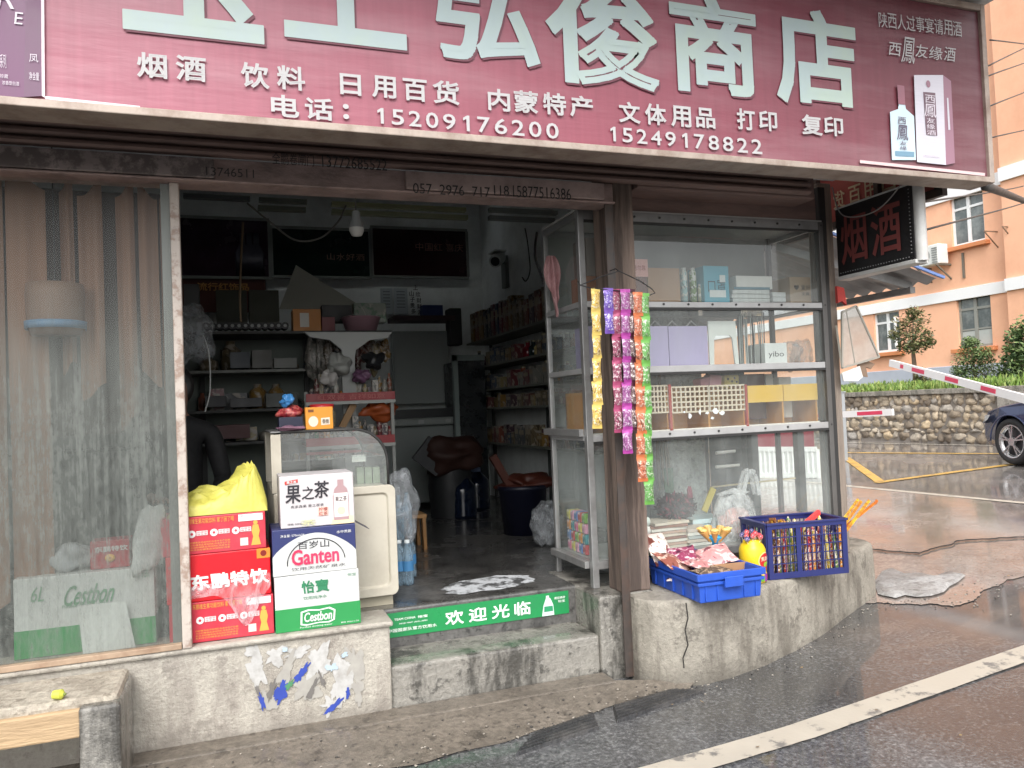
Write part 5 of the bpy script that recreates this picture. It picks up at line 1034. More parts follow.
def bagf(u, v):
    t_ = 2 * math.pi * u; w = .175 * (1 - .25 * v) * (1 if v < .8 else 1 - (v - .8) * 1.2); d_ = .10 * (1 - .5 * v)
    k = 1 + .16 * noise.noise(Vector((math.cos(t_) * 2.5, math.sin(t_) * 2.5, v * 4)))
    return Vector((c.x + w * k * math.cos(t_), c.y + d_ * k * math.sin(t_), zf0 + .28 * v + .012 * math.sin(t_ * 3) * v))
mb = MB(); mb.grid(bagf, 36, 16); mb.grid(lambda u, v: Vector((c.x + .13 * v * math.cos(6.283 * u), c.y + .05 * v * math.sin(6.283 * u), zf0 + .284 + .03 * (1 - v) + .008 * math.sin(u * 30))), 20, 3); mb.build('bag_body', BAGFILM, bag)
mb = MB(); hx = at(752, 480, 4.22)
for dy in (0, .05):
    pts = [(hx.x - .075, hx.y + dy, hx.z - .09), (hx.x - .05, hx.y + dy, hx.z - .01), (hx.x - .02, hx.y + dy, hx.z + .055), (hx.x + .01, hx.y + dy, hx.z + .06), (hx.x + .035, hx.y + dy, hx.z), (hx.x + .05, hx.y + dy, hx.z - .10)]
    for i in range(len(pts) - 1): mb.bar(pts[i], pts[i + 1], .012, .026)
mb.build('handle', BAGFILM, bag)
mb = MB(); mb.blob((c.x + .01, c.y, zf0 + .09), (.12, .07, .085), 9, .3); tag(mb.build('pink_goods', hm('c79a94', .5, .2)), 'pinkish packs inside the translucent carrier bag', 'packet')
# tissue packs in the side cabinet
TC = ['d9739a', '5a86c2', 'e0913c', 'd9d26a', 'c44a52', '4f9aa0', 'e6a8bf', '86b45a']
rp = random.Random(21); k = 0
for row in range(4):
    for col in range(5):
        a = 561 + col * 5.4; Y = 4.20 + .0 * col; p = at(a, 555 - row * 12, 4.2)
        mb = MB(); x0 = 1.94 + .0 * col
        mb.box(XL0 + .05, XL0 + .13, YC + .33 - .055 * col + .06, YC + .33 - .055 * col + .112, zf0 + row * .062 + .001, zf0 + row * .062 + .06)
        cc = TC[(col * 3 + row) % len(TC)]
        tag(mb.build('tissue_pack', printed('tis_' + cc, hexc(cc), (.75, .7, .7), tuple(v * .5 for v in hexc(cc)), 24), None, .008), ['pink', 'blue', 'orange', 'yellow', 'red', 'teal', 'pale pink', 'green'][(col * 3 + row) % 8] + ' tissue pack in the colourful pile inside the doorway side of the cabinet', 'tissue pack', 'colourful tissue packs'); k += 1
for i, (cc, nm) in enumerate((('3f9a5a', 'green rolled towel at the bottom'), ('d9a5ad', 'pink rolled towel in the middle'), ('dcd8d2', 'white rolled towel second from the top'), ('c7d0c8', 'pale rolled towel on top'))):
    z_ = zf0 + .03 + i * .052; mb = MB(); mb.cyl((1.935 + .15, YC + .06, z_), (1.935 + .36, YC + .06, z_), .027, n=14); tag(mb.build('rolled_towel', hm(cc, .8, .15)), nm + ' behind the post in the low cabinet', 'towel')
c = at(650, 540, 4.17); mb = MB(); mb.blob((c.x - .02, c.y, c.z), (.03, .03, .03), 2, .2); tag(mb.build('green_packet', hm('8fb59a', .5)), 'small pale green packet beside the post behind the glass', 'packet')

# ------------------------------------------------------------------ hanger with strips of candy packets
YH = 3.70
hang = thing('wire_hanger', 'black wire hanger tied to the wooden post above the candy strips', 'hanger', at(620, 285, YH))
hp = [at(x, y, YH) for x, y in ((578, 281), (580, 285), (586, 283), (600, 277), (619, 271), (640, 281), (652, 289), (655, 293), (650, 295), (640, 293), (612, 290), (590, 288), (580, 285))]
mb = MB(); mb.tube(hp, .003, 6); top = at(619, 271, YH); mb.tube([top, top + Vector((.002, .04, .02)), (top.x + .0, 3.855, top.z + .02)], .003, 6); mb.build('wire', BLK, hang)
def packet(w, h, seed):
    mb = MB()
    def side(s):
        def fn(u, v):
            e = min(1, 4.2 * min(v, 1 - v)); e = max(0, e - .35) / .65; b = math.sin(math.pi * u) ** .7 * e
            pinch = 1 - .14 * math.sin(math.pi * v) ** 2 + .05 * noise.noise(Vector((v * 6, seed, 1)))
            return Vector(((u - .5) * w * pinch, s * (.011 * b + .0006) + .003 * noise.noise(Vector((u * 4, v * 7, seed))), -h * v))
        return fn
    mb.grid(side(-1), 6, 12); mb.grid(side(1), 6, 12); return mb
def packet_mat(name, main, end, alt, dark):
    m, n, l, b = _base(name); tc = n.new('ShaderNodeTexCoord'); sp = n.new('ShaderNodeSeparateXYZ'); l.new(tc.outputs['Generated'], sp.inputs[0])
    t = noise_n(n, l, 55, 3, .6, tc.outputs['Object'], None, 1.5); v = noise_n(n, l, 34, 2, .5, tc.outputs['Object'], (1, 1, .6), 3)
    r1 = ramp(n, [(.54, 0), (.58, .85)]); l.new(t.outputs[0], r1.inputs[0]); r2 = ramp(n, [(.58, 0), (.62, .85)]); l.new(v.outputs[0], r2.inputs[0])
    c = mixc(n, l, r1.outputs[0], main, alt); c = mixc(n, l, r2.outputs[0], c, dark)
    re = ramp(n, [(.13, 1), (.17, 0), (.83, 0), (.87, 1)]); l.new(sp.outputs[2], re.inputs[0]); c = mixc(n, l, re.outputs[0], c, end)
    l.new(c, b.inputs['Base Color']); b.inputs['Roughness'].default_value = .28; b.inputs['Metallic'].default_value = .15; return m
WH = (.78, .76, .74)
strips = [('yellow', 595.5, 288, 6, 597, 428, ('c9a955', 'd0b560', 'e6dfc8', '6a4a22')), ('violet', 608, 288, 2, 609, 333, ('6d55a8', '6b4aa0', 'e8e2f0', '3a2a66')), ('wine red', 615, 289, 6, 618.5, 432, ('854058', 'a04468', 'd6c6c8', '3f1a22')), ('magenta', 625, 289, 7, 627.5, 453, ('8e5084', 'a03a8e', 'd6c8d6', '5c2f58')), ('dark brown', 631.5, 289, 6, 633.5, 430, ('6a5252', '4a2430', 'ece6e2', '2a1c1e')), ('orange', 637.5, 292, 8, 642, 481, ('ad6044', 'c06c42', 'd4c6b6', '5a2c18')), ('green', 644.5, 293, 9, 649, 504, ('5f9450', '66a04a', 'ccd0c0', '3a4a1e'))]
for si, (nm, xa, ya_, N, xb_, yb_, cols) in enumerate(strips):
    Yp = YH + (.012 if si in (2, 4) else 0) - .002 * si
    A, B_ = at(xa, ya_, Yp), at(xb_, yb_, Yp); root = thing('candy_strip', nm + ' strip of %d candy packets hanging from the wire hanger' % N, 'candy packets', A, 'strips of candy packets')
    m = packet_mat('packet_' + nm.replace(' ', '_'), *[hexc(c_) for c_ in (cols[0], cols[1], cols[2], cols[3])]); h = (A.z - B_.z) / N; meshes = [packet(.056 if si not in (4,) else .045, h * 1.03, s_ + si * 5) for s_ in range(3)]
    for k in range(N):
        mbk = MB(); src = meshes[k % 3]; f = k / N; off = A.lerp(B_, f)
        rot = Matrix.Rotation(rnd.uniform(-.22, .22), 3, 'Z') @ Matrix.Rotation(rnd.uniform(-.04, .04), 3, 'Y')
        mbk.v = [off + rot @ v for v in src.v]; mbk.f = src.f; mbk.m = src.m; mbk.sm = src.sm; me = mbk.build('packet', m, root)

# ------------------------------------------------------------------ snack crates on the platform
ZP = .5475
# blue euro crate
crx, cry = 2.42, 3.745; W_, D_, H_ = .385, .55, .150
cr = thing('blue_crate', 'bright blue plastic crate full of snack bags on the platform edge', 'crate', (crx, cry, ZP)); cr.rotation_euler = (0, 0, R(-2))
BLUE = mat('crate_blue', hexc('2c55b8'), .42, .08, 6, (.02, .05, .22), .35, 5)
mb = MB(); f_ = .012
def wall_tap(mb, W, D, H, t, mi=0):
    o0 = [(-W / 2 + f_, -D / 2 + f_), (W / 2 - f_, -D / 2 + f_), (W / 2 - f_, D / 2 - f_), (-W / 2 + f_, D / 2 - f_)]; o1 = [(-W / 2, -D / 2), (W / 2, -D / 2), (W / 2, D / 2), (-W / 2, D / 2)]
    i1 = [(x - t * (1 if x > 0 else -1), y - t * (1 if y > 0 else -1)) for x, y in o1]; i0 = [(x - t * (1 if x > 0 else -1), y - t * (1 if y > 0 else -1)) for x, y in o0]
    vs = [(x, y, 0) for x, y in o0] + [(x, y, H) for x, y in o1] + [(x, y, H) for x, y in i1] + [(x, y, .006) for x, y in i0]
    mb.add(vs, [(k * 4 + i, k * 4 + (i + 1) % 4, (k + 1) * 4 + (i + 1) % 4, (k + 1) * 4 + i) for k in range(3) for i in range(4)] + [(3, 2, 1, 0), (12, 13, 14, 15)], mi)
C0 = Vector((crx, cry, ZP)); sv = lambda m_: setattr(m_, 'v', [v + C0 for v in m_.v])
wall_tap(mb, W_, D_, H_, .008); sv(mb); mb.build('tub', BLUE, cr, .004)
mb = MB(); hw, hd = W_ / 2, D_ / 2
for (a, b_) in (((-hw - .012, -hd - .012), (hw + .012, -hd)), ((-hw - .012, hd), (hw + .012, hd + .012)), ((-hw - .012, -hd), (-hw, hd)), ((hw, -hd), (hw + .012, hd))): mb.box(a[0], b_[0], a[1], b_[1], H_ - .035, H_ + .002)
for (a, b_) in (((-hw - .006, -hd - .006), (hw + .006, -hd + .004)), ((-hw - .006, -hd), (-hw + .004, hd)), ((hw - .004, -hd), (hw + .006, hd))): mb.box(a[0], b_[0], a[1], b_[1], H_ - .062, H_ - .045)
sv(mb); mb.build('rim', BLUE, cr, .003)
mb = MB(); mb.box(-.055, .055, -hd - .03, -hd - .011, H_ - .075, H_ - .045); mb.box(-.055, .055, -hd - .03, -hd - .024, H_ - .05, H_ - .02); sv(mb); mb.build('handle', BLUE, cr, .003)
mb = MB()
for x in (-.15, -.08, .08, .15): mb.box(x - .004, x + .004, -hd + .002, -hd + .012, .01, H_ - .06)
for y in (-.2, -.1, 0, .1, .2): mb.box(-hw + .0, -hw + .009, y - .004, y + .004, .01, H_ - .06)
sv(mb); mb.build('ribs', BLUE, cr)
def pillow(name, label, c, size, rot, m, seed, cat='snack bag', grp=None):
    mb = MB(); w, h, t_ = size
    from mathutils import Euler
    E3 = Euler(rot).to_matrix()
    for s_ in (-1, 1):
        def fn(u, v):
            e = max(0, math.sin(math.pi * u)) ** .55 * max(0, math.sin(math.pi * v)) ** .55
            return Vector(c) + E3 @ Vector(((u - .5) * w * (1 - .06 * math.sin(math.pi * v)), (v - .5) * h * (1 - .08 * math.sin(math.pi * u)), s_ * t_ / 2 * e * (1 + .5 * noise.noise(Vector((u * 5, v * 5, seed + s_)))) + .004 * noise.noise(Vector((u * 9, v * 9, seed)))))
        mb.grid(fn, 14, 14)
    return tag(mb.build(name, m), label, cat, grp)
PK = printed('bag_pink', hexc('c98f8f'), hexc('e0c4c0'), hexc('7d4650'), 17); BRW = printed('bag_brown', hexc('e3d5cc'), hexc('6e3a30'), hexc('3f201c'), 13); PUR = printed('bag_purple', hexc('8a3a58'), hexc('d9c0c4'), hexc('51203a'), 20)
zc = ZP + H_
pillow('snack_bag', 'white and brown snack bag standing at the left end of the blue crate', (crx - .14, cry + .22, zc + .05), (.19, .22, .06), (.9, .1, .3), BRW, 1)
pillow('snack_bag', 'brown snack bag lying low beside the white and brown bag', (crx - .15, cry + .07, zc + .005), (.17, .2, .05), (.35, .2, .2), printed('bag_br2', hexc('8d5448'), hexc('d7b7a8'), hexc('4d2420'), 15), 2)
pillow('snack_bag', 'purple red snack bag near the middle of the blue crate', (crx - .06, cry + .10, zc + .012), (.16, .2, .05), (.5, -.1, -.4), PUR, 3)
pillow('snack_bag', 'large pale pink snack bag on the right of the blue crate', (crx + .09, cry + .03, zc + .02), (.22, .24, .06), (.25, -.2, -.3), PK, 4)
pillow('snack_bag', 'flat pink printed snack bag under the pale pink one', (crx - .02, cry - .04, zc - .008), (.2, .2, .04), (.2, .05, .5), printed('bag_pk2', hexc('b98080'), hexc('d8c0bd'), hexc('6a3a40'), 20), 5)
pillow('snack_bag', 'dark speckled snack bag at the near end of the blue crate', (crx - .03, cry - .16, zc - .02), (.22, .16, .04), (.1, 0, .2), printed('bag_dk', hexc('5a4a40'), hexc('a08a74'), hexc('2a211c'), 26), 6)
mb = MB(); mb.obox((crx + .09, cry - .12, zc - .045), (.19, .003, .10), (.1, 0, -.1)); mb.obox((crx + .09, cry - .17, zc - .06), (.2, .13, .004), (.1, 0, -.1)); tag(mb.build('cardboard_piece', hm('a07c5c', .75)), 'folded brown cardboard piece at the near right end of the blue crate', 'cardboard')
c = Vector((crx + .02, cry + .20, zc + .005)); bb = thing('cyan_wrap', 'cyan crumpled wrapper in a small blue bowl inside the crate', 'wrapper', c); mb = MB(); mb.blob(c, (.075, .05, .028), 4, .35, freq=3); mb.build('wrap', hm('6fb6d8', .3, .15), bb)
mb = MB(); mb.lathe([(.05, -.03), (.085, .005), (.092, .02), (.086, .02), (.05, -.02)], c, 18); mb.build('bowl', hm('2b62c4', .4), bb)
# base filler of the crate
rp = random.Random(4)
for i in range(10):
    pillow('snack_bag', 'assorted snack bags filling the bottom of the blue crate', (crx + rp.uniform(-.13, .13), cry + rp.uniform(-.2, .2), ZP + .05 + rp.uniform(0, .05)), (.15, .15, .04), (rp.uniform(-.3, .3), rp.uniform(-.3, .3), rp.random() * 3), (PK, PUR, BRW)[i % 3], 30 + i, grp='bags in the bottom of the crate')
# navy lattice crate
kx, ky = 3.128, 3.857; KW, KD, KH = .505, .30, .315
nv = thing('navy_crate', 'navy blue lattice crate of candy tubes on the platform by the right post', 'crate', (kx, ky, ZP)); nv.rotation_euler = (0, 0, R(-8.5))
NAV = mat('crate_navy', hexc('232a63'), .42, .08, 8, (.012, .015, .05), .4, 5); K0 = Vector((kx, ky, ZP)); svk = lambda m_: setattr(m_, 'v', [v + K0 for v in m_.v]); KR = Matrix.Rotation(R(-8.5), 3, 'Z'); svr = lambda m_: setattr(m_, 'v', [KR @ v + K0 for v in m_.v])
mb = MB(); mb.box(-KW / 2 + .01, KW / 2 - .01, -KD / 2 + .01, KD / 2 - .01, 0, .014); svk(mb); mb.build('base', NAV, nv, .003)
def lattice(p0, ux, L, H, cols, rows, thick):
    mb = MB(); ux = Vector(ux); p0 = Vector(p0); nn = Vector((ux.y, -ux.x, 0))
    def bx(a0, a1, z0, z1, d):
        vs = [p0 + ux * a + nn * t_ + Vector((0, 0, z)) for z in (z0, z1) for t_ in (-d / 2, d / 2) for a in (a0, a1)]
        mb.add(vs, [(0, 2, 3, 1), (4, 5, 7, 6), (0, 1, 5, 4), (2, 6, 7, 3), (0, 4, 6, 2), (1, 3, 7, 5)])
    bx(0, L, H - .03, H, .016); bx(0, L, 0, .035, .013); bx(0, .03, 0, H, .014); bx(L - .03, L, 0, H, .0145)
    bx(L * .36, L * .36 + .03, .035, H - .03, .010); bx(L * .68, L * .68 + .012, .035, H - .03, .0095)
    for i in range(1, cols): bx(L * i / cols - .0022, L * i / cols + .0022, .034, H - .029, .006)
    for j in range(1, rows): z = .035 + (H - .065) * j / rows; bx(.02, L - .02, z - .003, z + .003, .0075)
    bx(-.006, L + .006, H - .006, H + .004, .030)
    svk(mb); mb.build('lattice_side', NAV, nv, .001)
lattice((-KW / 2, -KD / 2, 0), (1, 0, 0), KW, KH, 18, 5, .01); lattice((KW / 2, -KD / 2, 0), (0, 1, 0), KD, KH, 12, 5, .01); lattice((KW / 2, KD / 2, 0), (-1, 0, 0), KW, KH, 18, 5, .01); lattice((-KW / 2, KD / 2, 0), (0, -1, 0), KD, KH, 12, 5, .01)
CC = [('b3262e', 'red'), ('d98a2c', 'orange'), ('d9c24a', 'yellow'), ('6a2a5a', 'purple'), ('b9b3a8', 'pale'), ('a03a50', 'crimson'), ('5a7a3a', 'green'), ('7a4a2c', 'brown')]
rp = random.Random(9)
for i in range(60):
    cc, nm = CC[rp.randrange(len(CC))]; x = -KW / 2 + .035 + (i % 15) * .0315 + rp.uniform(-.006, .006); y = -KD / 2 + .03 + (i // 15) * .08 + rp.uniform(-.012, .012); top_ = .15 + rp.uniform(0, .13) if i // 15 < 2 else .22 + rp.uniform(0, .08)
    mb = MB(); b0 = Vector((x, y, .016)); b1 = Vector((x + rp.uniform(-.02, .02), y + rp.uniform(-.012, .012), top_)); mb.cyl(b0, b1, .0105, .0105, 8); mb.cyl(b1, b1 + Vector((0, 0, .018)), .011, .003, 8); svr(mb)
    tag(mb.build('candy_tube', printed('tube_' + cc, hexc(cc), (.7, .62, .5), tuple(v * .35 for v in hexc(cc)), 60)), nm + ' candy tube standing among others in the navy crate', 'candy tube', 'candy tubes in the navy crate')
for i, (a, b_, cc) in enumerate((((857, 521), (868, 502), 'e0b030'), ((852, 521), (860, 503), 'd89a28'), ((845, 521), (857, 501), 'e8c040'), ((862, 521), (876, 502), 'd67a24'))):
    p = K0 + KR @ Vector((.20 + .008 * i, -.05 + .05 * i, .10)); q_ = at(*b_, 3.78 + .05 * i); mb = MB(); mb.bar(p, q_, .018, .008); mb.obox(q_ , (.03, .008, .016), (0, -.8, 0)); tag(mb.build('long_candy', mat('candy_' + cc, hexc(cc), .35, .15, 30, (.45, .12, .03), .8, 24, dsharp=(.46, .54))), ['long yellow and orange candy stick, third from the left out of the navy crate', 'long amber candy stick, second from the left out of the navy crate', 'long bright yellow candy stick, leftmost of those out of the navy crate', 'long orange candy stick, rightmost out of the navy crate'][i], 'candy stick')
p, q_ = at(805, 524, 3.86), at(819, 512, 3.9); mb = MB(); d_ = q_ - p; mb.bar(p - d_ * .6, q_, .02, .03); tag(mb.build('red_candy', hm('d04a4a', .4)), 'red candy pack sticking up inside the navy crate', 'candy')
c = K0 + Vector((-.09, .03, .28)); mb = MB()
for i in range(26): a_ = R(rp.uniform(0, 360)); mb.cyl((c.x + rp.uniform(-.07, .07), c.y + rp.uniform(-.04, .04), c.z - .12), (c.x + rp.uniform(-.07, .07), c.y + rp.uniform(-.04, .04), c.z + rp.uniform(.0, .045)), .006, n=6, mi=i % 2)
tag(mb.build('candy_bundle', [hm('b8862c', .35), hm('7a4a24', .4)]), 'bundle of gold wrapped candy rods rising above the navy crate rim', 'candy')
# yellow lollipop jar
jx, jy = 2.765, 3.765; jar = thing('lollipop_jar', 'yellow lollipop jar with a round red label between the crates', 'jar', (jx, jy, ZP)); YLW = mat('jar_yellow', hexc('e0bf22'), .35, .1, 10, (.75, .45, .05), .3, 12)
mb = MB(); prof = [(0, .0), (.068, .0), (.074, .012), (.074, .055), (.071, .06), (.074, .066), (.074, .185), (.062, .21), (.05, .222), (.05, .235), (0, .236)]; mb.lathe(prof, (jx, jy, ZP), 28); mb.build('body', YLW, jar)
mb = MB()
def onj(a, z, r=.0755): return Vector((jx + r * math.sin(a), jy - r * math.cos(a), ZP + z))
def jdisc(mb, a0, zc_, rz, mi, r, n=20): mb.poly([onj(a0 + rz * math.cos(t_) / .0755, zc_ + rz * math.sin(t_), r) for t_ in [2 * math.pi * i / n for i in range(n)]], mi) if False else mb.add([onj(a0, zc_, r + .0012)] + [onj(a0 + rz * math.cos(t_) / .0755, zc_ + rz * math.sin(t_), r) for t_ in [2 * math.pi * i / n for i in range(n)]], [(0, i + 1, (i + 1) % n + 1) for i in range(n)], mi, True)
jdisc(mb, .45, .125, .05, 0, .0755); jdisc(mb, .45, .125, .043, 1, .0775); jdisc(mb, .38, .105, .014, 2, .0795); jdisc(mb, .62, .11, .011, 2, .0795)
gv, gf = glyphs('果果棒', .03); mb.add([onj(.45 + (x - .5) * .072 / .0755, .125 + y * .024, .0800) for x, y in gv], gf, 3)
gv, gf = glyphs('水果味棒棒糖', .0); mb.add([onj(.45 + (x - .5) * .07 / .0755, .07 + y * .012, .0758) for x, y in gv], gf, 1)
jdisc(mb, .5, .03, .022, 4, .0756); jdisc(mb, .1, .028, .018, 5, .0756); jdisc(mb, .95, .032, .02, 1, .0756)
mb.build('printed_label', [hm('f0d890', .4), hm('c02828', .4), hm('8fb03a', .4), hm('f3e9c8', .4), hm('8a3c96', .4), hm('5a9a3a', .4)], jar)
rp = random.Random(14)
for i in range(13):
    a_ = 2.4 * i; r_ = .012 + .011 * math.sqrt(i) * 1.25; c = Vector((jx + r_ * math.cos(a_), jy + r_ * math.sin(a_), ZP + .285 - r_ * .5 + rp.uniform(-.01, .012))); lo = thing('lollipop', ('red' if i % 3 else 'dark blue') + ' wrapped lollipop standing in the yellow jar', 'lollipop', c, 'lollipops in the yellow jar')
    mb = MB(); mb.blob(c, (.0145, .0145, .016), i, .1, 10, 8); mb.build('sweet', printed('lol_r', (.55, .05, .07), (.75, .3, .3), (.3, .02, .05), 50) if i % 3 else printed('lol_b', (.05, .05, .16), (.4, .35, .5), (.03, .02, .08), 50), lo)
    mb = MB(); mb.cyl((c.x, c.y, c.z - .015), (jx + (c.x - jx) * .7, jy + (c.y - jy) * .7, ZP + .2), .002, n=5); mb.build('stick', hm('e6e2da', .5), lo)
# cone candy stand
sx_, sy_ = 2.60, 4.005 - .12; st = thing('cone_stand', 'cyan plastic stand holding ice cream cone candies behind the crates', 'stand', (sx_, sy_, ZP)); CY = mat('stand_cyan', hexc('2c9fd6'), .35, .06, 8)
mb = MB(); mb.lathe([(.0, 0), (.075, 0), (.07, .012), (.03, .03), (.02, .06), (.02, .10), (.07, .135), (.075, .14), (.02, .155), (.016, .22), (.055, .25), (.058, .256), (.012, .262), (0, .262)], (sx_, sy_, ZP), 18); mb.build('pedestal', CY, st)
for i in range(7):
    a_ = i * .9 - 1.2; d_ = Vector((math.cos(a_) * .75, math.sin(a_) * .6, 1)).normalized(); b0 = Vector((sx_ + .03 * math.cos(a_), sy_ + .03 * math.sin(a_), ZP + .225)); cn = thing('cone_candy', 'ice cream cone shaped candies fanned out in the cyan stand', 'candy cone', b0, 'cone candies in the cyan stand')
    mb = MB(); mb.cyl(b0, b0 + d_ * .085, .006, .024, 12); mb.build('wafer', mat('cone_wafer', (.55, .33, .10), .5, .2, 40), cn); mb = MB(); mb.blob(b0 + d_ * .087, (.024, .024, .010), i, .1, 10, 6); mb.build('cream', hm('e2c37a', .4, .15), cn)
# ------------------------------------------------------------------ shop interior
YBW = 8.96
def poster(name, label, px, col, col2, Y=YBW, txt=None, glossy=.25):
    x0, x1, z0, z1 = pbox(*px, Y); t = thing(name, label, 'poster', ((x0 + x1) / 2, Y, z0)); mb = MB(); mb.box(x0, x1, Y, Y + .03, z0, z1)
    mb.build('picture', mat('poster_' + col, tuple(min(1, v * .8 + .003) for v in hexc(col)), glossy, .3, 1.6, tuple(min(1, v * .8 + .003) for v in hexc(col2)), .9, 1.1), t); mb = MB()
    for a, b_, c_, d_ in ((x0 - .02, x1 + .02, z0 - .03, z0), (x0 - .02, x1 + .02, z1, z1 + .03), (x0 - .03, x0, z0, z1), (x1, x1 + .03, z0, z1)): mb.box(a, b_, Y - .015, Y + .03, c_, d_)
    mb.build('frame', hm('7f8480', .4), t)
    if txt:
        for body, f in txt: mb = MB(); w, h = x1 - x0, z1 - z0; mb.ftext(body, x0 + w * f[0], x0 + w * f[1], z0 + h * f[2], z0 + h * f[3], Y - .004, 0, .01); mb.build('lettering', hm('8a6a5e', .5), t)
    return t, (x0, x1, z0, z1)
t, b_ = poster('wall_poster', 'purple poster with bottles high on the back wall, left of the green one', (150, 268, 219, 276), '2c1624', '4a3a50')
mb = MB()
for px in (243, 250, 257): p = at(px, 262, YBW - .012); mb.lathe([(0, -.16), (.075, -.16), (.08, .1), (.03, .2), (.028, .32), (0, .32)], p, 10)
for v in mb.v: v.y = YBW - .006 + (v.y - YBW) * .05
mb.build('bottle_print', hm('33333f', .4, .3), t)
poster('wall_poster', 'dark green glossy poster high in the middle of the back wall', (273, 369, 230, 276), '0c1f1a', '1d3a30', txt=(('山水好酒', (.55, .95, .35, .5)),))
poster('wall_poster', 'dark red poster with faint characters high on the right of the back wall', (373, 466, 230, 276), '2a0b10', '14080c', txt=(('中国红 喜庆', (.45, .97, .55, .72)),))
x0, x1, z0, z1 = pbox(168, 266, 278, 312, YBW); t = thing('shop_notice', 'red brown board with gold characters under the purple poster', 'board', (x0, YBW, z0)); mb = MB(); mb.box(x0, x1, YBW, YBW + .03, z0, z1); mb.build('board', hm('4d241c', .5), t); mb = MB(); a = pbox(197, 249, 283, 291, YBW); mb.ftext('流行红饰品', *a[:2], *a[2:], YBW - .004, 0, .03); mb.build('lettering', hm('b98a4c', .5), t)
for k, (px, lb) in enumerate((((381, 393, 288, 314), 'left white printed notice sheet on the back wall'), ((394.5, 408, 288, 314), 'right white printed notice sheet on the back wall'))):
    x0, x1, z0, z1 = pbox(*px, YBW); t = thing('notice_sheet', lb, 'notice', (x0, YBW, z0)); mb = MB(); mb.box(x0, x1, YBW + .02, YBW + .03, z0, z1); mb.build('paper', hm('b9c2c6', .6), t); mb = MB()
    for i in range(6): zz_ = z1 - (z1 - z0) * (.15 + .12 * i); mb.box(x0 + .03, x1 - .03, YBW + .018, YBW + .02, zz_, zz_ + .012)
    mb.build('printed_lines', hm('7d868c', .6), t)
mb = MB()
for i, (ch, px, py) in enumerate((('上', 416, 287), ('山', 412, 293), ('欣', 418.5, 294), ('子', 413, 299), ('财', 419.5, 300), ('贵', 413, 305), ('财', 420, 306), ('多', 414, 311), ('源', 420.5, 312))): a = pbox(px - 2.3, px + 2.3, py - 2.6, py + 2.6, YBW); mb.ftext(ch, *a[:2], *a[2:], YBW + .03, 0, .02)
tag(mb.build('wall_calligraphy', hm('20242a', .7)), 'small black handwritten characters on the white back wall', 'calligraphy')
# ceiling strips, bulb, wires
for k, (a, b_, py, Y, c_) in enumerate(((183, 250, 195, 5.3, '55595a'), (259, 307, 199, 5.3, '62665f'), (258, 306, 207, 5.0, '55594f'), (332, 466, 203, 5.3, '8b8e6e'), (332, 468, 211, 5.0, '73775f'), (490, 558, 209, 5.3, '7f8580'), (490, 555, 217, 5.0, '6b716f'))):
    p, q_ = at(a, py, Y), at(b_, py, Y); mb = MB(); mb.box(p.x, q_.x, Y, Y + .05, p.z - .014, p.z + .014); tag(mb.build('ceiling_batten', hm(c_, .4)), ['short grey batten at the far left of the ceiling', 'upper short batten left of the light bulb', 'lower short batten left of the light bulb', 'long pale batten above the light bulb', 'long dull batten crossing behind the light bulb', 'upper pale batten at the right of the ceiling', 'lower grey batten at the right of the ceiling'][k], 'batten')
c = at(356.5, 228, 4.6); bu = thing('light_bulb', 'unlit white light bulb hanging in the doorway', 'bulb', c)
mb = MB(); mb.lathe([(0, -.052), (.03, -.045), (.042, -.02), (.044, .0)], c, 18); mb.build('globe', hm('d9d9d2', .35, .04), bu); mb = MB(); mb.lathe([(.044, .0), (.036, .03), (.026, .055), (.025, .09), (.018, .10), (.0, .102)], c, 16); mb.build('socket', hm('8e918e', .4), bu); mb = MB(); mb.tube([c + Vector((0, 0, .1)), c + Vector((0, .01, .25)), c + Vector((0, .02, .6))], .004, 5); mb.build('cord', hm('6a6a66', .6), bu)
cable('cable', [at(247, 203, 4.9), at(270, 222, 4.9), at(295, 240, 4.9), at(320, 238, 4.9), at(338, 222, 4.9), at(346, 205, 4.9)], .006, hm('5d5a55', .5), 'grey cable drooping across the top of the doorway')
cable('cable', [at(525, 228, 6.5), at(528, 245, 6.5), at(530, 270, 6.5), at(526, 281, 6.5), at(522, 277, 6.5)], .006, BLK, 'thin black hooked cable hanging by the right wall')
cable('cable', [at(537, 232, 4.9), at(535, 255, 4.9), at(541, 275, 4.9), at(547, 292, 4.9)], .009, BLK, 'thick black cable looping beside the pink rag')
c = at(498, 259, 8.0); cm = thing('security_camera', 'white security camera on a bracket on the right interior wall', 'camera', c); d_ = Vector((-.5, -.75, -.35)).normalized(); mb = MB(); mb.cyl(c - d_ * .12, c + d_ * .13, .07, n=14); mb.box(c.x - .07, c.x + .07, c.y - .1, c.y + .12, c.z + .07, c.z + .085); mb.build('body', hm('c9cecb', .4), cm); mb = MB(); mb.cyl(c + d_ * .131, c + d_ * .14, .05, n=12); mb.build('lens', hm('24282a', .2), cm); mb = MB(); mb.tube([c, c + Vector((.12, .05, -.05)), (2.9, c.y + .1, c.z - .02)], .018, 8); mb.box(2.86, 2.9, c.y + .03, c.y + .17, c.z - .3, c.z + .05); mb.build('bracket', hm('7f8683', .5), cm)
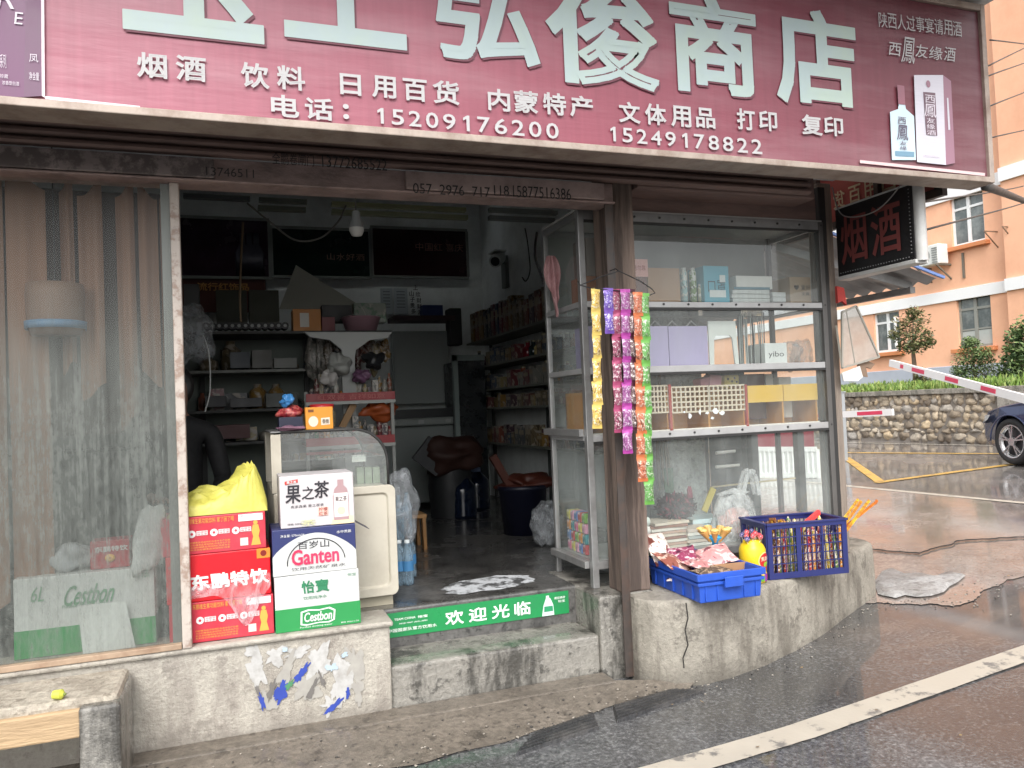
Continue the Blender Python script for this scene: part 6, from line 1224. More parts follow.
# back freezer and white panel
fz = thing('freezer', 'white chest freezer standing against the back wall', 'freezer', (1.9, 8.5, .55)); x0, x1, z0, z1 = pbox(386, 462, 418, 492, 8.3)
mb = MB(); mb.box(x0, x1, 8.3, 8.9, .6, z1 - .09); mb.build('body', hm('9aa2a0', .4, .05), fz, .02); mb = MB(); mb.box(x0, x1, 8.28, 8.9, z1 - .08, z1); mb.build('lid', hm('a4aba8', .4), fz, .015); mb = MB(); mb.box(x0, x1, 8.32, 8.88, z1 + .001, z1 + .1); mb.build('dark_top', hm('23272a', .4), fz)
mb = MB(); [mb.box(x0 + .06 + i * .3, x0 + .12 + i * .3, 8.27, 8.28, z1 - .06, z1 - .02) for i in range(4)]; mb.build('lid_catch', hm('c0c4c2', .4), fz)
x0, x1, z0, z1 = pbox(394, 450, 331, 404, 8.75); mb = MB(); mb.box(x0, x1, 8.75, 8.9, z0, z1); tag(mb.build('partition_panel', hm('aab2b0', .5, .05), None, .01), 'plain white panel leaning on the back wall above the freezer', 'panel')
x0, x1, z0, z1 = pbox(455, 478, 355, 492, 8.0); mb = MB(); mb.box(x0, x0 + .05, 7.98, 8.04, .56, z1); mb.box(x0, x1 + .1, 7.98, 8.04, z1 - .06, z1); tag(mb.build('door_frame', hm('8a9794', .4)), 'pale metal frame edge of a cooler beside the freezer', 'frame')
mb = MB(); mb.box(x0 + .06, x1 + .1, 8.0, 8.6, .56, z1 - .06); tag(mb.build('cooler', hm('10181c', .3)), 'dark drinks cooler at the far end of the right shelves', 'cooler')
x0, x1, z0, z1 = pbox(450, 462, 308, 345, 8.6); mb = MB(); mb.box(x0, x1, 8.6, 8.8, z0, z1); tag(mb.build('dark_speaker', hm('17191a', .5), None, .01), 'dark upright box hanging on the back wall corner', 'box')
x0, x1, z0, z1 = pbox(391, 452, 317, 326, 8.7); mb = MB(); mb.box(x0, x1, 8.55, 8.9, z0 + .05, z1); tag(mb.build('wall_shelf', hm('352021', .6)), 'dark narrow wall shelf above the white panel', 'shelf')
small_box('blue_case', 'blue box lying on the narrow dark wall shelf', (423, 443, 305, 317), 8.62, .15, hm('25396a', .5), z0=at(430, 317, 8.62).z)
# right wall shelves with goods
rs = thing('shelf_rack', 'long dark shelf rack along the right interior wall', 'shelf rack', (2.75, 7.5, .55)); SH = hm('6a6c64', .5)
levels = [1.23, 1.60, 1.80, 2.06, 2.35]
for z in levels: mb = MB(); mb.box(2.58, 2.89, 5.3, 8.7, z - .02, z); mb.build('shelf', SH, rs)
for y in (5.3, 7.0, 8.68): mb = MB(); mb.box(2.86, 2.89, y, y + .03, .56, 2.4); mb.build('upright', hm('3c3e3c', .5), rs)
rp = random.Random(31); GC = ['6e2a26', '8f4a30', '3a4a5a', '7a6a4a', '9a9a90', '4a2a3a', 'a07a2a', '2a3a3a', '7f2430', '5a5f62', 'b0a070', '2f4f6f']
GN = ['dark red', 'rust brown', 'slate', 'olive', 'pale grey', 'plum', 'amber', 'dark teal', 'crimson', 'grey', 'sand', 'blue']
for li, z in enumerate(levels[:5]):
    y = 5.5
    while y < 8.55:
        k = rp.randrange(12); w = rp.uniform(.08, .16); h = (rp.uniform(.24, .36) if li == 4 else rp.uniform(.10, .19 if li != 1 else .15)); d = rp.uniform(.1, .16)
        if rp.random() < .55 or li == 4:
            mb = MB(); mb.box(2.60, 2.60 + d, y, y + w, z + .001, z + h); mb.box(2.598, 2.60, y + w * .15, y + w * .85, z + h * .55, z + h * .8, 1); o = mb.build('goods_box', [printed('goods_' + GC[k], tuple(v * .55 + .02 for v in hexc(GC[k])), (.30, .27, .23), tuple(v * .2 for v in hexc(GC[k])), 11), hm('9a8f7a', .5)], None)
            tag(o, f"{GN[k]} box on the {['lowest', 'second lowest', 'middle', 'second highest', 'top'][li]} board of the right interior shelves", 'box', 'goods on the right interior shelves')
        else:
            r_ = w * .42; o = thing('goods_bottle', f"{GN[k]} bottle on the {['lowest', 'second lowest', 'middle', 'second highest', 'top'][li]} board of the right interior shelves", 'bottle', (2.7, y + w / 2, z), 'goods on the right interior shelves'); mb = MB(); mb.lathe([(0, z + .001), (r_, z + .001), (r_, z + h * .6), (r_ * .4, z + h * .8), (r_ * .4, z + h)], (2.70, y + w / 2, 0), 10); mb.build('glass', hm(GC[k], .2, .25), o); mb = MB(); mb.lathe([(r_ * .45, z + h), (r_ * .45, z + h * 1.1), (0, z + h * 1.1)], (2.70, y + w / 2, 0), 8); mb.build('cap', hm('a09a80', .4), o)
        y += w + rp.uniform(.01, .05)
# pink rag on the cabinet side
mb = MB(); A = at(550, 256, 4.3)
mb.grid(lambda u, v: Vector((A.x + (u - .5) * (.025 + .075 * math.sin(math.pi * min(1, v * 1.15 + .05)) ** .8) + .035 * v, 4.30 + .018 * math.sin(u * 17 + v * 4), A.z - (.30 + .07 * math.sin(u * 5)) * v)), 18, 16)
tag(mb.build('pink_rag', mat('pink_rag', (.50, .29, .29), .9, .3, 14, (.2, .06, .08), .8, 14)), 'pink patterned rag hanging at the top of the cabinet side', 'rag')
# left interior: shelving with stacked stock
LS = thing('stock_shelf', 'dark stock shelves at the left of the shop behind the counter', 'shelf', (-.2, 6.4, .55))
for py in (331, 369, 408, 440):
    p = at(280, py, 6.2); mb = MB(); mb.box(-1.6, at(392, py, 6.2).x if py in (331,) else at(305, py, 6.2).x, 6.2, 6.7, p.z - .02, p.z); mb.build('shelf', hm('5b5d58', .5) if py == 369 else hm('2f302e', .6), LS)
for px in (200, 305): p = at(px, 400, 6.66); mb = MB(); mb.box(p.x, p.x + .04, 6.66, 6.7, .56, 2.35); mb.build('upright', hm('2b2c2b', .6), LS)
mb = MB(); mb.box(-1.6, at(330, 400, 6.72).x, 6.705, 6.72, .56, 2.28); mb.build('back_panel', hm('6a726c', .7), LS)
zsh = at(280, 331, 6.2).z
small_box('dark_carton', 'dark green carton on the stock shelf, the left one of two', (216, 247, 290, 320), 6.45, .2, hm('3c3f35', .7), 'carton', z0=zsh + .06)
small_box('dark_carton', 'dark green carton on the stock shelf, the right one of two', (249, 279, 290, 320), 6.45, .2, hm('43463b', .7), 'carton', z0=zsh + .06)
for k in range(13): p = at(206 + k * 6.6, 324, 6.22); mb = MB(); mb.cyl((p.x, 6.23, zsh + .045), (p.x, 6.36, zsh + .045), .028, n=10); mb.cyl((p.x, 6.225, zsh + .045), (p.x, 6.232, zsh + .045), .013, n=8, mi=1); tag(mb.build('cup_roll', [hm('1d1d20', .5), hm('9c9f9e', .5)]), 'dark rolls with pale ends in a row on the stock shelf', 'roll', 'row of dark rolls on the stock shelf')
mb = MB(); q = [at(x, y, 6.6) for x, y in ((296, 265), (356, 303), (352, 312), (279, 309))]; mb.add([*q, *[v + Vector((0, .02, 0)) for v in q]], [(0, 1, 2, 3), (7, 6, 5, 4)] + [(i, (i + 1) % 4, 4 + (i + 1) % 4, 4 + i) for i in range(4)]); tag(mb.build('white_board', hm('aeb0a4', .6, .08)), 'white foam board leaning at an angle on the stock shelf', 'board')
t = small_box('orange_carton', 'orange and white carton on the stock shelf left of the pink basin', (293, 321, 309, 331), 6.2, .2, hm('b87832', .5), 'carton', z0=zsh); x0, x1, z0, z1 = pbox(300, 309, 313, 327, 6.198); mb = MB(); mb.box(x0, x1, 6.194, 6.199, z0, z1); mb.build('white_panel', hm('d2cfc6', .5), t)
small_box('red_carton', 'small dark red box beside the orange and white carton', (322, 335, 317, 331), 6.22, .15, hm('6d2f34', .5), z0=zsh); small_box('dark_box', 'dark box behind the orange and white carton', (322, 352, 305, 317), 6.45, .15, hm('1d1d1e', .5), z0=zsh + .1); small_box('patterned_box', 'pale patterned box behind the pink basin', (354, 386, 303, 316), 6.5, .15, printed('pat_green', (.30, .34, .28), (.13, .24, .15), (.5, .5, .45), 12), z0=zsh + .1)
c = at(362, 330, 6.3); mb = MB(); mb.lathe([(.0, 0), (.12, 0), (.155, .11), (.165, .115), (.155, .12), (.145, .11), (.11, .012), (0, .012)], (c.x, 6.34, zsh + .001), 24); tag(mb.build('pink_basin', hm('a98590', .45, .06)), 'pale pink plastic basin on the white shelf end', 'basin')
# white bracket shelf / frame over the red rack
wb = thing('white_stand', 'white T shaped stand top above the red goods rack', 'stand', at(348, 390, 6.0)); mb = MB()
pts = [at(x, y, 6.05) for x, y in ((304, 332), (392, 332), (388, 338), (370, 340), (356, 350), (352, 372), (344, 372), (342, 350), (330, 340), (310, 337))]; mb.add([*pts, *[v + Vector((0, .05, 0)) for v in pts]], [tuple(range(10)), tuple(range(19, 9, -1))] + [(i, (i + 1) % 10, 10 + (i + 1) % 10, 10 + i) for i in range(10)]); mb.build('top', hm('b0b3b0', .5, .05), wb); p = at(348, 360, 6.07); mb = MB(); mb.box(p.x - .05, p.x + .05, 6.06, 6.1, .56, at(348, 345, 6.07).z); mb.build('column', hm('9a9d9a', .5), wb)
rk = thing('red_rack', 'red edged metal rack packed with small goods behind the counter', 'rack', at(350, 480, 6.1)); RR = hm('8f2026', .45)
for py in (396, 440):
    x0, x1 = at(306, py, 5.9).x, at(395, py, 5.9).x; z = at(350, py, 5.9).z; mb = MB(); mb.box(x0, x1, 5.9, 5.92, z - .035, z + .025); mb.box(x0, x1, 5.92, 6.25, z - .03, z - .02); mb.build('shelf', RR, rk); mb = MB(); [mb.box(x0 + .02 + i * .03, x0 + .035 + i * .03, 5.896, 5.9, z - .052, z - .04) for i in range(22)]; mb.box(x0, x1, 5.899, 5.902, z - .06, z - .036); mb.build('perforated_edge', hm('a5a7a3', .5), rk)
    if py == 396: mb = MB(); mb.ftext('红双喜 吉祥如意', x0 + .08, x1 - .08, z - .025, z + .015, 5.896, 0, .01); mb.build('lettering', hm('b7605a', .5), rk)
for px in (307, 393): p = at(px, 430, 5.93); mb = MB(); mb.box(p.x - .012, p.x + .012, 5.92, 5.95, .56, at(px, 392, 5.93).z); mb.build('upright', hm('8d8f8b', .5), rk)
rp = random.Random(41)
for k in range(34):
    row = k % 2; px = 309 + (k // 2) * 4.9; py = (390 if row == 0 else 436); p = at(px, py, 5.97 + rp.uniform(0, .12)); zb_ = at(350, 396 if row == 0 else 440, 5.9).z - .019; h = rp.uniform(.06, .2); cc = rp.choice(GC + ['b3262e', 'c0c0b8', '3f9a6a', 'd08a3a'])
    mb = MB()
    if rp.random() < .5: mb.box(p.x, p.x + .045, p.y, p.y + .06, zb_, zb_ + h)
    else: mb.lathe([(0, zb_), (.022, zb_), (.022, zb_ + h * .7), (.01, zb_ + h * .85), (.01, zb_ + h), (0, zb_ + h)], (p.x + .022, p.y + .03, 0), 9)
    tag(mb.build('small_goods', printed('sg_' + cc, tuple(v * .7 + .02 for v in hexc(cc)), (.42, .38, .33), tuple(v * .25 for v in hexc(cc)), 28)), 'small packed goods crowded on the ' + ('upper' if row == 0 else 'lower') + ' shelf of the red rack', 'goods', 'small goods on the red rack, ' + ('upper' if row == 0 else 'lower') + ' shelf')
for (px, py, r_, cc, lb) in ((338, 365, .07, '9fa19c', 'crumpled pale bag on top of the red rack'), (330, 378, .05, 'b5b2ae', 'white packet heap lying on the red rack'), (374, 360, .06, '232426', 'dark pouch bunch hanging over the red rack'), (362, 376, .05, '70506a', 'purple pouch on the red rack')):
    c = at(px, py, 6.0); mb = MB(); mb.blob(c, (r_ * 1.2, r_, r_), px, .35); tag(mb.build('pouch', hm(cc, .45, .3)), lb, 'pouch')
c = at(378, 411, 6.02); mb = MB(); mb.blob(c, (.13, .06, .06), 5, .35); tag(mb.build('orange_pouch', hm('9a4a22', .5, .3)), 'orange bag lying on the lower shelf of the red rack', 'bag')
c = at(347, 417, 6.0); mb = MB(); mb.obox((c.x, c.y, c.z), (.05, .05, .22), (0, .5, 0)); tag(mb.build('tan_pack', hm('8f6a3a', .5)), 'tan pack leaning on the lower shelf of the red rack', 'pack')
# clutter left edge
c = at(194, 335, 5.6); mb = MB(); mb.blob((c.x - .04, c.y, c.z), (.16, .12, .20), 12, .3); tag(mb.build('hanging_bag', GREYFILM), 'crumpled grey plastic bag hanging at the left of the doorway', 'bag')
small_box('grey_tin', 'grey rounded tin under the purple poster at the left', (184, 199, 284, 314), 5.9, .2, hm('48494a', .5), 'tin')
for k, (px, cc, lb) in enumerate((((230, 250, 352, 368), '3d434a', 'blue grey folded pack on the middle stock shelf'), ((252, 272, 350, 368), '4a4a45', 'grey folded pack on the middle stock shelf'), ((274, 297, 358, 368), '6a6c68', 'clear wrapped pack on the middle stock shelf'), ((205, 226, 396, 407), '2d2d30', 'dark pack on the lower stock shelf, left end'), ((230, 262, 398, 407), '36373a', 'dark flat pack on the lower stock shelf, middle'), ((266, 298, 393, 407), '3d423e', 'greenish flat pack on the lower stock shelf, right end'), ((202, 250, 425, 439), '4a2626', 'dark red flat stack on the lowest stock shelf'))): small_box('stock_pack', lb, px, 6.3, .25, hm(cc, .5, .2), 'pack')
cable('cable', [at(243, 222, 5.5), at(241, 260, 5.5), at(240, 300, 5.5), at(241, 322, 5.5)], .008, hm('6e5c45', .6), 'brown cord hanging down in front of the purple poster')
cable('cable', [at(203, 335, 4.6), at(209, 355, 4.6), at(210, 390, 4.6), at(205, 412, 4.6)], .004, hm('8a8c8a', .5), 'thin pale wire hanging by the seated person')
rp = random.Random(77)
for li, py in enumerate((369, 408, 440)):
    z = at(280, py, 6.2).z + .001; px = 196
    while px < 303:
        w = rp.uniform(.07, .2); h = rp.uniform(.06, .24); x = at(px, py, 6.4).x; cc = rp.choice(GC); mb = MB(); y = 6.42 + rp.uniform(0, .1)
        if rp.random() < .6: mb.obox((x + w / 2, y + .07, z + h / 2), (w, .14, h), (0, 0, rp.uniform(-.15, .15)))
        else: mb.lathe([(0, z), (w * .4, z), (w * .4, z + h * .7), (w * .18, z + h * .86), (w * .18, z + h), (0, z + h)], (x + w / 2, y + .05, 0), 10)
        tag(mb.build('stock_goods', printed('goods_' + cc, tuple(v * .55 + .02 for v in hexc(cc)), (.30, .27, .23), tuple(v * .2 for v in hexc(cc)), 11)), 'assorted dim goods packed at the back of the ' + ('middle', 'lower', 'lowest')[li] + ' stock shelf', 'goods', 'goods at the back of the ' + ('middle', 'lower', 'lowest')[li] + ' stock shelf'); px += w * 118 + rp.uniform(0, 4)
for k in range(9):
    p_ = at(312 + k * 9, 340, 6.35); h = rp.uniform(.15, .38); mb = MB(); mb.blob((p_.x, 6.4, p_.z - h * .5), (.05, .04, h * .5), k + 60, .3, 20, 14); cc = rp.choice(GC); tag(mb.build('hanging_pack', printed('sg2_' + cc, tuple(v * .5 + .02 for v in hexc(cc)), (.33, .3, .27), tuple(v * .2 for v in hexc(cc)), 24)), 'dim packs hanging in a row under the white T shaped stand', 'pack', 'packs hanging under the white stand')
# items on the shop floor
zF = .551
def jug(px, py, Y, lb, col='121a2c'):
    p = at(px, py, Y); o = thing('water_jug', lb, 'water jug', (p.x, p.y, zF), 'water jugs on the shop floor'); mb = MB(); mb.lathe([(0, 0), (.13, 0), (.135, .03), (.13, .1), (.135, .13), (.13, .2), (.135, .23), (.13, .3), (.05, .39)], (p.x, p.y, zF), 18); mb.build('body', hm(col, .15, .2), o); mb = MB(); mb.lathe([(.052, .388), (.052, .43), (0, .432)], (p.x, p.y, zF), 12); mb.build('neck', hm('6a7a9a', .4), o)
for k, (px, Y) in enumerate(((446, 7.6), (462, 7.3), (476, 7.8), (454, 8.0))): jug(px, 480, Y, 'dark blue refillable water jugs clustered by the freezer')
c = at(452, 449, 7.3); mb = MB(); mb.blob((c.x, c.y, zF + .62), (.28, .2, .16), 3, .3); mb.lathe([(.2, zF), (.22, zF + .3), (.2, zF + .55)], (c.x, c.y + .12, 0), 14, 1); tag(mb.build('covered_heap', [hm('2e150d', .7, .4), hm('1a1c1e', .6)]), 'heap covered with an orange brown bag beside the freezer', 'heap')
c = at(432, 456, 7.2); mb = MB(); mb.obox((c.x, c.y, c.z), (.28, .06, .26), (0, .7, 0)); tag(mb.build('black_panel', hm('24262a', .5, .3)), 'dark square panel tilted against the freezer', 'panel')
bin_ = at(523, 500, 6.1); t = thing('blue_tub', 'dark blue tub with an orange bag on the shop floor near the shelves', 'tub', (bin_.x, bin_.y, zF)); mb = MB(); mb.lathe([(0, 0), (.17, 0), (.20, .36), (.22, .37), (.22, .40), (.195, .40), (.16, .02), (0, .02)], (bin_.x, bin_.y, zF), 22); mb.build('body', hm('0a0d20', .5), t)
mb = MB(); mb.blob((bin_.x + .02, bin_.y, zF + .40), (.19, .16, .07), 6, .4); mb.obox((bin_.x - .18, bin_.y, zF + .52), (.06, .05, .30), (0, -.5, 0)); tag(mb.build('orange_bag', hm('43190b', .6, .4)), 'orange bag with a raised corner lying on the dark blue tub', 'bag')
c = at(548, 505, 5.4); mb = MB(); mb.blob((c.x - .02, c.y, zF + .17), (.12, .12, .17), 17, .25); tag(mb.build('clear_sack', GREYFILM), 'clear plastic sack standing behind the cabinet leg', 'sack')
s0 = at(418, 529, 5.9); stl = thing('wooden_stool', 'small wooden stool beside the wrapped water bottles', 'stool', (s0.x, s0.y, zF)); mb = MB(); mb.box(s0.x - .14, s0.x + .05, s0.y - .1, s0.y + .16, zF + .235, zF + .265); mb.build('seat', hm('9a7448', .6), stl, .005)
for sx2, sy2 in ((-.12, -.08), (.03, -.08), (-.12, .14), (.03, .14)): mb = MB(); mb.bar((s0.x + sx2, s0.y + sy2, zF), (s0.x + sx2 * .85, s0.y + sy2, zF + .24), .06 if sx2 > 0 else .05, .025); mb.build('leg', hm('8a6338', .6), stl)
# wrapped bottles beside the counter
for k, (px, py, Y) in enumerate(((400, 572, 4.72), (408, 572, 4.70), (404, 572, 4.86), (411, 570, 4.90))):
    p = at(px, py, Y); o = thing('water_bottle', 'clear water bottles with blue labels standing in film by the counter', 'bottle', (p.x, p.y, zF), 'wrapped water bottles by the counter'); mb = MB(); mb.lathe([(0, 0), (.034, 0), (.036, .02), (.034, .05), (.036, .08), (.036, .18), (.03, .21), (.014, .235), (.014, .25)], (p.x, p.y, zF), 14); mb.build('body', WATER, o); mb = MB(); mb.lathe([(.0365, .085), (.0365, .145)], (p.x, p.y, zF), 14); mb.build('label', hm('4a86b8', .4, .2), o); mb = MB(); mb.lathe([(.016, .25), (.016, .268), (0, .269)], (p.x, p.y, zF), 10); mb.build('cap', hm('d8dee0', .4), o)
for k, (px, py, Y) in enumerate(((399, 520, 4.75), (407, 522, 4.85))):
    p = at(px, py, Y); mb = MB(); mb.lathe([(0, 0), (.034, 0), (.036, .02), (.036, .18), (.014, .235), (.014, .268), (0, .269)], (p.x, p.y, zF + .27), 14); tag(mb.build('water_bottle', WATER), 'water bottles of the upper layer inside the grey film', 'bottle', 'upper layer of water bottles')
c = at(402, 508, 4.8); mb = MB(); mb.blob((c.x - .01, c.y, zF + .46), (.105, .12, .20), 23, .22); tag(mb.build('plastic_wrap', GREYFILM), 'crinkled clear wrap standing over the water bottles by the counter', 'plastic wrap')
# low table in front of the seated person
tb = thing('side_table', 'low dark table behind the red cartons', 'table', (-.25, 4.5, .551)); mb = MB(); mb.box(-.29, .15, 4.32, 4.66, 1.10, 1.13); mb.build('top', hm('2a2422', .5), tb)
for x in (-.27, .13):
    for y in (4.34, 4.64): mb = MB(); mb.box(x - .015, x + .015, y - .015, y + .015, .551, 1.10); mb.build('leg', hm('231d1b', .5), tb)
mb = MB(); mb.blob((-.06, 4.46, 1.155), (.13, .09, .03), 7, .3); tag(mb.build('grey_cloth', hm('3a3c44', .8, .2)), 'crumpled dark grey cloth on the low table behind the red cartons', 'cloth')
# seated person, mostly hidden by the cream post
def build_person():
    px_, py_ = -.315, 5.02
    V = []; Ed = []; Rr = []
    def nv_(p, r, par=None):
        V.append(Vector(p)); Rr.append(r)
        if par is not None: Ed.append((par, len(V) - 1))
        return len(V) - 1
    z0 = .551
    pel = nv_((px_, py_, z0 + .56), (.16, .13)); sp1 = nv_((px_, py_ - .01, z0 + .72), (.155, .12), pel); ch = nv_((px_, py_ - .03, z0 + .90), (.175, .125), sp1); up_ = nv_((px_, py_ - .03, z0 + 1.00), (.13, .09), ch); nk = nv_((px_, py_ - .05, z0 + 1.08), (.055, .06), up_)
    hd1 = nv_((px_, py_ - .065, z0 + 1.15), (.07, .085), nk); hd2 = nv_((px_, py_ - .06, z0 + 1.24), (.078, .098), hd1); hd3 = nv_((px_, py_ - .05, z0 + 1.31), (.055, .07), hd2)
    for s in (-1, 1):
        sh = nv_((px_ + s * .19, py_ - .02, z0 + .97), (.07, .07), up_); el = nv_((px_ + s * .25, py_ - .10, z0 + .70), (.052, .052), sh)
        wr = nv_((px_ + (.20 if s > 0 else -.1), py_ - .36, z0 + .62), (.034, .032), el); pl = nv_((px_ + (.235 if s > 0 else -.06), py_ - .43, z0 + .625), (.034, .018), wr)
        for f in range(4):
            dx = (f - 1.5) * .02; L = (.032, .038, .036, .028)[f]; a = nv_((V[pl].x + dx * .9, V[pl].y - .03, V[pl].z + .004), (.0095, .0095), pl); b = nv_((V[a].x + dx * .25, V[a].y - L * .8, V[a].z - .002), (.0085, .0085), a); nv_((V[b].x + dx * .1, V[b].y - L * .5, V[b].z - .014), (.007, .007), b)
        tm_ = nv_((V[wr].x - s * .03, V[wr].y - .045, V[wr].z), (.011, .011), wr); nv_((V[tm_].x - s * .014, V[tm_].y - .035, V[tm_].z - .006), (.008, .008), tm_)
        kn = nv_((px_ + s * .12, py_ - .42, z0 + .50), (.075, .075), pel); an = nv_((px_ + s * .12, py_ - .40, z0 + .09), (.045, .045), kn); nv_((px_ + s * .13, py_ - .55, z0 + .04), (.04, .035), an)
    me = bpy.data.meshes.new('person'); me.from_pydata(V, Ed, []); o = bpy.data.objects.new('person_tmp', me); COL.objects.link(o)
    m1 = o.modifiers.new('skin', 'SKIN'); 
    if not me.skin_vertices: me.attributes
    for i, sv_ in enumerate(me.skin_vertices[0].data): sv_.radius = Rr[i]; sv_.use_root = (i == 0)
    m2 = o.modifiers.new('sub', 'SUBSURF'); m2.levels = 2; m2.render_levels = 2
    bpy.context.view_layer.update(); m = bpy.data.meshes.new_from_object(o.evaluated_get(bpy.context.evaluated_depsgraph_get())); bpy.data.objects.remove(o)
    # face: nose, brow, chin pushed out of the head surface (the face looks towards -Y)
    hc = Vector((px_, py_ - .06, z0 + 1.22))
    for v in m.vertices:
        d = v.co - hc
        if d.y < -.03 and abs(d.z) < .13:
            v.co.y -= .022 * math.exp(-(d.x / .014) ** 2 - ((d.z + .005) / .022) ** 2) - .008 * (math.exp(-((d.x - .03) / .016) ** 2 - ((d.z - .025) / .014) ** 2) + math.exp(-((d.x + .03) / .016) ** 2 - ((d.z - .025) / .014) ** 2)); v.co.y -= .006 * math.exp(-(d.x / .025) ** 2 - ((d.z + .048) / .008) ** 2)
    root = bpy.data.objects.new('person', m); COL.objects.link(root); tag(root, 'person in a dark jacket sitting behind the cream post at the left of the doorway', 'person'); WL[root.name] = Vector((0, 0, 0))
    m.materials.clear(); m.materials.append(mat('skin', (.26, .15, .11), .55, .06)); m.materials.append(mat('dark_jacket', (.007, .007, .008), .8, .3, 20)); m.materials.append(mat('dark_trousers', (.03, .03, .035), .8, .2))
    for p in m.polygons:
        c = p.center; sk = (c.z > z0 + 1.075) or (c.y < py_ - .345 and c.z > z0 + .57 and abs(c.x - px_) < .32); p.material_index = 0 if sk else (2 if c.z < z0 + .56 else 1); p.use_smooth = True
    mb = MB(); mb.blob((px_, py_ - .035, z0 + 1.255), (.10, .105, .115), 3, .05, 20, 14)
    mb.v = [v if not (v.y < py_ - .085 and v.z < z0 + 1.30) else Vector((v.x, py_ - .085, max(v.z, z0 + 1.2))) for v in mb.v]
    mb.build('hair', mat('black_hair', (.012, .011, .011), .5, .3, 60, stretch=(1, 1, .2)), root)
    for s in (-1, 1):
        mb = MB(); mb.blob((px_ + s * .03, py_ - .14, z0 + 1.245), (.011, .006, .006), 1, .02, 8, 6); mb.build('eye', hm('1a1512', .2), root); mb = MB(); mb.blob((px_ + s * .082, py_ - .05, z0 + 1.225), (.012, .022, .032), 2, .05, 8, 8); mb.build('ear', mat('skin', (.36, .21, .15)), root)
    mb = MB(); mb.blob((px_, py_ - .148, z0 + 1.173), (.022, .006, .006), 4, .05, 10, 6); mb.build('mouth', hm('7a4438', .5), root)
    st_ = thing('stool', 'dark stool carrying the seated person', 'stool', (px_, py_, z0)); mb = MB(); mb.cyl((px_, py_, z0 + .40), (px_, py_, z0 + .44), .17, n=18); mb.build('seat', hm('2a2220', .6), st_)
    for a_ in range(4): mb = MB(); t_ = a_ * math.pi / 2 + .78; mb.bar((px_ + .17 * math.cos(t_), py_ + .17 * math.sin(t_), z0), (px_ + .12 * math.cos(t_), py_ + .12 * math.sin(t_), z0 + .40), .03); mb.build('leg', hm('221b1a', .6), st_)
build_person()

# ------------------------------------------------------------------ side yard seen through the cabinet
mb = MB(); mb.box(2.75, 3.12, 4.72, 4.9, .2, 2.6); tag(mb.build('whitewashed_pier', m_conc('whitewash', (.45, .46, .45), (.72, .73, .72), (.25, .25, .24), streak=.5), None, .01), 'whitewashed masonry pier behind the display cabinet', 'pier')
mp = thing('mop', 'grey mop hanging beside the whitewashed pier', 'mop', (2.72, 4.68, 1.2)); p = at(662, 440, 4.66); mb = MB()
for i in range(26): a_ = i * .7; mb.tube([(p.x + .02 * math.cos(a_), p.y + .01 * math.sin(a_), p.z + .12), (p.x + .045 * math.cos(a_), p.y + .02 * math.sin(a_), p.z - .1), (p.x + .05 * math.cos(a_) + .01, p.y + .02 * math.sin(a_), p.z - .28 - .03 * (i % 3))], .006, 4)
mb.build('strands', hm('a39484', .9, .3), mp); mb = MB(); mb.cyl((p.x, p.y, p.z + .1), (p.x, p.y, p.z + .7), .012, n=8); mb.build('handle', hm('8a6a48', .6), mp)
mb = MB(); q_ = at(668, 480, 4.64); mb.grid(lambda u, v: Vector((q_.x - .03 + .07 * u, 4.64 + .01 * math.sin(u * 6), q_.z + .08 - .17 * v)), 8, 6); tag(mb.build('green_cloth', hm('4f7a5a', .8)), 'small green cloth hanging under the mop', 'cloth')
tbl = thing('yard_table', 'dark tall table frame standing in the side yard behind the cabinet', 'table', (4.1, 6.3, .2)); DT = hm('24282a', .55)
pA, pB = at(716, 470, 6.2), at(790, 470, 7.4); xa, xb = at(690, 440, 6.2).x, at(792, 440, 6.2).x
mb = MB(); mb.box(xa, xb, 6.0, 6.9, 1.30, 1.36); mb.build('top', DT, tbl)
for x in (xa + .03, (xa + xb) / 2, xb - .05):
    for y in (6.05, 6.85): mb = MB(); mb.box(x - .035, x + .035, y - .035, y + .035, g(x), 1.3); mb.build('leg', DT, tbl)
mb = MB(); mb.box(at(725, 450, 7.2).x, at(748, 450, 7.2).x, 7.2, 7.5, .3, 1.9); tag(mb.build('dark_cupboard', hm('1d2122', .6)), 'dark cupboard standing in the side yard behind the table', 'cupboard')
mb = MB(); p, q_ = at(712, 487, 5.0), at(795, 478, 5.2); mb.bar(p, q_, .012); tag(mb.build('bamboo_stick', hm('c9b98f', .6)), 'thin pale stick lying across behind the carrier bag', 'stick')
for py, lb in ((453, 'upper short white tube on the dark furniture behind the cabinet'), (467, 'lower short white tube on the dark furniture behind the cabinet')): p, q_ = at(716, py, 5.9), at(735 if py == 453 else 739, py - 2, 5.9); mb = MB(); mb.cyl(p, q_, .014, n=8); tag(mb.build('white_tube', hm('d5d5d0', .4)), lb, 'tube')
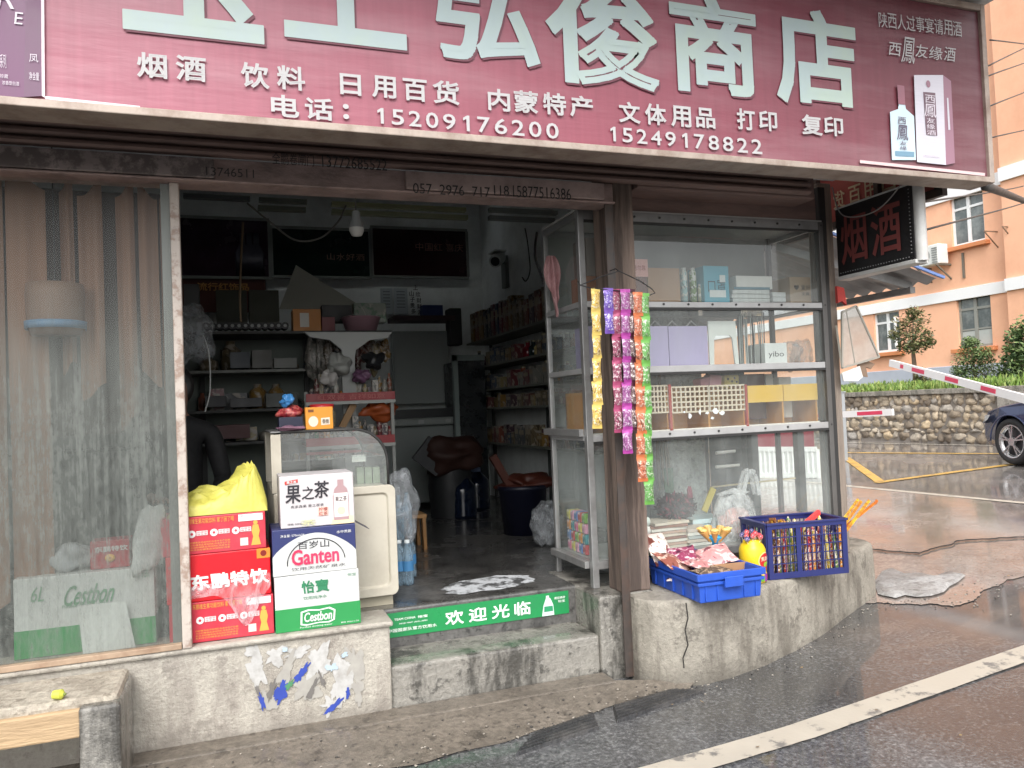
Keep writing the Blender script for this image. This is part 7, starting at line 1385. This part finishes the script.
# ------------------------------------------------------------------ stone retaining wall and planted bank
XW = 12.66; ZW0 = g(XW); ZW1 = 1.50
yR = atX(990, 440, XW).y; yRend = atX(1000, 440, XW).y
sw = thing('stone_wall', 'rough rubble stone retaining wall with a concrete cap across the car park', 'stone wall', (XW, 18, ZW0))
mb = MB(); mb.box(XW + .06, XW + .5, yR - .2, 45, ZW0 - .2, ZW1); mb.build('mortar', mat('stone_mortar', (.24, .21, .18), .9, .35, 6, (.09, .085, .07), .6, 3), sw)
mb = MB(); mb.box(XW - .02, XW + .52, yR - 3, 45, ZW1, ZW1 + .10); mb.build('cap', m_conc('wall_cap', (.22, .2, .17), (.36, .33, .28), (.1, .1, .08), streak=.7), sw, .01)
mb = MB(); mb.box(XW - .03, XW + .52, yR - 3.2, yR - .2, ZW0 - .2, ZW1 - .002); mb.build('end_block', m_conc('wall_end', (.26, .24, .21), (.40, .37, .32), (.12, .11, .09), streak=.6), sw, .01)
def m_stone():
    m, n, l, b = _base('rubble_stone'); ge = n.new('ShaderNodeNewGeometry'); rp = ramp(n, [(0, (.20, .16, .12)), (.3, (.36, .29, .21)), (.55, (.52, .43, .31)), (.8, (.42, .39, .35)), (1, (.62, .48, .30))]); l.new(ge.outputs['Random Per Island'], rp.inputs[0])
    t = noise_n(n, l, 9, 6, .7); rr = ramp(n, [(.3, .45), (.7, 1.25)]); l.new(t.outputs[0], rr.inputs[0]); c = mixc(n, l, 1, rp.outputs[0], rr.outputs[0], 'MULTIPLY'); l.new(c, b.inputs['Base Color']); b.inputs['Roughness'].default_value = .7
    bp = n.new('ShaderNodeBump'); bp.inputs['Strength'].default_value = .6; bp.inputs['Distance'].default_value = .04; l.new(t.outputs[0], bp.inputs['Height']); l.new(bp.outputs[0], b.inputs['Normal']); return m
mb = MB(); rp = random.Random(2); z = ZW0 + .02
while z < ZW1 - .02:
    h = rp.uniform(.07, .17); y = yR - .15 + rp.uniform(0, .15)
    while y < 26:
        w = rp.uniform(.06, .32); mb.blob((XW + .09, y + w / 2, min(z + h / 2 + rp.uniform(-.03, .03), ZW1 - .06)), (.075, w * .54, h * .57), rp.random() * 50, .30, 10, 8); y += w + rp.uniform(-.01, .03)
    z += h * .95
mb.build('stones', m_stone(), sw)
# bank behind the wall, sloping up to the building
XBd = 20.5
mb = MB(); mb.grid(lambda u, v: Vector((XW + .3 + (XBd - XW) * u, -30 + 90 * v, ZW1 + .05 + .10 * min(1, u * 3) + .06 * noise.noise(Vector((u * 6, v * 30, 2))))), 12, 40); struct(mb, 'planting_bed', mat('bed_soil', (.06, .07, .03), .95, .4, 3, (.09, .13, .03), .8, 4), 'earth bank planted with low greenery above the stone wall')
rp = random.Random(8); mb = MB()
for i in range(15000):
    y = rp.uniform(10, 24); x = XW + .35 + 5.5 * rp.random() ** 1.6; z = ZW1 + .05 + .1 * min(1, (x - XW) / 2.5)
    dens_ = noise.noise(Vector((x * 1.5, y * 1.2, 0)))
    h = rp.uniform(.05, .16) * (1 + .7 * dens_); a_ = rp.random() * 6.28; w = rp.uniform(.012, .03); d_ = Vector((math.cos(a_), math.sin(a_), 0)); tip = Vector((rp.uniform(-.06, .06), rp.uniform(-.06, .06), h)); b0 = Vector((x, y, z))
    mb.poly([b0 - d_ * w, b0 + d_ * w, b0 + tip + d_ * w * .6, b0 + tip * 1.15 - d_ * w * .3], rp.randrange(4))
G4 = [mat('leaf_a', (.13, .22, .035), .6, .3, 3), mat('leaf_b', (.20, .30, .06), .6, .3, 3), mat('leaf_c', (.09, .16, .03), .6, .3, 3), mat('leaf_d', (.28, .34, .10), .6, .3, 3)]
o = mb.build('ground_cover', G4); o['kind'] = 'stuff'; o['label'] = 'bright green ground cover along the top of the stone wall'; o['category'] = 'ground cover'

# ------------------------------------------------------------------ trees and shrubs
def leaves(mb, pts, size, n, seed, nm=3, droop=0):
    rp = random.Random(seed)
    for c, r_ in pts:
        for i in range(n):
            d = Vector((rp.gauss(0, 1), rp.gauss(0, 1), rp.gauss(0, .8))).normalized() * r_ * rp.random() ** .45; p = Vector(c) + d
            a = Vector((rp.gauss(0, 1), rp.gauss(0, 1), rp.gauss(0, .6) - droop)).normalized(); b = a.cross(Vector((rp.gauss(0, 1), rp.gauss(0, 1), 1))).normalized(); s = size * rp.uniform(.6, 1.3)
            mb.poly([p - a * s, p + b * s * .42, p + a * s, p - b * s * .42], min(nm - 1, rp.randrange(nm) if rp.random() < .5 else (0 if d.z < 0 else nm - 1)))
LT = [mat('tree_leaf_dark', (.08, .10, .04), .55, .35, 3), mat('tree_leaf_mid', (.16, .18, .07), .5, .35, 3), mat('tree_leaf_brown', (.17, .155, .07), .5, .3, 3)]
BARK = mat('bark', (.14, .10, .07), .9, .35, 20, bump=.5, stretch=(1, 1, .2))
XT = 15.6
def tree(name, label, base_px, top_px, blobs, seed, size, n, X=XT, mats_=LT, cat='tree', trunk_r=.055, lean=0):
    b0 = atX(*base_px, X); b0.z = ZW1 + .12; t1 = atX(*top_px, X); root = thing(name, label, cat, b0); mb = MB()
    pts = [b0 + (t1 - b0) * f + Vector((.05 * noise.noise(Vector((f * 4, seed, 0))), .05 * noise.noise(Vector((f * 4, seed, 5))), 0)) for f in (0, .25, .5, .75, 1)]; mb.tube(pts, [trunk_r * (1.25 - .6 * f) for f in (0, .25, .5, .75, 1)], 8)
    P_ = []
    for (px, py, r_, dx) in blobs:
        c = atX(px, py, X + dx); P_.append((c, r_)); k = pts[3 if c.z > pts[3].z else 2]; mb.tube([k, (k + c) / 2 + Vector((0, 0, .04)), c], [trunk_r * .45, trunk_r * .3, trunk_r * .12], 5)
    mb.build('trunk', BARK, root); mc = MB(); leaves(mc, P_, size, n, seed, 3); mc.build('crown', mats_, root); return root
LS_ = .05
tree('small_tree', 'slim young tree with a round olive crown in front of the pink building', (917, 396), (912, 340), [(904, 324, .30, 0), (918, 320, .28, .1), (897, 335, .22, -.1), (910, 335, .34, 0), (923, 334, .26, .1), (915, 347, .25, -.1), (905, 347, .2, .1), (928, 342, .18, 0), (913, 313, .18, 0)], 5, .05, 190)
tree('low_sapling', 'low leafy shoots growing at the foot of the slim young tree', (922, 394), (923, 380), [(922, 386, .16, 0), (919, 378, .14, 0), (925, 380, .15, .1), (922, 371, .1, 0)], 6, .04, 140, cat='shrub', trunk_r=.015)
SH3 = [mat('shrub_dark', (.045, .085, .03), .6, .3, 3), mat('shrub_mid', (.09, .15, .05), .6, .3, 3), mat('shrub_light', (.17, .24, .085), .6, .3, 3)]
tree('feathery_shrub', 'feathery light green shrub between the young tree and the blue car', (977, 390), (972, 355), [(972, 350, .28, 0), (968, 362, .36, 0), (980, 366, .36, .1), (972, 376, .42, 0), (988, 378, .34, 0), (960, 372, .22, .1), (984, 356, .22, 0), (970, 343, .18, 0), (996, 383, .25, 0)], 7, .030, 620, cat='shrub', mats_=SH3, trunk_r=.03)
tree('leafy_bush', 'darker leafy bush at the right edge behind the blue car', (1022, 388), (1022, 345), [(1020, 336, .30, 0), (1026, 350, .45, 0), (1014, 355, .28, 0), (1012, 368, .30, 0), (1024, 372, .45, 0), (1018, 382, .35, 0), (1032, 330, .4, 0), (1040, 355, .6, .2), (1008, 378, .2, 0)], 9, .05, 480, cat='bush', mats_=SH3, trunk_r=.04)
tree('weed_plant', 'small weed on the bank below the hanging paper card', (853, 398), (853, 382), [(852, 386, .14, 0), (858, 390, .12, 0), (848, 392, .12, 0)], 12, .045, 90, cat='plant', mats_=SH3, trunk_r=.012)
tree('weed_plant', 'clump of weeds at the foot of the bush by the blue car', (1000, 392), (1001, 385), [(996, 387, .2, -.5), (1006, 386, .22, -.5), (1014, 388, .2, -.6)], 13, .045, 120, cat='plant', mats_=SH3, trunk_r=.012)

# ------------------------------------------------------------------ salmon building
bd = thing('salmon_building', 'salmon pink apartment building with white bands and a pale grey base', 'building', (XBd, 18, 1.5))
SAL = mat('salmon_render', hexc('efb896'), .8, .05, 2, hexc('d09474'), .5, .6); WBD = mat('white_band', (.82, .82, .82), .7, .05, 3); GBD = mat('grey_base', hexc('b0b5c0'), .75, .05, 2, hexc('8f949f'), .4, .7)
def bz(px, py): return atX(px, py, XBd).z
zb_ = bz(952, 366); zl0, zl1 = bz(942, 303), bz(942, 292); zu0, zu1 = bz(971, 194), bz(971, 181)
wins = [((950.5, 984), (192, 244), 'top'), ((957.5, 991.5), (293, 347), 'low'), ((874, 900), (311, 352), 'low2')]
W_ = []
for (pa, pb), (ta, tb_), k in wins:
    ya_, yb_ = atX(pa, (ta + tb_) / 2, XBd).y, atX(pb, (ta + tb_) / 2, XBd).y; zc_ = (atX((pa + pb) / 2, ta, XBd).z, atX((pa + pb) / 2, tb_, XBd).z); W_.append((min(ya_, yb_), max(ya_, yb_), zc_[1], zc_[0], k))
W_.append((W_[2][0], W_[2][1], W_[0][2], W_[0][3], 'hid'))
W_.append((W_[0][0] - 6.5, W_[0][1] - 6.5, W_[0][2], W_[0][3], 'x')); W_.append((W_[0][0] - 6.5, W_[0][1] - 6.5, W_[1][2], W_[1][3], 'x'))
# wall with real openings
ys_ = sorted({-4.0, 60.0, *[v for w in W_ for v in w[:2]]}); zs2 = sorted({zb_, 15.5, *[v for w in W_ for v in w[2:4]]}); mb = MB()
for i in range(len(ys_) - 1):
    for j in range(len(zs2) - 1):
        cy_, cz2 = (ys_[i] + ys_[i + 1]) / 2, (zs2[j] + zs2[j + 1]) / 2
        if not any(w[0] < cy_ < w[1] and w[2] < cz2 < w[3] for w in W_): mb.poly([(XBd, ys_[i], zs2[j]), (XBd, ys_[i + 1], zs2[j]), (XBd, ys_[i + 1], zs2[j + 1]), (XBd, ys_[i], zs2[j + 1])])
mb.box(XBd + .25, XBd + 10, -4, 60, zb_, 15.5)
for w in W_:
    for a in (w[0], w[1]): mb.poly([(XBd, a, w[2]), (XBd + .25, a, w[2]), (XBd + .25, a, w[3]), (XBd, a, w[3])])
    for z in (w[2], w[3]): mb.poly([(XBd, w[0], z), (XBd, w[1], z), (XBd + .25, w[1], z), (XBd + .25, w[0], z)])
mb.build('wall', SAL, bd)
mb = MB(); mb.box(XBd - .12, XBd + .2, -4, 60, 1.3, zb_ - .001); mb.build('base', GBD, bd, .02)
mb = MB(); mb.box(XBd - .06, XBd - .001, -4, 60, zl0, zl1); mb.box(XBd - .06, XBd - .001, -4, 60, zu0, zu1); mb.build('band', WBD, bd, .01)
mb = MB(); y1_ = atX(1012, 250, XBd).y; mb.box(XBd - .30, XBd - .002, -4, y1_, zb_, 15.5); mb.build('projecting_bay', SAL, bd, .01); mb = MB(); mb.box(XBd - .37, XBd - .301, -4, y1_, zl0, zl1); mb.box(XBd - .37, XBd - .301, -4, y1_, zu0, zu1); mb.build('band', WBD, bd)
mb = MB(); mb.box(XBd - .4, XBd + 10.4, -5, 61, 15.5, 15.9); mb.build('roof', hm('6d6a66', .7), bd)
WINW = hm('e6e8e8', .4); WING = hm('8e8f88', .5)
PANE = mat('building_window_glass', (.10, .12, .12), .12, .5, 1.2, (.30, .33, .32), .8, 1.4, spec=.6)
for (a, b_, z0, z1, k) in W_:
    mw = WING if k == 'low' else WINW; mb = MB(); X0_, X1_ = XBd + .08, XBd + .14; f_ = .07
    mb.box(X0_, X1_, a, a + f_, z0, z1); mb.box(X0_, X1_, b_ - f_, b_, z0, z1); mb.box(X0_, X1_, a + f_, b_ - f_, z0, z0 + f_); mb.box(X0_, X1_, a + f_, b_ - f_, z1 - f_, z1); mb.box(X0_ - .01, X1_, (a + b_) / 2 - .05, (a + b_) / 2 + .05, z0 + f_, z1 - f_); mb.box(X0_ + .002, X1_, a + f_, b_ - f_, z0 + (z1 - z0) * .70, z0 + (z1 - z0) * .70 + .07)
    if k == 'low': mb.box(X0_ + .002, X1_, a + f_, b_ - f_, z0 + (z1 - z0) * .32, z0 + (z1 - z0) * .32 + .05)
    wf = mb.build('window', mw, bd); mb = MB(); mb.box(XBd + .11, XBd + .115, a + .02, b_ - .02, z0 + .02, z1 - .02); mb.build('pane', PANE, wf)
    mb = MB(); mb.box(XBd + .16, XBd + .17, a + .05, a + (b_ - a) * .35, z0, z1); mb.build('curtain', hm('a8a9a0', .8), wf)
    if k == 'low': mb = MB(); mb.box(XBd + .100, XBd + .108, a + .05, b_ - .05, z0 + .05, z0 + (z1 - z0) * .31); mb.build('frosted_pane', hm('b0b6b2', .4), wf)
    mb = MB(); mb.box(XBd - .18, XBd - .001, a - .15, b_ + .15, z0 - .14, z0 - .02); mb.build('sill', hm('cf8659', .8), bd, .008)
# open casement of the far window
w = W_[2]; mb = MB(); mb.bar((XBd + .05, w[0] + .05, w[2] + .1), (XBd - .55, w[0] - .35, w[2] + .1), .05, .06); mb.bar((XBd + .05, w[0] + .05, w[2] + 1.05), (XBd - .55, w[0] - .35, w[2] + 1.05), .05, .06); mb.bar((XBd - .55, w[0] - .35, w[2] + .1), (XBd - .55, w[0] - .35, w[2] + 1.05), .05, .06); mb.build('open_casement', WINW, bd)
p = atX(985, 234, XBd - .1); mb = MB(); 
for k in (0, .55): mb.bar((XBd, p.y - k - .3, p.z), (XBd - .5, p.y - k - .3, p.z), .03); mb.bar((XBd, p.y - k - .3, p.z - .45), (XBd - .48, p.y - k - .3, p.z - .02), .025)
tag(mb.build('wall_bracket', hm('7f6a58', .6)), 'pair of empty rusty brackets under the upper window of the pink building', 'bracket')
# air conditioner
c = atX(929, 256, XBd - .45); ac = thing('air_conditioner', 'white air conditioner box mounted on the pink building behind the LED sign', 'air conditioner', (XBd - .3, c.y, c.z - .3)); mb = MB(); mb.box(XBd - .55, XBd - .15, c.y - .42, c.y + .42, c.z - .30, c.z + .30); mb.build('body', hm('d9dad6', .4), ac, .03); mb = MB(); mb.cyl((XBd - .552, c.y + .1, c.z), (XBd - .57, c.y + .1, c.z), .22, n=20); [mb.box(XBd - .575, XBd - .55, c.y - .38, c.y - .2, c.z - .25 + i * .07, c.z - .22 + i * .07) for i in range(7)]; mb.build('fan_grille', hm('8f9290', .5), ac)
mb = MB()
for k in (-.35, .35): mb.bar((XBd, c.y + k, c.z - .32), (XBd - .6, c.y + k, c.z - .32), .05); mb.bar((XBd, c.y + k, c.z - .75), (XBd - .55, c.y + k, c.z - .34), .04)
mb.bar((XBd - .02, c.y - .8, c.z - .05), (XBd - .02, c.y - .8, c.z - .8), .06); mb.build('bracket', hm('6f6a60', .5), ac)
# wires
Xw = 12
for k, (a, b_, r_, lb) in enumerate((((985, 186), (1060, 190), .035, 'thick dark cable bundle crossing at the right edge'), ((905, 205), (1060, 170), .010, 'thin wire rising to the right across the upper window'), ((925, 230), (1060, 182), .010, 'thin wire below the upper window leading from the LED sign'), ((990, 40), (1060, 36), .006, 'top thin wire at the upper right corner'), ((988, 66), (1060, 18), .006, 'second thin wire at the upper right corner'), ((988, 76), (1060, 38), .006, 'third thin wire at the upper right corner'), ((990, 106), (1060, 66), .006, 'fourth thin wire, crossing the upper white band'), ((990, 138), (1060, 110), .006, 'wire sagging below the upper white band'))):
    p, q_ = atX(*a, 4.11), atX(*b_, XBd - .38); m_ = (p + q_) / 2 - Vector((0, 0, .25 if r_ > .02 else .12)); r_ *= .8; cable('utility_wire', [p, m_, q_], r_, mat('wire_grey', (.09, .085, .08), .6), lb)

# ------------------------------------------------------------------ car park barriers
WHT = mat('barrier_white', (.78, .78, .77), .4, .06, 6); PNK = hm('d2405e', .4)
def barrier(label, p, q_, base, bands, hous):
    p, q_ = Vector(p), Vector(q_); t = thing('boom_barrier', label, 'barrier', base); mb = MB(); mb.bar(p, q_, .045, .10); mb.build('arm', WHT, t); d_ = q_ - p; nn = d_.normalized()
    for f0_, f1_ in bands: mb = MB(); mb.bar(p + d_ * f0_, p + d_ * f1_, .051, .055); mb.build('red_band', PNK, t)
    mb = MB(); bx_ = Vector(base); mb.box(bx_.x - .15, bx_.x + .15, bx_.y - .17, bx_.y + .17, bx_.z, bx_.z + hous); mb.build('housing', hm('c9ccce', .4), t, .02)
XA = 9.2
p, q_ = atX(890.5, 363, XA), atX(1100, 419, XA - .8); barrier('raised white barrier arm with pink bands reaching over the blue car bonnet', p, q_, (q_.x + .25, q_.y, g(q_.x)), ((.075, .095), (.15, .225), (.345, .415), (.53, .60), (.74, .81)), 1.05)
p, q_ = atX(893, 412, XA), atX(790, 417, XA); barrier('short white barrier arm with a pink band beside the shop post', p, q_, (q_.x, q_.y + .25, g(q_.x)), ((.08, .30), (.62, .80)), 1.0)
p = atX(842, 402, XA + .6); mb = MB(); mb.box(p.x - .035, p.x + .035, p.y - .035, p.y + .035, g(p.x), p.z + .16); mb.box(p.x - .05, p.x + .05, p.y - .05, p.y + .05, p.z + .16, p.z + .18); tag(mb.build('barrier_rest', hm('9a9fa2', .5), None, .005), 'pale post carrying the short barrier arm beside the shop post', 'post')
# white railing across the yard, seen through the cabinet
rl = thing('white_railing', 'white picket railing across the yard behind the cabinet glass', 'railing', (10, 15.5, g(10))); mb = MB()
pa, pb = atG(752, 478), atG(818, 478); 
for i in range(15): f = i / 14; q2 = pa.lerp(pb, f); zt2 = at(785, 449, (pa.y + pb.y) / 2).z; mb.box(q2.x - .03, q2.x + .03, q2.y - .03, q2.y + .03, g(q2.x), zt2)
mb.build('pickets', hm('dcdedc', .5), rl); mb = MB()
for z in (.1, 1.0): mb.bar((pa.x, pa.y, g(pa.x) + (zt2 - g(pa.x)) * z), (pb.x, pb.y, g(pb.x) + (zt2 - g(pb.x)) * z), .07)
mb.build('rail', hm('dcdedc', .5), rl)
p = at(770, 436, pa.y + .6); mb = MB(); mb.box(p.x - .9, p.x + .9, p.y, p.y + .05, p.z - .3, p.z + .3); mb.box(p.x - .85, p.x - .8, p.y + .05, p.y + .1, .3, p.z + .3); mb.box(p.x + .8, p.x + .85, p.y + .05, p.y + .1, .3, p.z + .3); tag(mb.build('red_board', hm('7d2a38', .6)), 'dull red board above the white railing seen through the cabinet', 'board')

# ------------------------------------------------------------------ blue car
def build_car():
    wc = atG(1017, 466); yaw_ = math.atan2(.97, .22)
    car = thing('parked_car', 'dark blue saloon car coming in at the right edge of the car park', 'car', (0, 0, 0)); PA = mat('car_navy_paint', (.05, .065, .13), .22, .1, 3, metal=.35, spec=.6)
    L0, L1 = -3.75, .82; wr = .325; wx = (0.0, -2.68)     # x forward, front axle at 0; near side is y = +0
    def arch(cx, r, n=14): return [(cx + r * math.cos(math.pi * i / n), wr + r * math.sin(math.pi * i / n) * 1.0) for i in range(n + 1)]
    low = [(L1 - .06, .24)] + [(.375, .22)] + arch(0, .372) + [(-.375, .20)] + [(wx[1] + .375, .20)] + arch(wx[1], .372) + [(wx[1] - .375, .24), (L0 + .1, .28)]
    upp = [(L0, .55), (L0 + .03, .85), (L0 + .15, .99), (-3.0, 1.01), (-2.2, .985), (-1.2, .955), (-.75, .945), (-.3, .905), (.2, .835), (.55, .745), (.76, .63), (.84, .50), (.84, .36)]
    prof = low + upp; n = len(prof); mb = MB(); Wd = 1.78; st = [(0.0, .10), (.03, .035), (.10, .0), (.5, -.02), (1, -.025)]      # inset of outline toward centre plane
    def sect(y, ins, bul):
        out = []
        for x, z in prof:
            f = max(0, (x + .1) / .94) if x > -.1 else 0
            yy = y if True else y
            shr = .28 * f ** 2.2 + (.14 * max(0, (-3.2 - x) / .55) ** 2 if x < -3.2 else 0)      # nose and tail taper in plan
            k = (Wd / 2 - y) / (Wd / 2); yn = Wd / 2 - (Wd / 2 - shr) * k
            zz_ = z - (ins * .55 if z > .75 else 0) + bul * (1 if z > .8 else 0); out.append((x, yn + (.045 if z < .3 and y < .05 else 0), zz_))
        return out
    S = [sect(0.0, .06, 0), sect(.045, .02, 0), sect(.14, 0, 0), sect(.5, -.015, .02), sect(Wd / 2, -.02, .03)]
    S = S + [[(x, Wd - y, z) for x, y, z in s] for s in S[-2::-1]]
    mb.v += [Vector(v) for s in S for v in s]
    for j in range(len(S) - 1):
        for i in range(n): mb.f.append((j * n + i, j * n + (i + 1) % n, (j + 1) * n + (i + 1) % n, (j + 1) * n + i)); mb.m.append(0); mb.sm.append(i >= len(low))
    for j in (0, len(S) - 1):
        f = tuple(range(j * n, j * n + n)); mb.f.append(f if j else f[::-1]); mb.m.append(0); mb.sm.append(False)
    mb.build('body', PA, car)
    gh = [(-3.25, .99), (-2.75, 1.30), (-2.2, 1.43), (-1.6, 1.455), (-1.15, 1.41), (-.25, .90)]; ch = [(-3.15, 1.0)] ; mb = MB(); m_ = len(gh); a0, a1 = .06, .26
    def gy(z): return .05 + (z - .95) * .42
    vs = [(x, max(.05, gy(z)), z) for x, z in gh] + [(x, Wd - max(.05, gy(z)), z) for x, z in gh]
    mb.add(vs, [(i, i + 1, m_ + i + 1, m_ + i) for i in range(m_ - 1)] + [tuple(range(m_))[::-1], tuple(range(m_, 2 * m_))], 0, False); mb.build('greenhouse', PA, car, .02)
    GL = mat('car_glass', (.015, .018, .02), .06, .2, 4, spec=.7)
    def yq(x, z, s): y = max(.05, gy(z)) - .006; return (x, y if s < 0 else Wd - y, z)
    for s in (-1, 1):
        for q in ([(-.55, .99), (-1.17, 1.35), (-1.65, 1.385), (-1.65, .99)], [(-1.72, .99), (-1.72, 1.385), (-2.2, 1.37), (-2.68, 1.25), (-2.85, 1.0)]): mb = MB(); mb.poly([yq(x, z, s) for x, z in q]); mb.build('side_window', GL, car)
    mb = MB(); mb.poly([(-.33, .18, .952), (-.33, Wd - .18, .952), (-1.10, Wd - .32, 1.392), (-1.10, .32, 1.392)]); [setattr(v, 'x', v.x + .012) for v in mb.v]; [setattr(v, 'z', v.z + .012) for v in mb.v]; mb.build('windscreen', GL, car)
    mb = MB(); mb.poly([(-3.2, .22, 1.03), (-2.76, .32, 1.30), (-2.76, Wd - .32, 1.30), (-3.2, Wd - .22, 1.03)]); [setattr(v, 'x', v.x - .014) for v in mb.v]; [setattr(v, 'z', v.z + .014) for v in mb.v]; mb.build('rear_window', GL, car)
    TY = mat('car_tyre', (.018, .018, .019), .8, .3, 20); RM = mat('car_rim', (.50, .50, .50), .28, .1, 10, metal=.8)
    for x in wx:
        for s in (0, 1):
            yc2 = .0 if s == 0 else Wd; sg_ = 1 if s == 0 else -1; mb = MB(); prof_ = [(.235, .03), (.245, .012), (.30, .004), (.32, .02), (.325, .05), (.325, .17), (.31, .2), (.2, .2), (.0, .2)]
            k = 32; vs = [(x + r_ * math.cos(t_), yc2 + sg_ * d_, wr + r_ * math.sin(t_)) for r_, d_ in prof_ for t_ in (2 * math.pi * i / k for i in range(k))]
            mb.add(vs, [(a * k + i, a * k + (i + 1) % k, (a + 1) * k + (i + 1) % k, (a + 1) * k + i) for a in range(len(prof_) - 1) for i in range(k)], 0, True); wh = mb.build('wheel', TY, car)
            mb = MB(); vs = [(x + r_ * math.cos(t_), yc2 + sg_ * d_, wr + r_ * math.sin(t_)) for r_, d_ in ((.238, .014), (.222, .012), (.215, .045), (.2, .06)) for t_ in (2 * math.pi * i / k for i in range(k))]; mb.add(vs, [(a * k + i, a * k + (i + 1) % k, (a + 1) * k + (i + 1) % k, (a + 1) * k + i) for a in range(3) for i in range(k)], 0, True)
            for i in range(5):
                for o_ in (-.16, .16): t_ = 2 * math.pi * i / 5 + .3; c0_ = Vector((x + .05 * math.cos(t_), yc2 + sg_ * .02, wr + .05 * math.sin(t_))); c1_ = Vector((x + .225 * math.cos(t_ + o_), yc2 + sg_ * .022, wr + .225 * math.sin(t_ + o_))); mb.bar(c0_, c1_, .026, .018)
            mb.cyl((x, yc2 + sg_ * .012, wr), (x, yc2 + sg_ * .05, wr), .06, n=16); mb.build('rim', RM, wh)
            mb = MB(); mb.cyl((x, yc2 + sg_ * .075, wr), (x, yc2 + sg_ * .08, wr), .21, n=24); mb.build('brake_disc', hm('35363a', .4), wh)
            mb = MB(); mb.cyl((x, yc2 + sg_ * .20, wr), (x, yc2 + sg_ * .6, wr), .372, n=24); mb.build('wheel_well', hm('0c0c0d', .9), car)
            mb = MB(); A_ = [(x + .378 * math.cos(math.pi * i / 16), yc2 - sg_ * .002, wr + .378 * math.sin(math.pi * i / 16)) for i in range(17)]; mb.tube(A_, .012, 5); mb.build('arch_trim', PA, car)
    HL = mat('headlight_glass', (.62, .66, .68), .08, .15, 12, spec=.8)
    for s in (0, 1):
        q = [(.60, .10, .69), (.42, .045, .70), (.46, .03, .63), (.70, .14, .57), (.80, .30, .56), (.77, .33, .62)]; q = [(x, y if s == 0 else Wd - y, z) for x, y, z in q]; mb = MB(); c_ = sum((Vector(v) for v in q), Vector()) / 6 + Vector((.03, -.02 if s == 0 else .02, .01)); mb.add([c_] + q, [(0, i + 1, (i + 1) % 6 + 1) for i in range(6)], 0, True); mb.build('headlight', HL, car)
    mb = MB(); mb.box(.835, .855, .45, Wd - .45, .40, .56); mb.build('grille', hm('101113', .4), car, .01); mb = MB(); mb.box(.845, .862, .62, Wd - .62, .28, .38); mb.build('number_plate', hm('2a4a9a', .4), car)
    for s in (0, 1):
        mb = MB(); mb.obox((-.72, -.09 if s == 0 else Wd + .09, .99), (.12, .2, .13), (0, 0, .1)); mb.build('wing_mirror', PA, car, .03)
        for x in (-1.45, -2.3): mb = MB(); mb.box(x - .09, x + .09, -.018 if s == 0 else Wd - .004, .004 if s == 0 else Wd + .018, .80, .83); mb.build('door_handle', PA, car, .005)
        mb = MB(); mb.box(-.46, -.36, .034 if s == 0 else Wd - .040, .040 if s == 0 else Wd - .034, .70, .73); mb.build('fender_badge', hm('c9ccd0', .3), car)
        mb = MB(); mb.box(L0 - .004, L0 + .12, .10 if s == 0 else Wd - .42, .42 if s == 0 else Wd - .10, .70, .85); mb.build('tail_light', hm('7a1018', .3), car, .01)
    car.rotation_euler = (0, 0, yaw_); M = Matrix.Rotation(yaw_, 3, 'Z'); car.location = Vector((wc.x, wc.y, g(wc.x + .3) + .01)) - M @ Vector((0, 1.78 - .08, 0))
    car.rotation_euler = (0, 0, yaw_)
build_car()

# ------------------------------------------------------------------ grit and leaf scraps on the ground
rp = random.Random(55); mb = MB()
def bit(x, y, z, s, mi): mb.blob((x, y, z), (s, s * rp.uniform(.6, 1), s * .5), rp.random() * 30, .3, 6, 4, mi)
for i in range(260):
    t = rp.random(); k = rp.randrange(len(FR)); a, b = FR[k], BK[k]; f = rp.random() ** 2; bit(a[0] + (b[0] - a[0]) * f, a[1] + (b[1] - a[1]) * f - .03 * rp.random(), a[2] + (b[2] - a[2]) * f + .002, rp.uniform(.002, .008), rp.randrange(2))
for i in range(130):
    k = rp.randrange(len(edge_pts)); q = edge_pts[k]; x, y = q.x + rp.gauss(0, .10), q.y + rp.gauss(0, .10); bit(x, y, g(x) + .006, rp.uniform(.003, .008), rp.randrange(2))
for i in range(160):
    k = rp.randrange(len(E_)); x, y = E_[k]; x, y = x + rp.uniform(-.02, .1), y - rp.uniform(.01, .14); bit(x, y, g(x) + .003, rp.uniform(.002, .007), rp.randrange(2))
for i in range(40):
    x, y = rp.uniform(1, 7), rp.uniform(2.4, 5.5)
    if y > 3.5 and x < 4.4: continue
    a_ = rp.random() * 6.28; u_ = Vector((math.cos(a_), math.sin(a_), .1)) * rp.uniform(.008, .02); v_ = Vector((-math.sin(a_), math.cos(a_), .2)) * rp.uniform(.004, .009); c = Vector((x, y, g(x) + .014)); mb.poly([c - u_, c - v_, c + u_, c + v_], 2)
o = mb.build('grit', [mat('grit_dark', (.06, .055, .05), .9, .4, 40), mat('grit_pale', (.30, .27, .23), .9, .4, 40), mat('leaf_scrap', (.22, .15, .07), .8, .4, 30)]); tag(o, 'loose grit and leaf scraps scattered along the wet kerb and pavement edge', 'grit', kind='stuff')
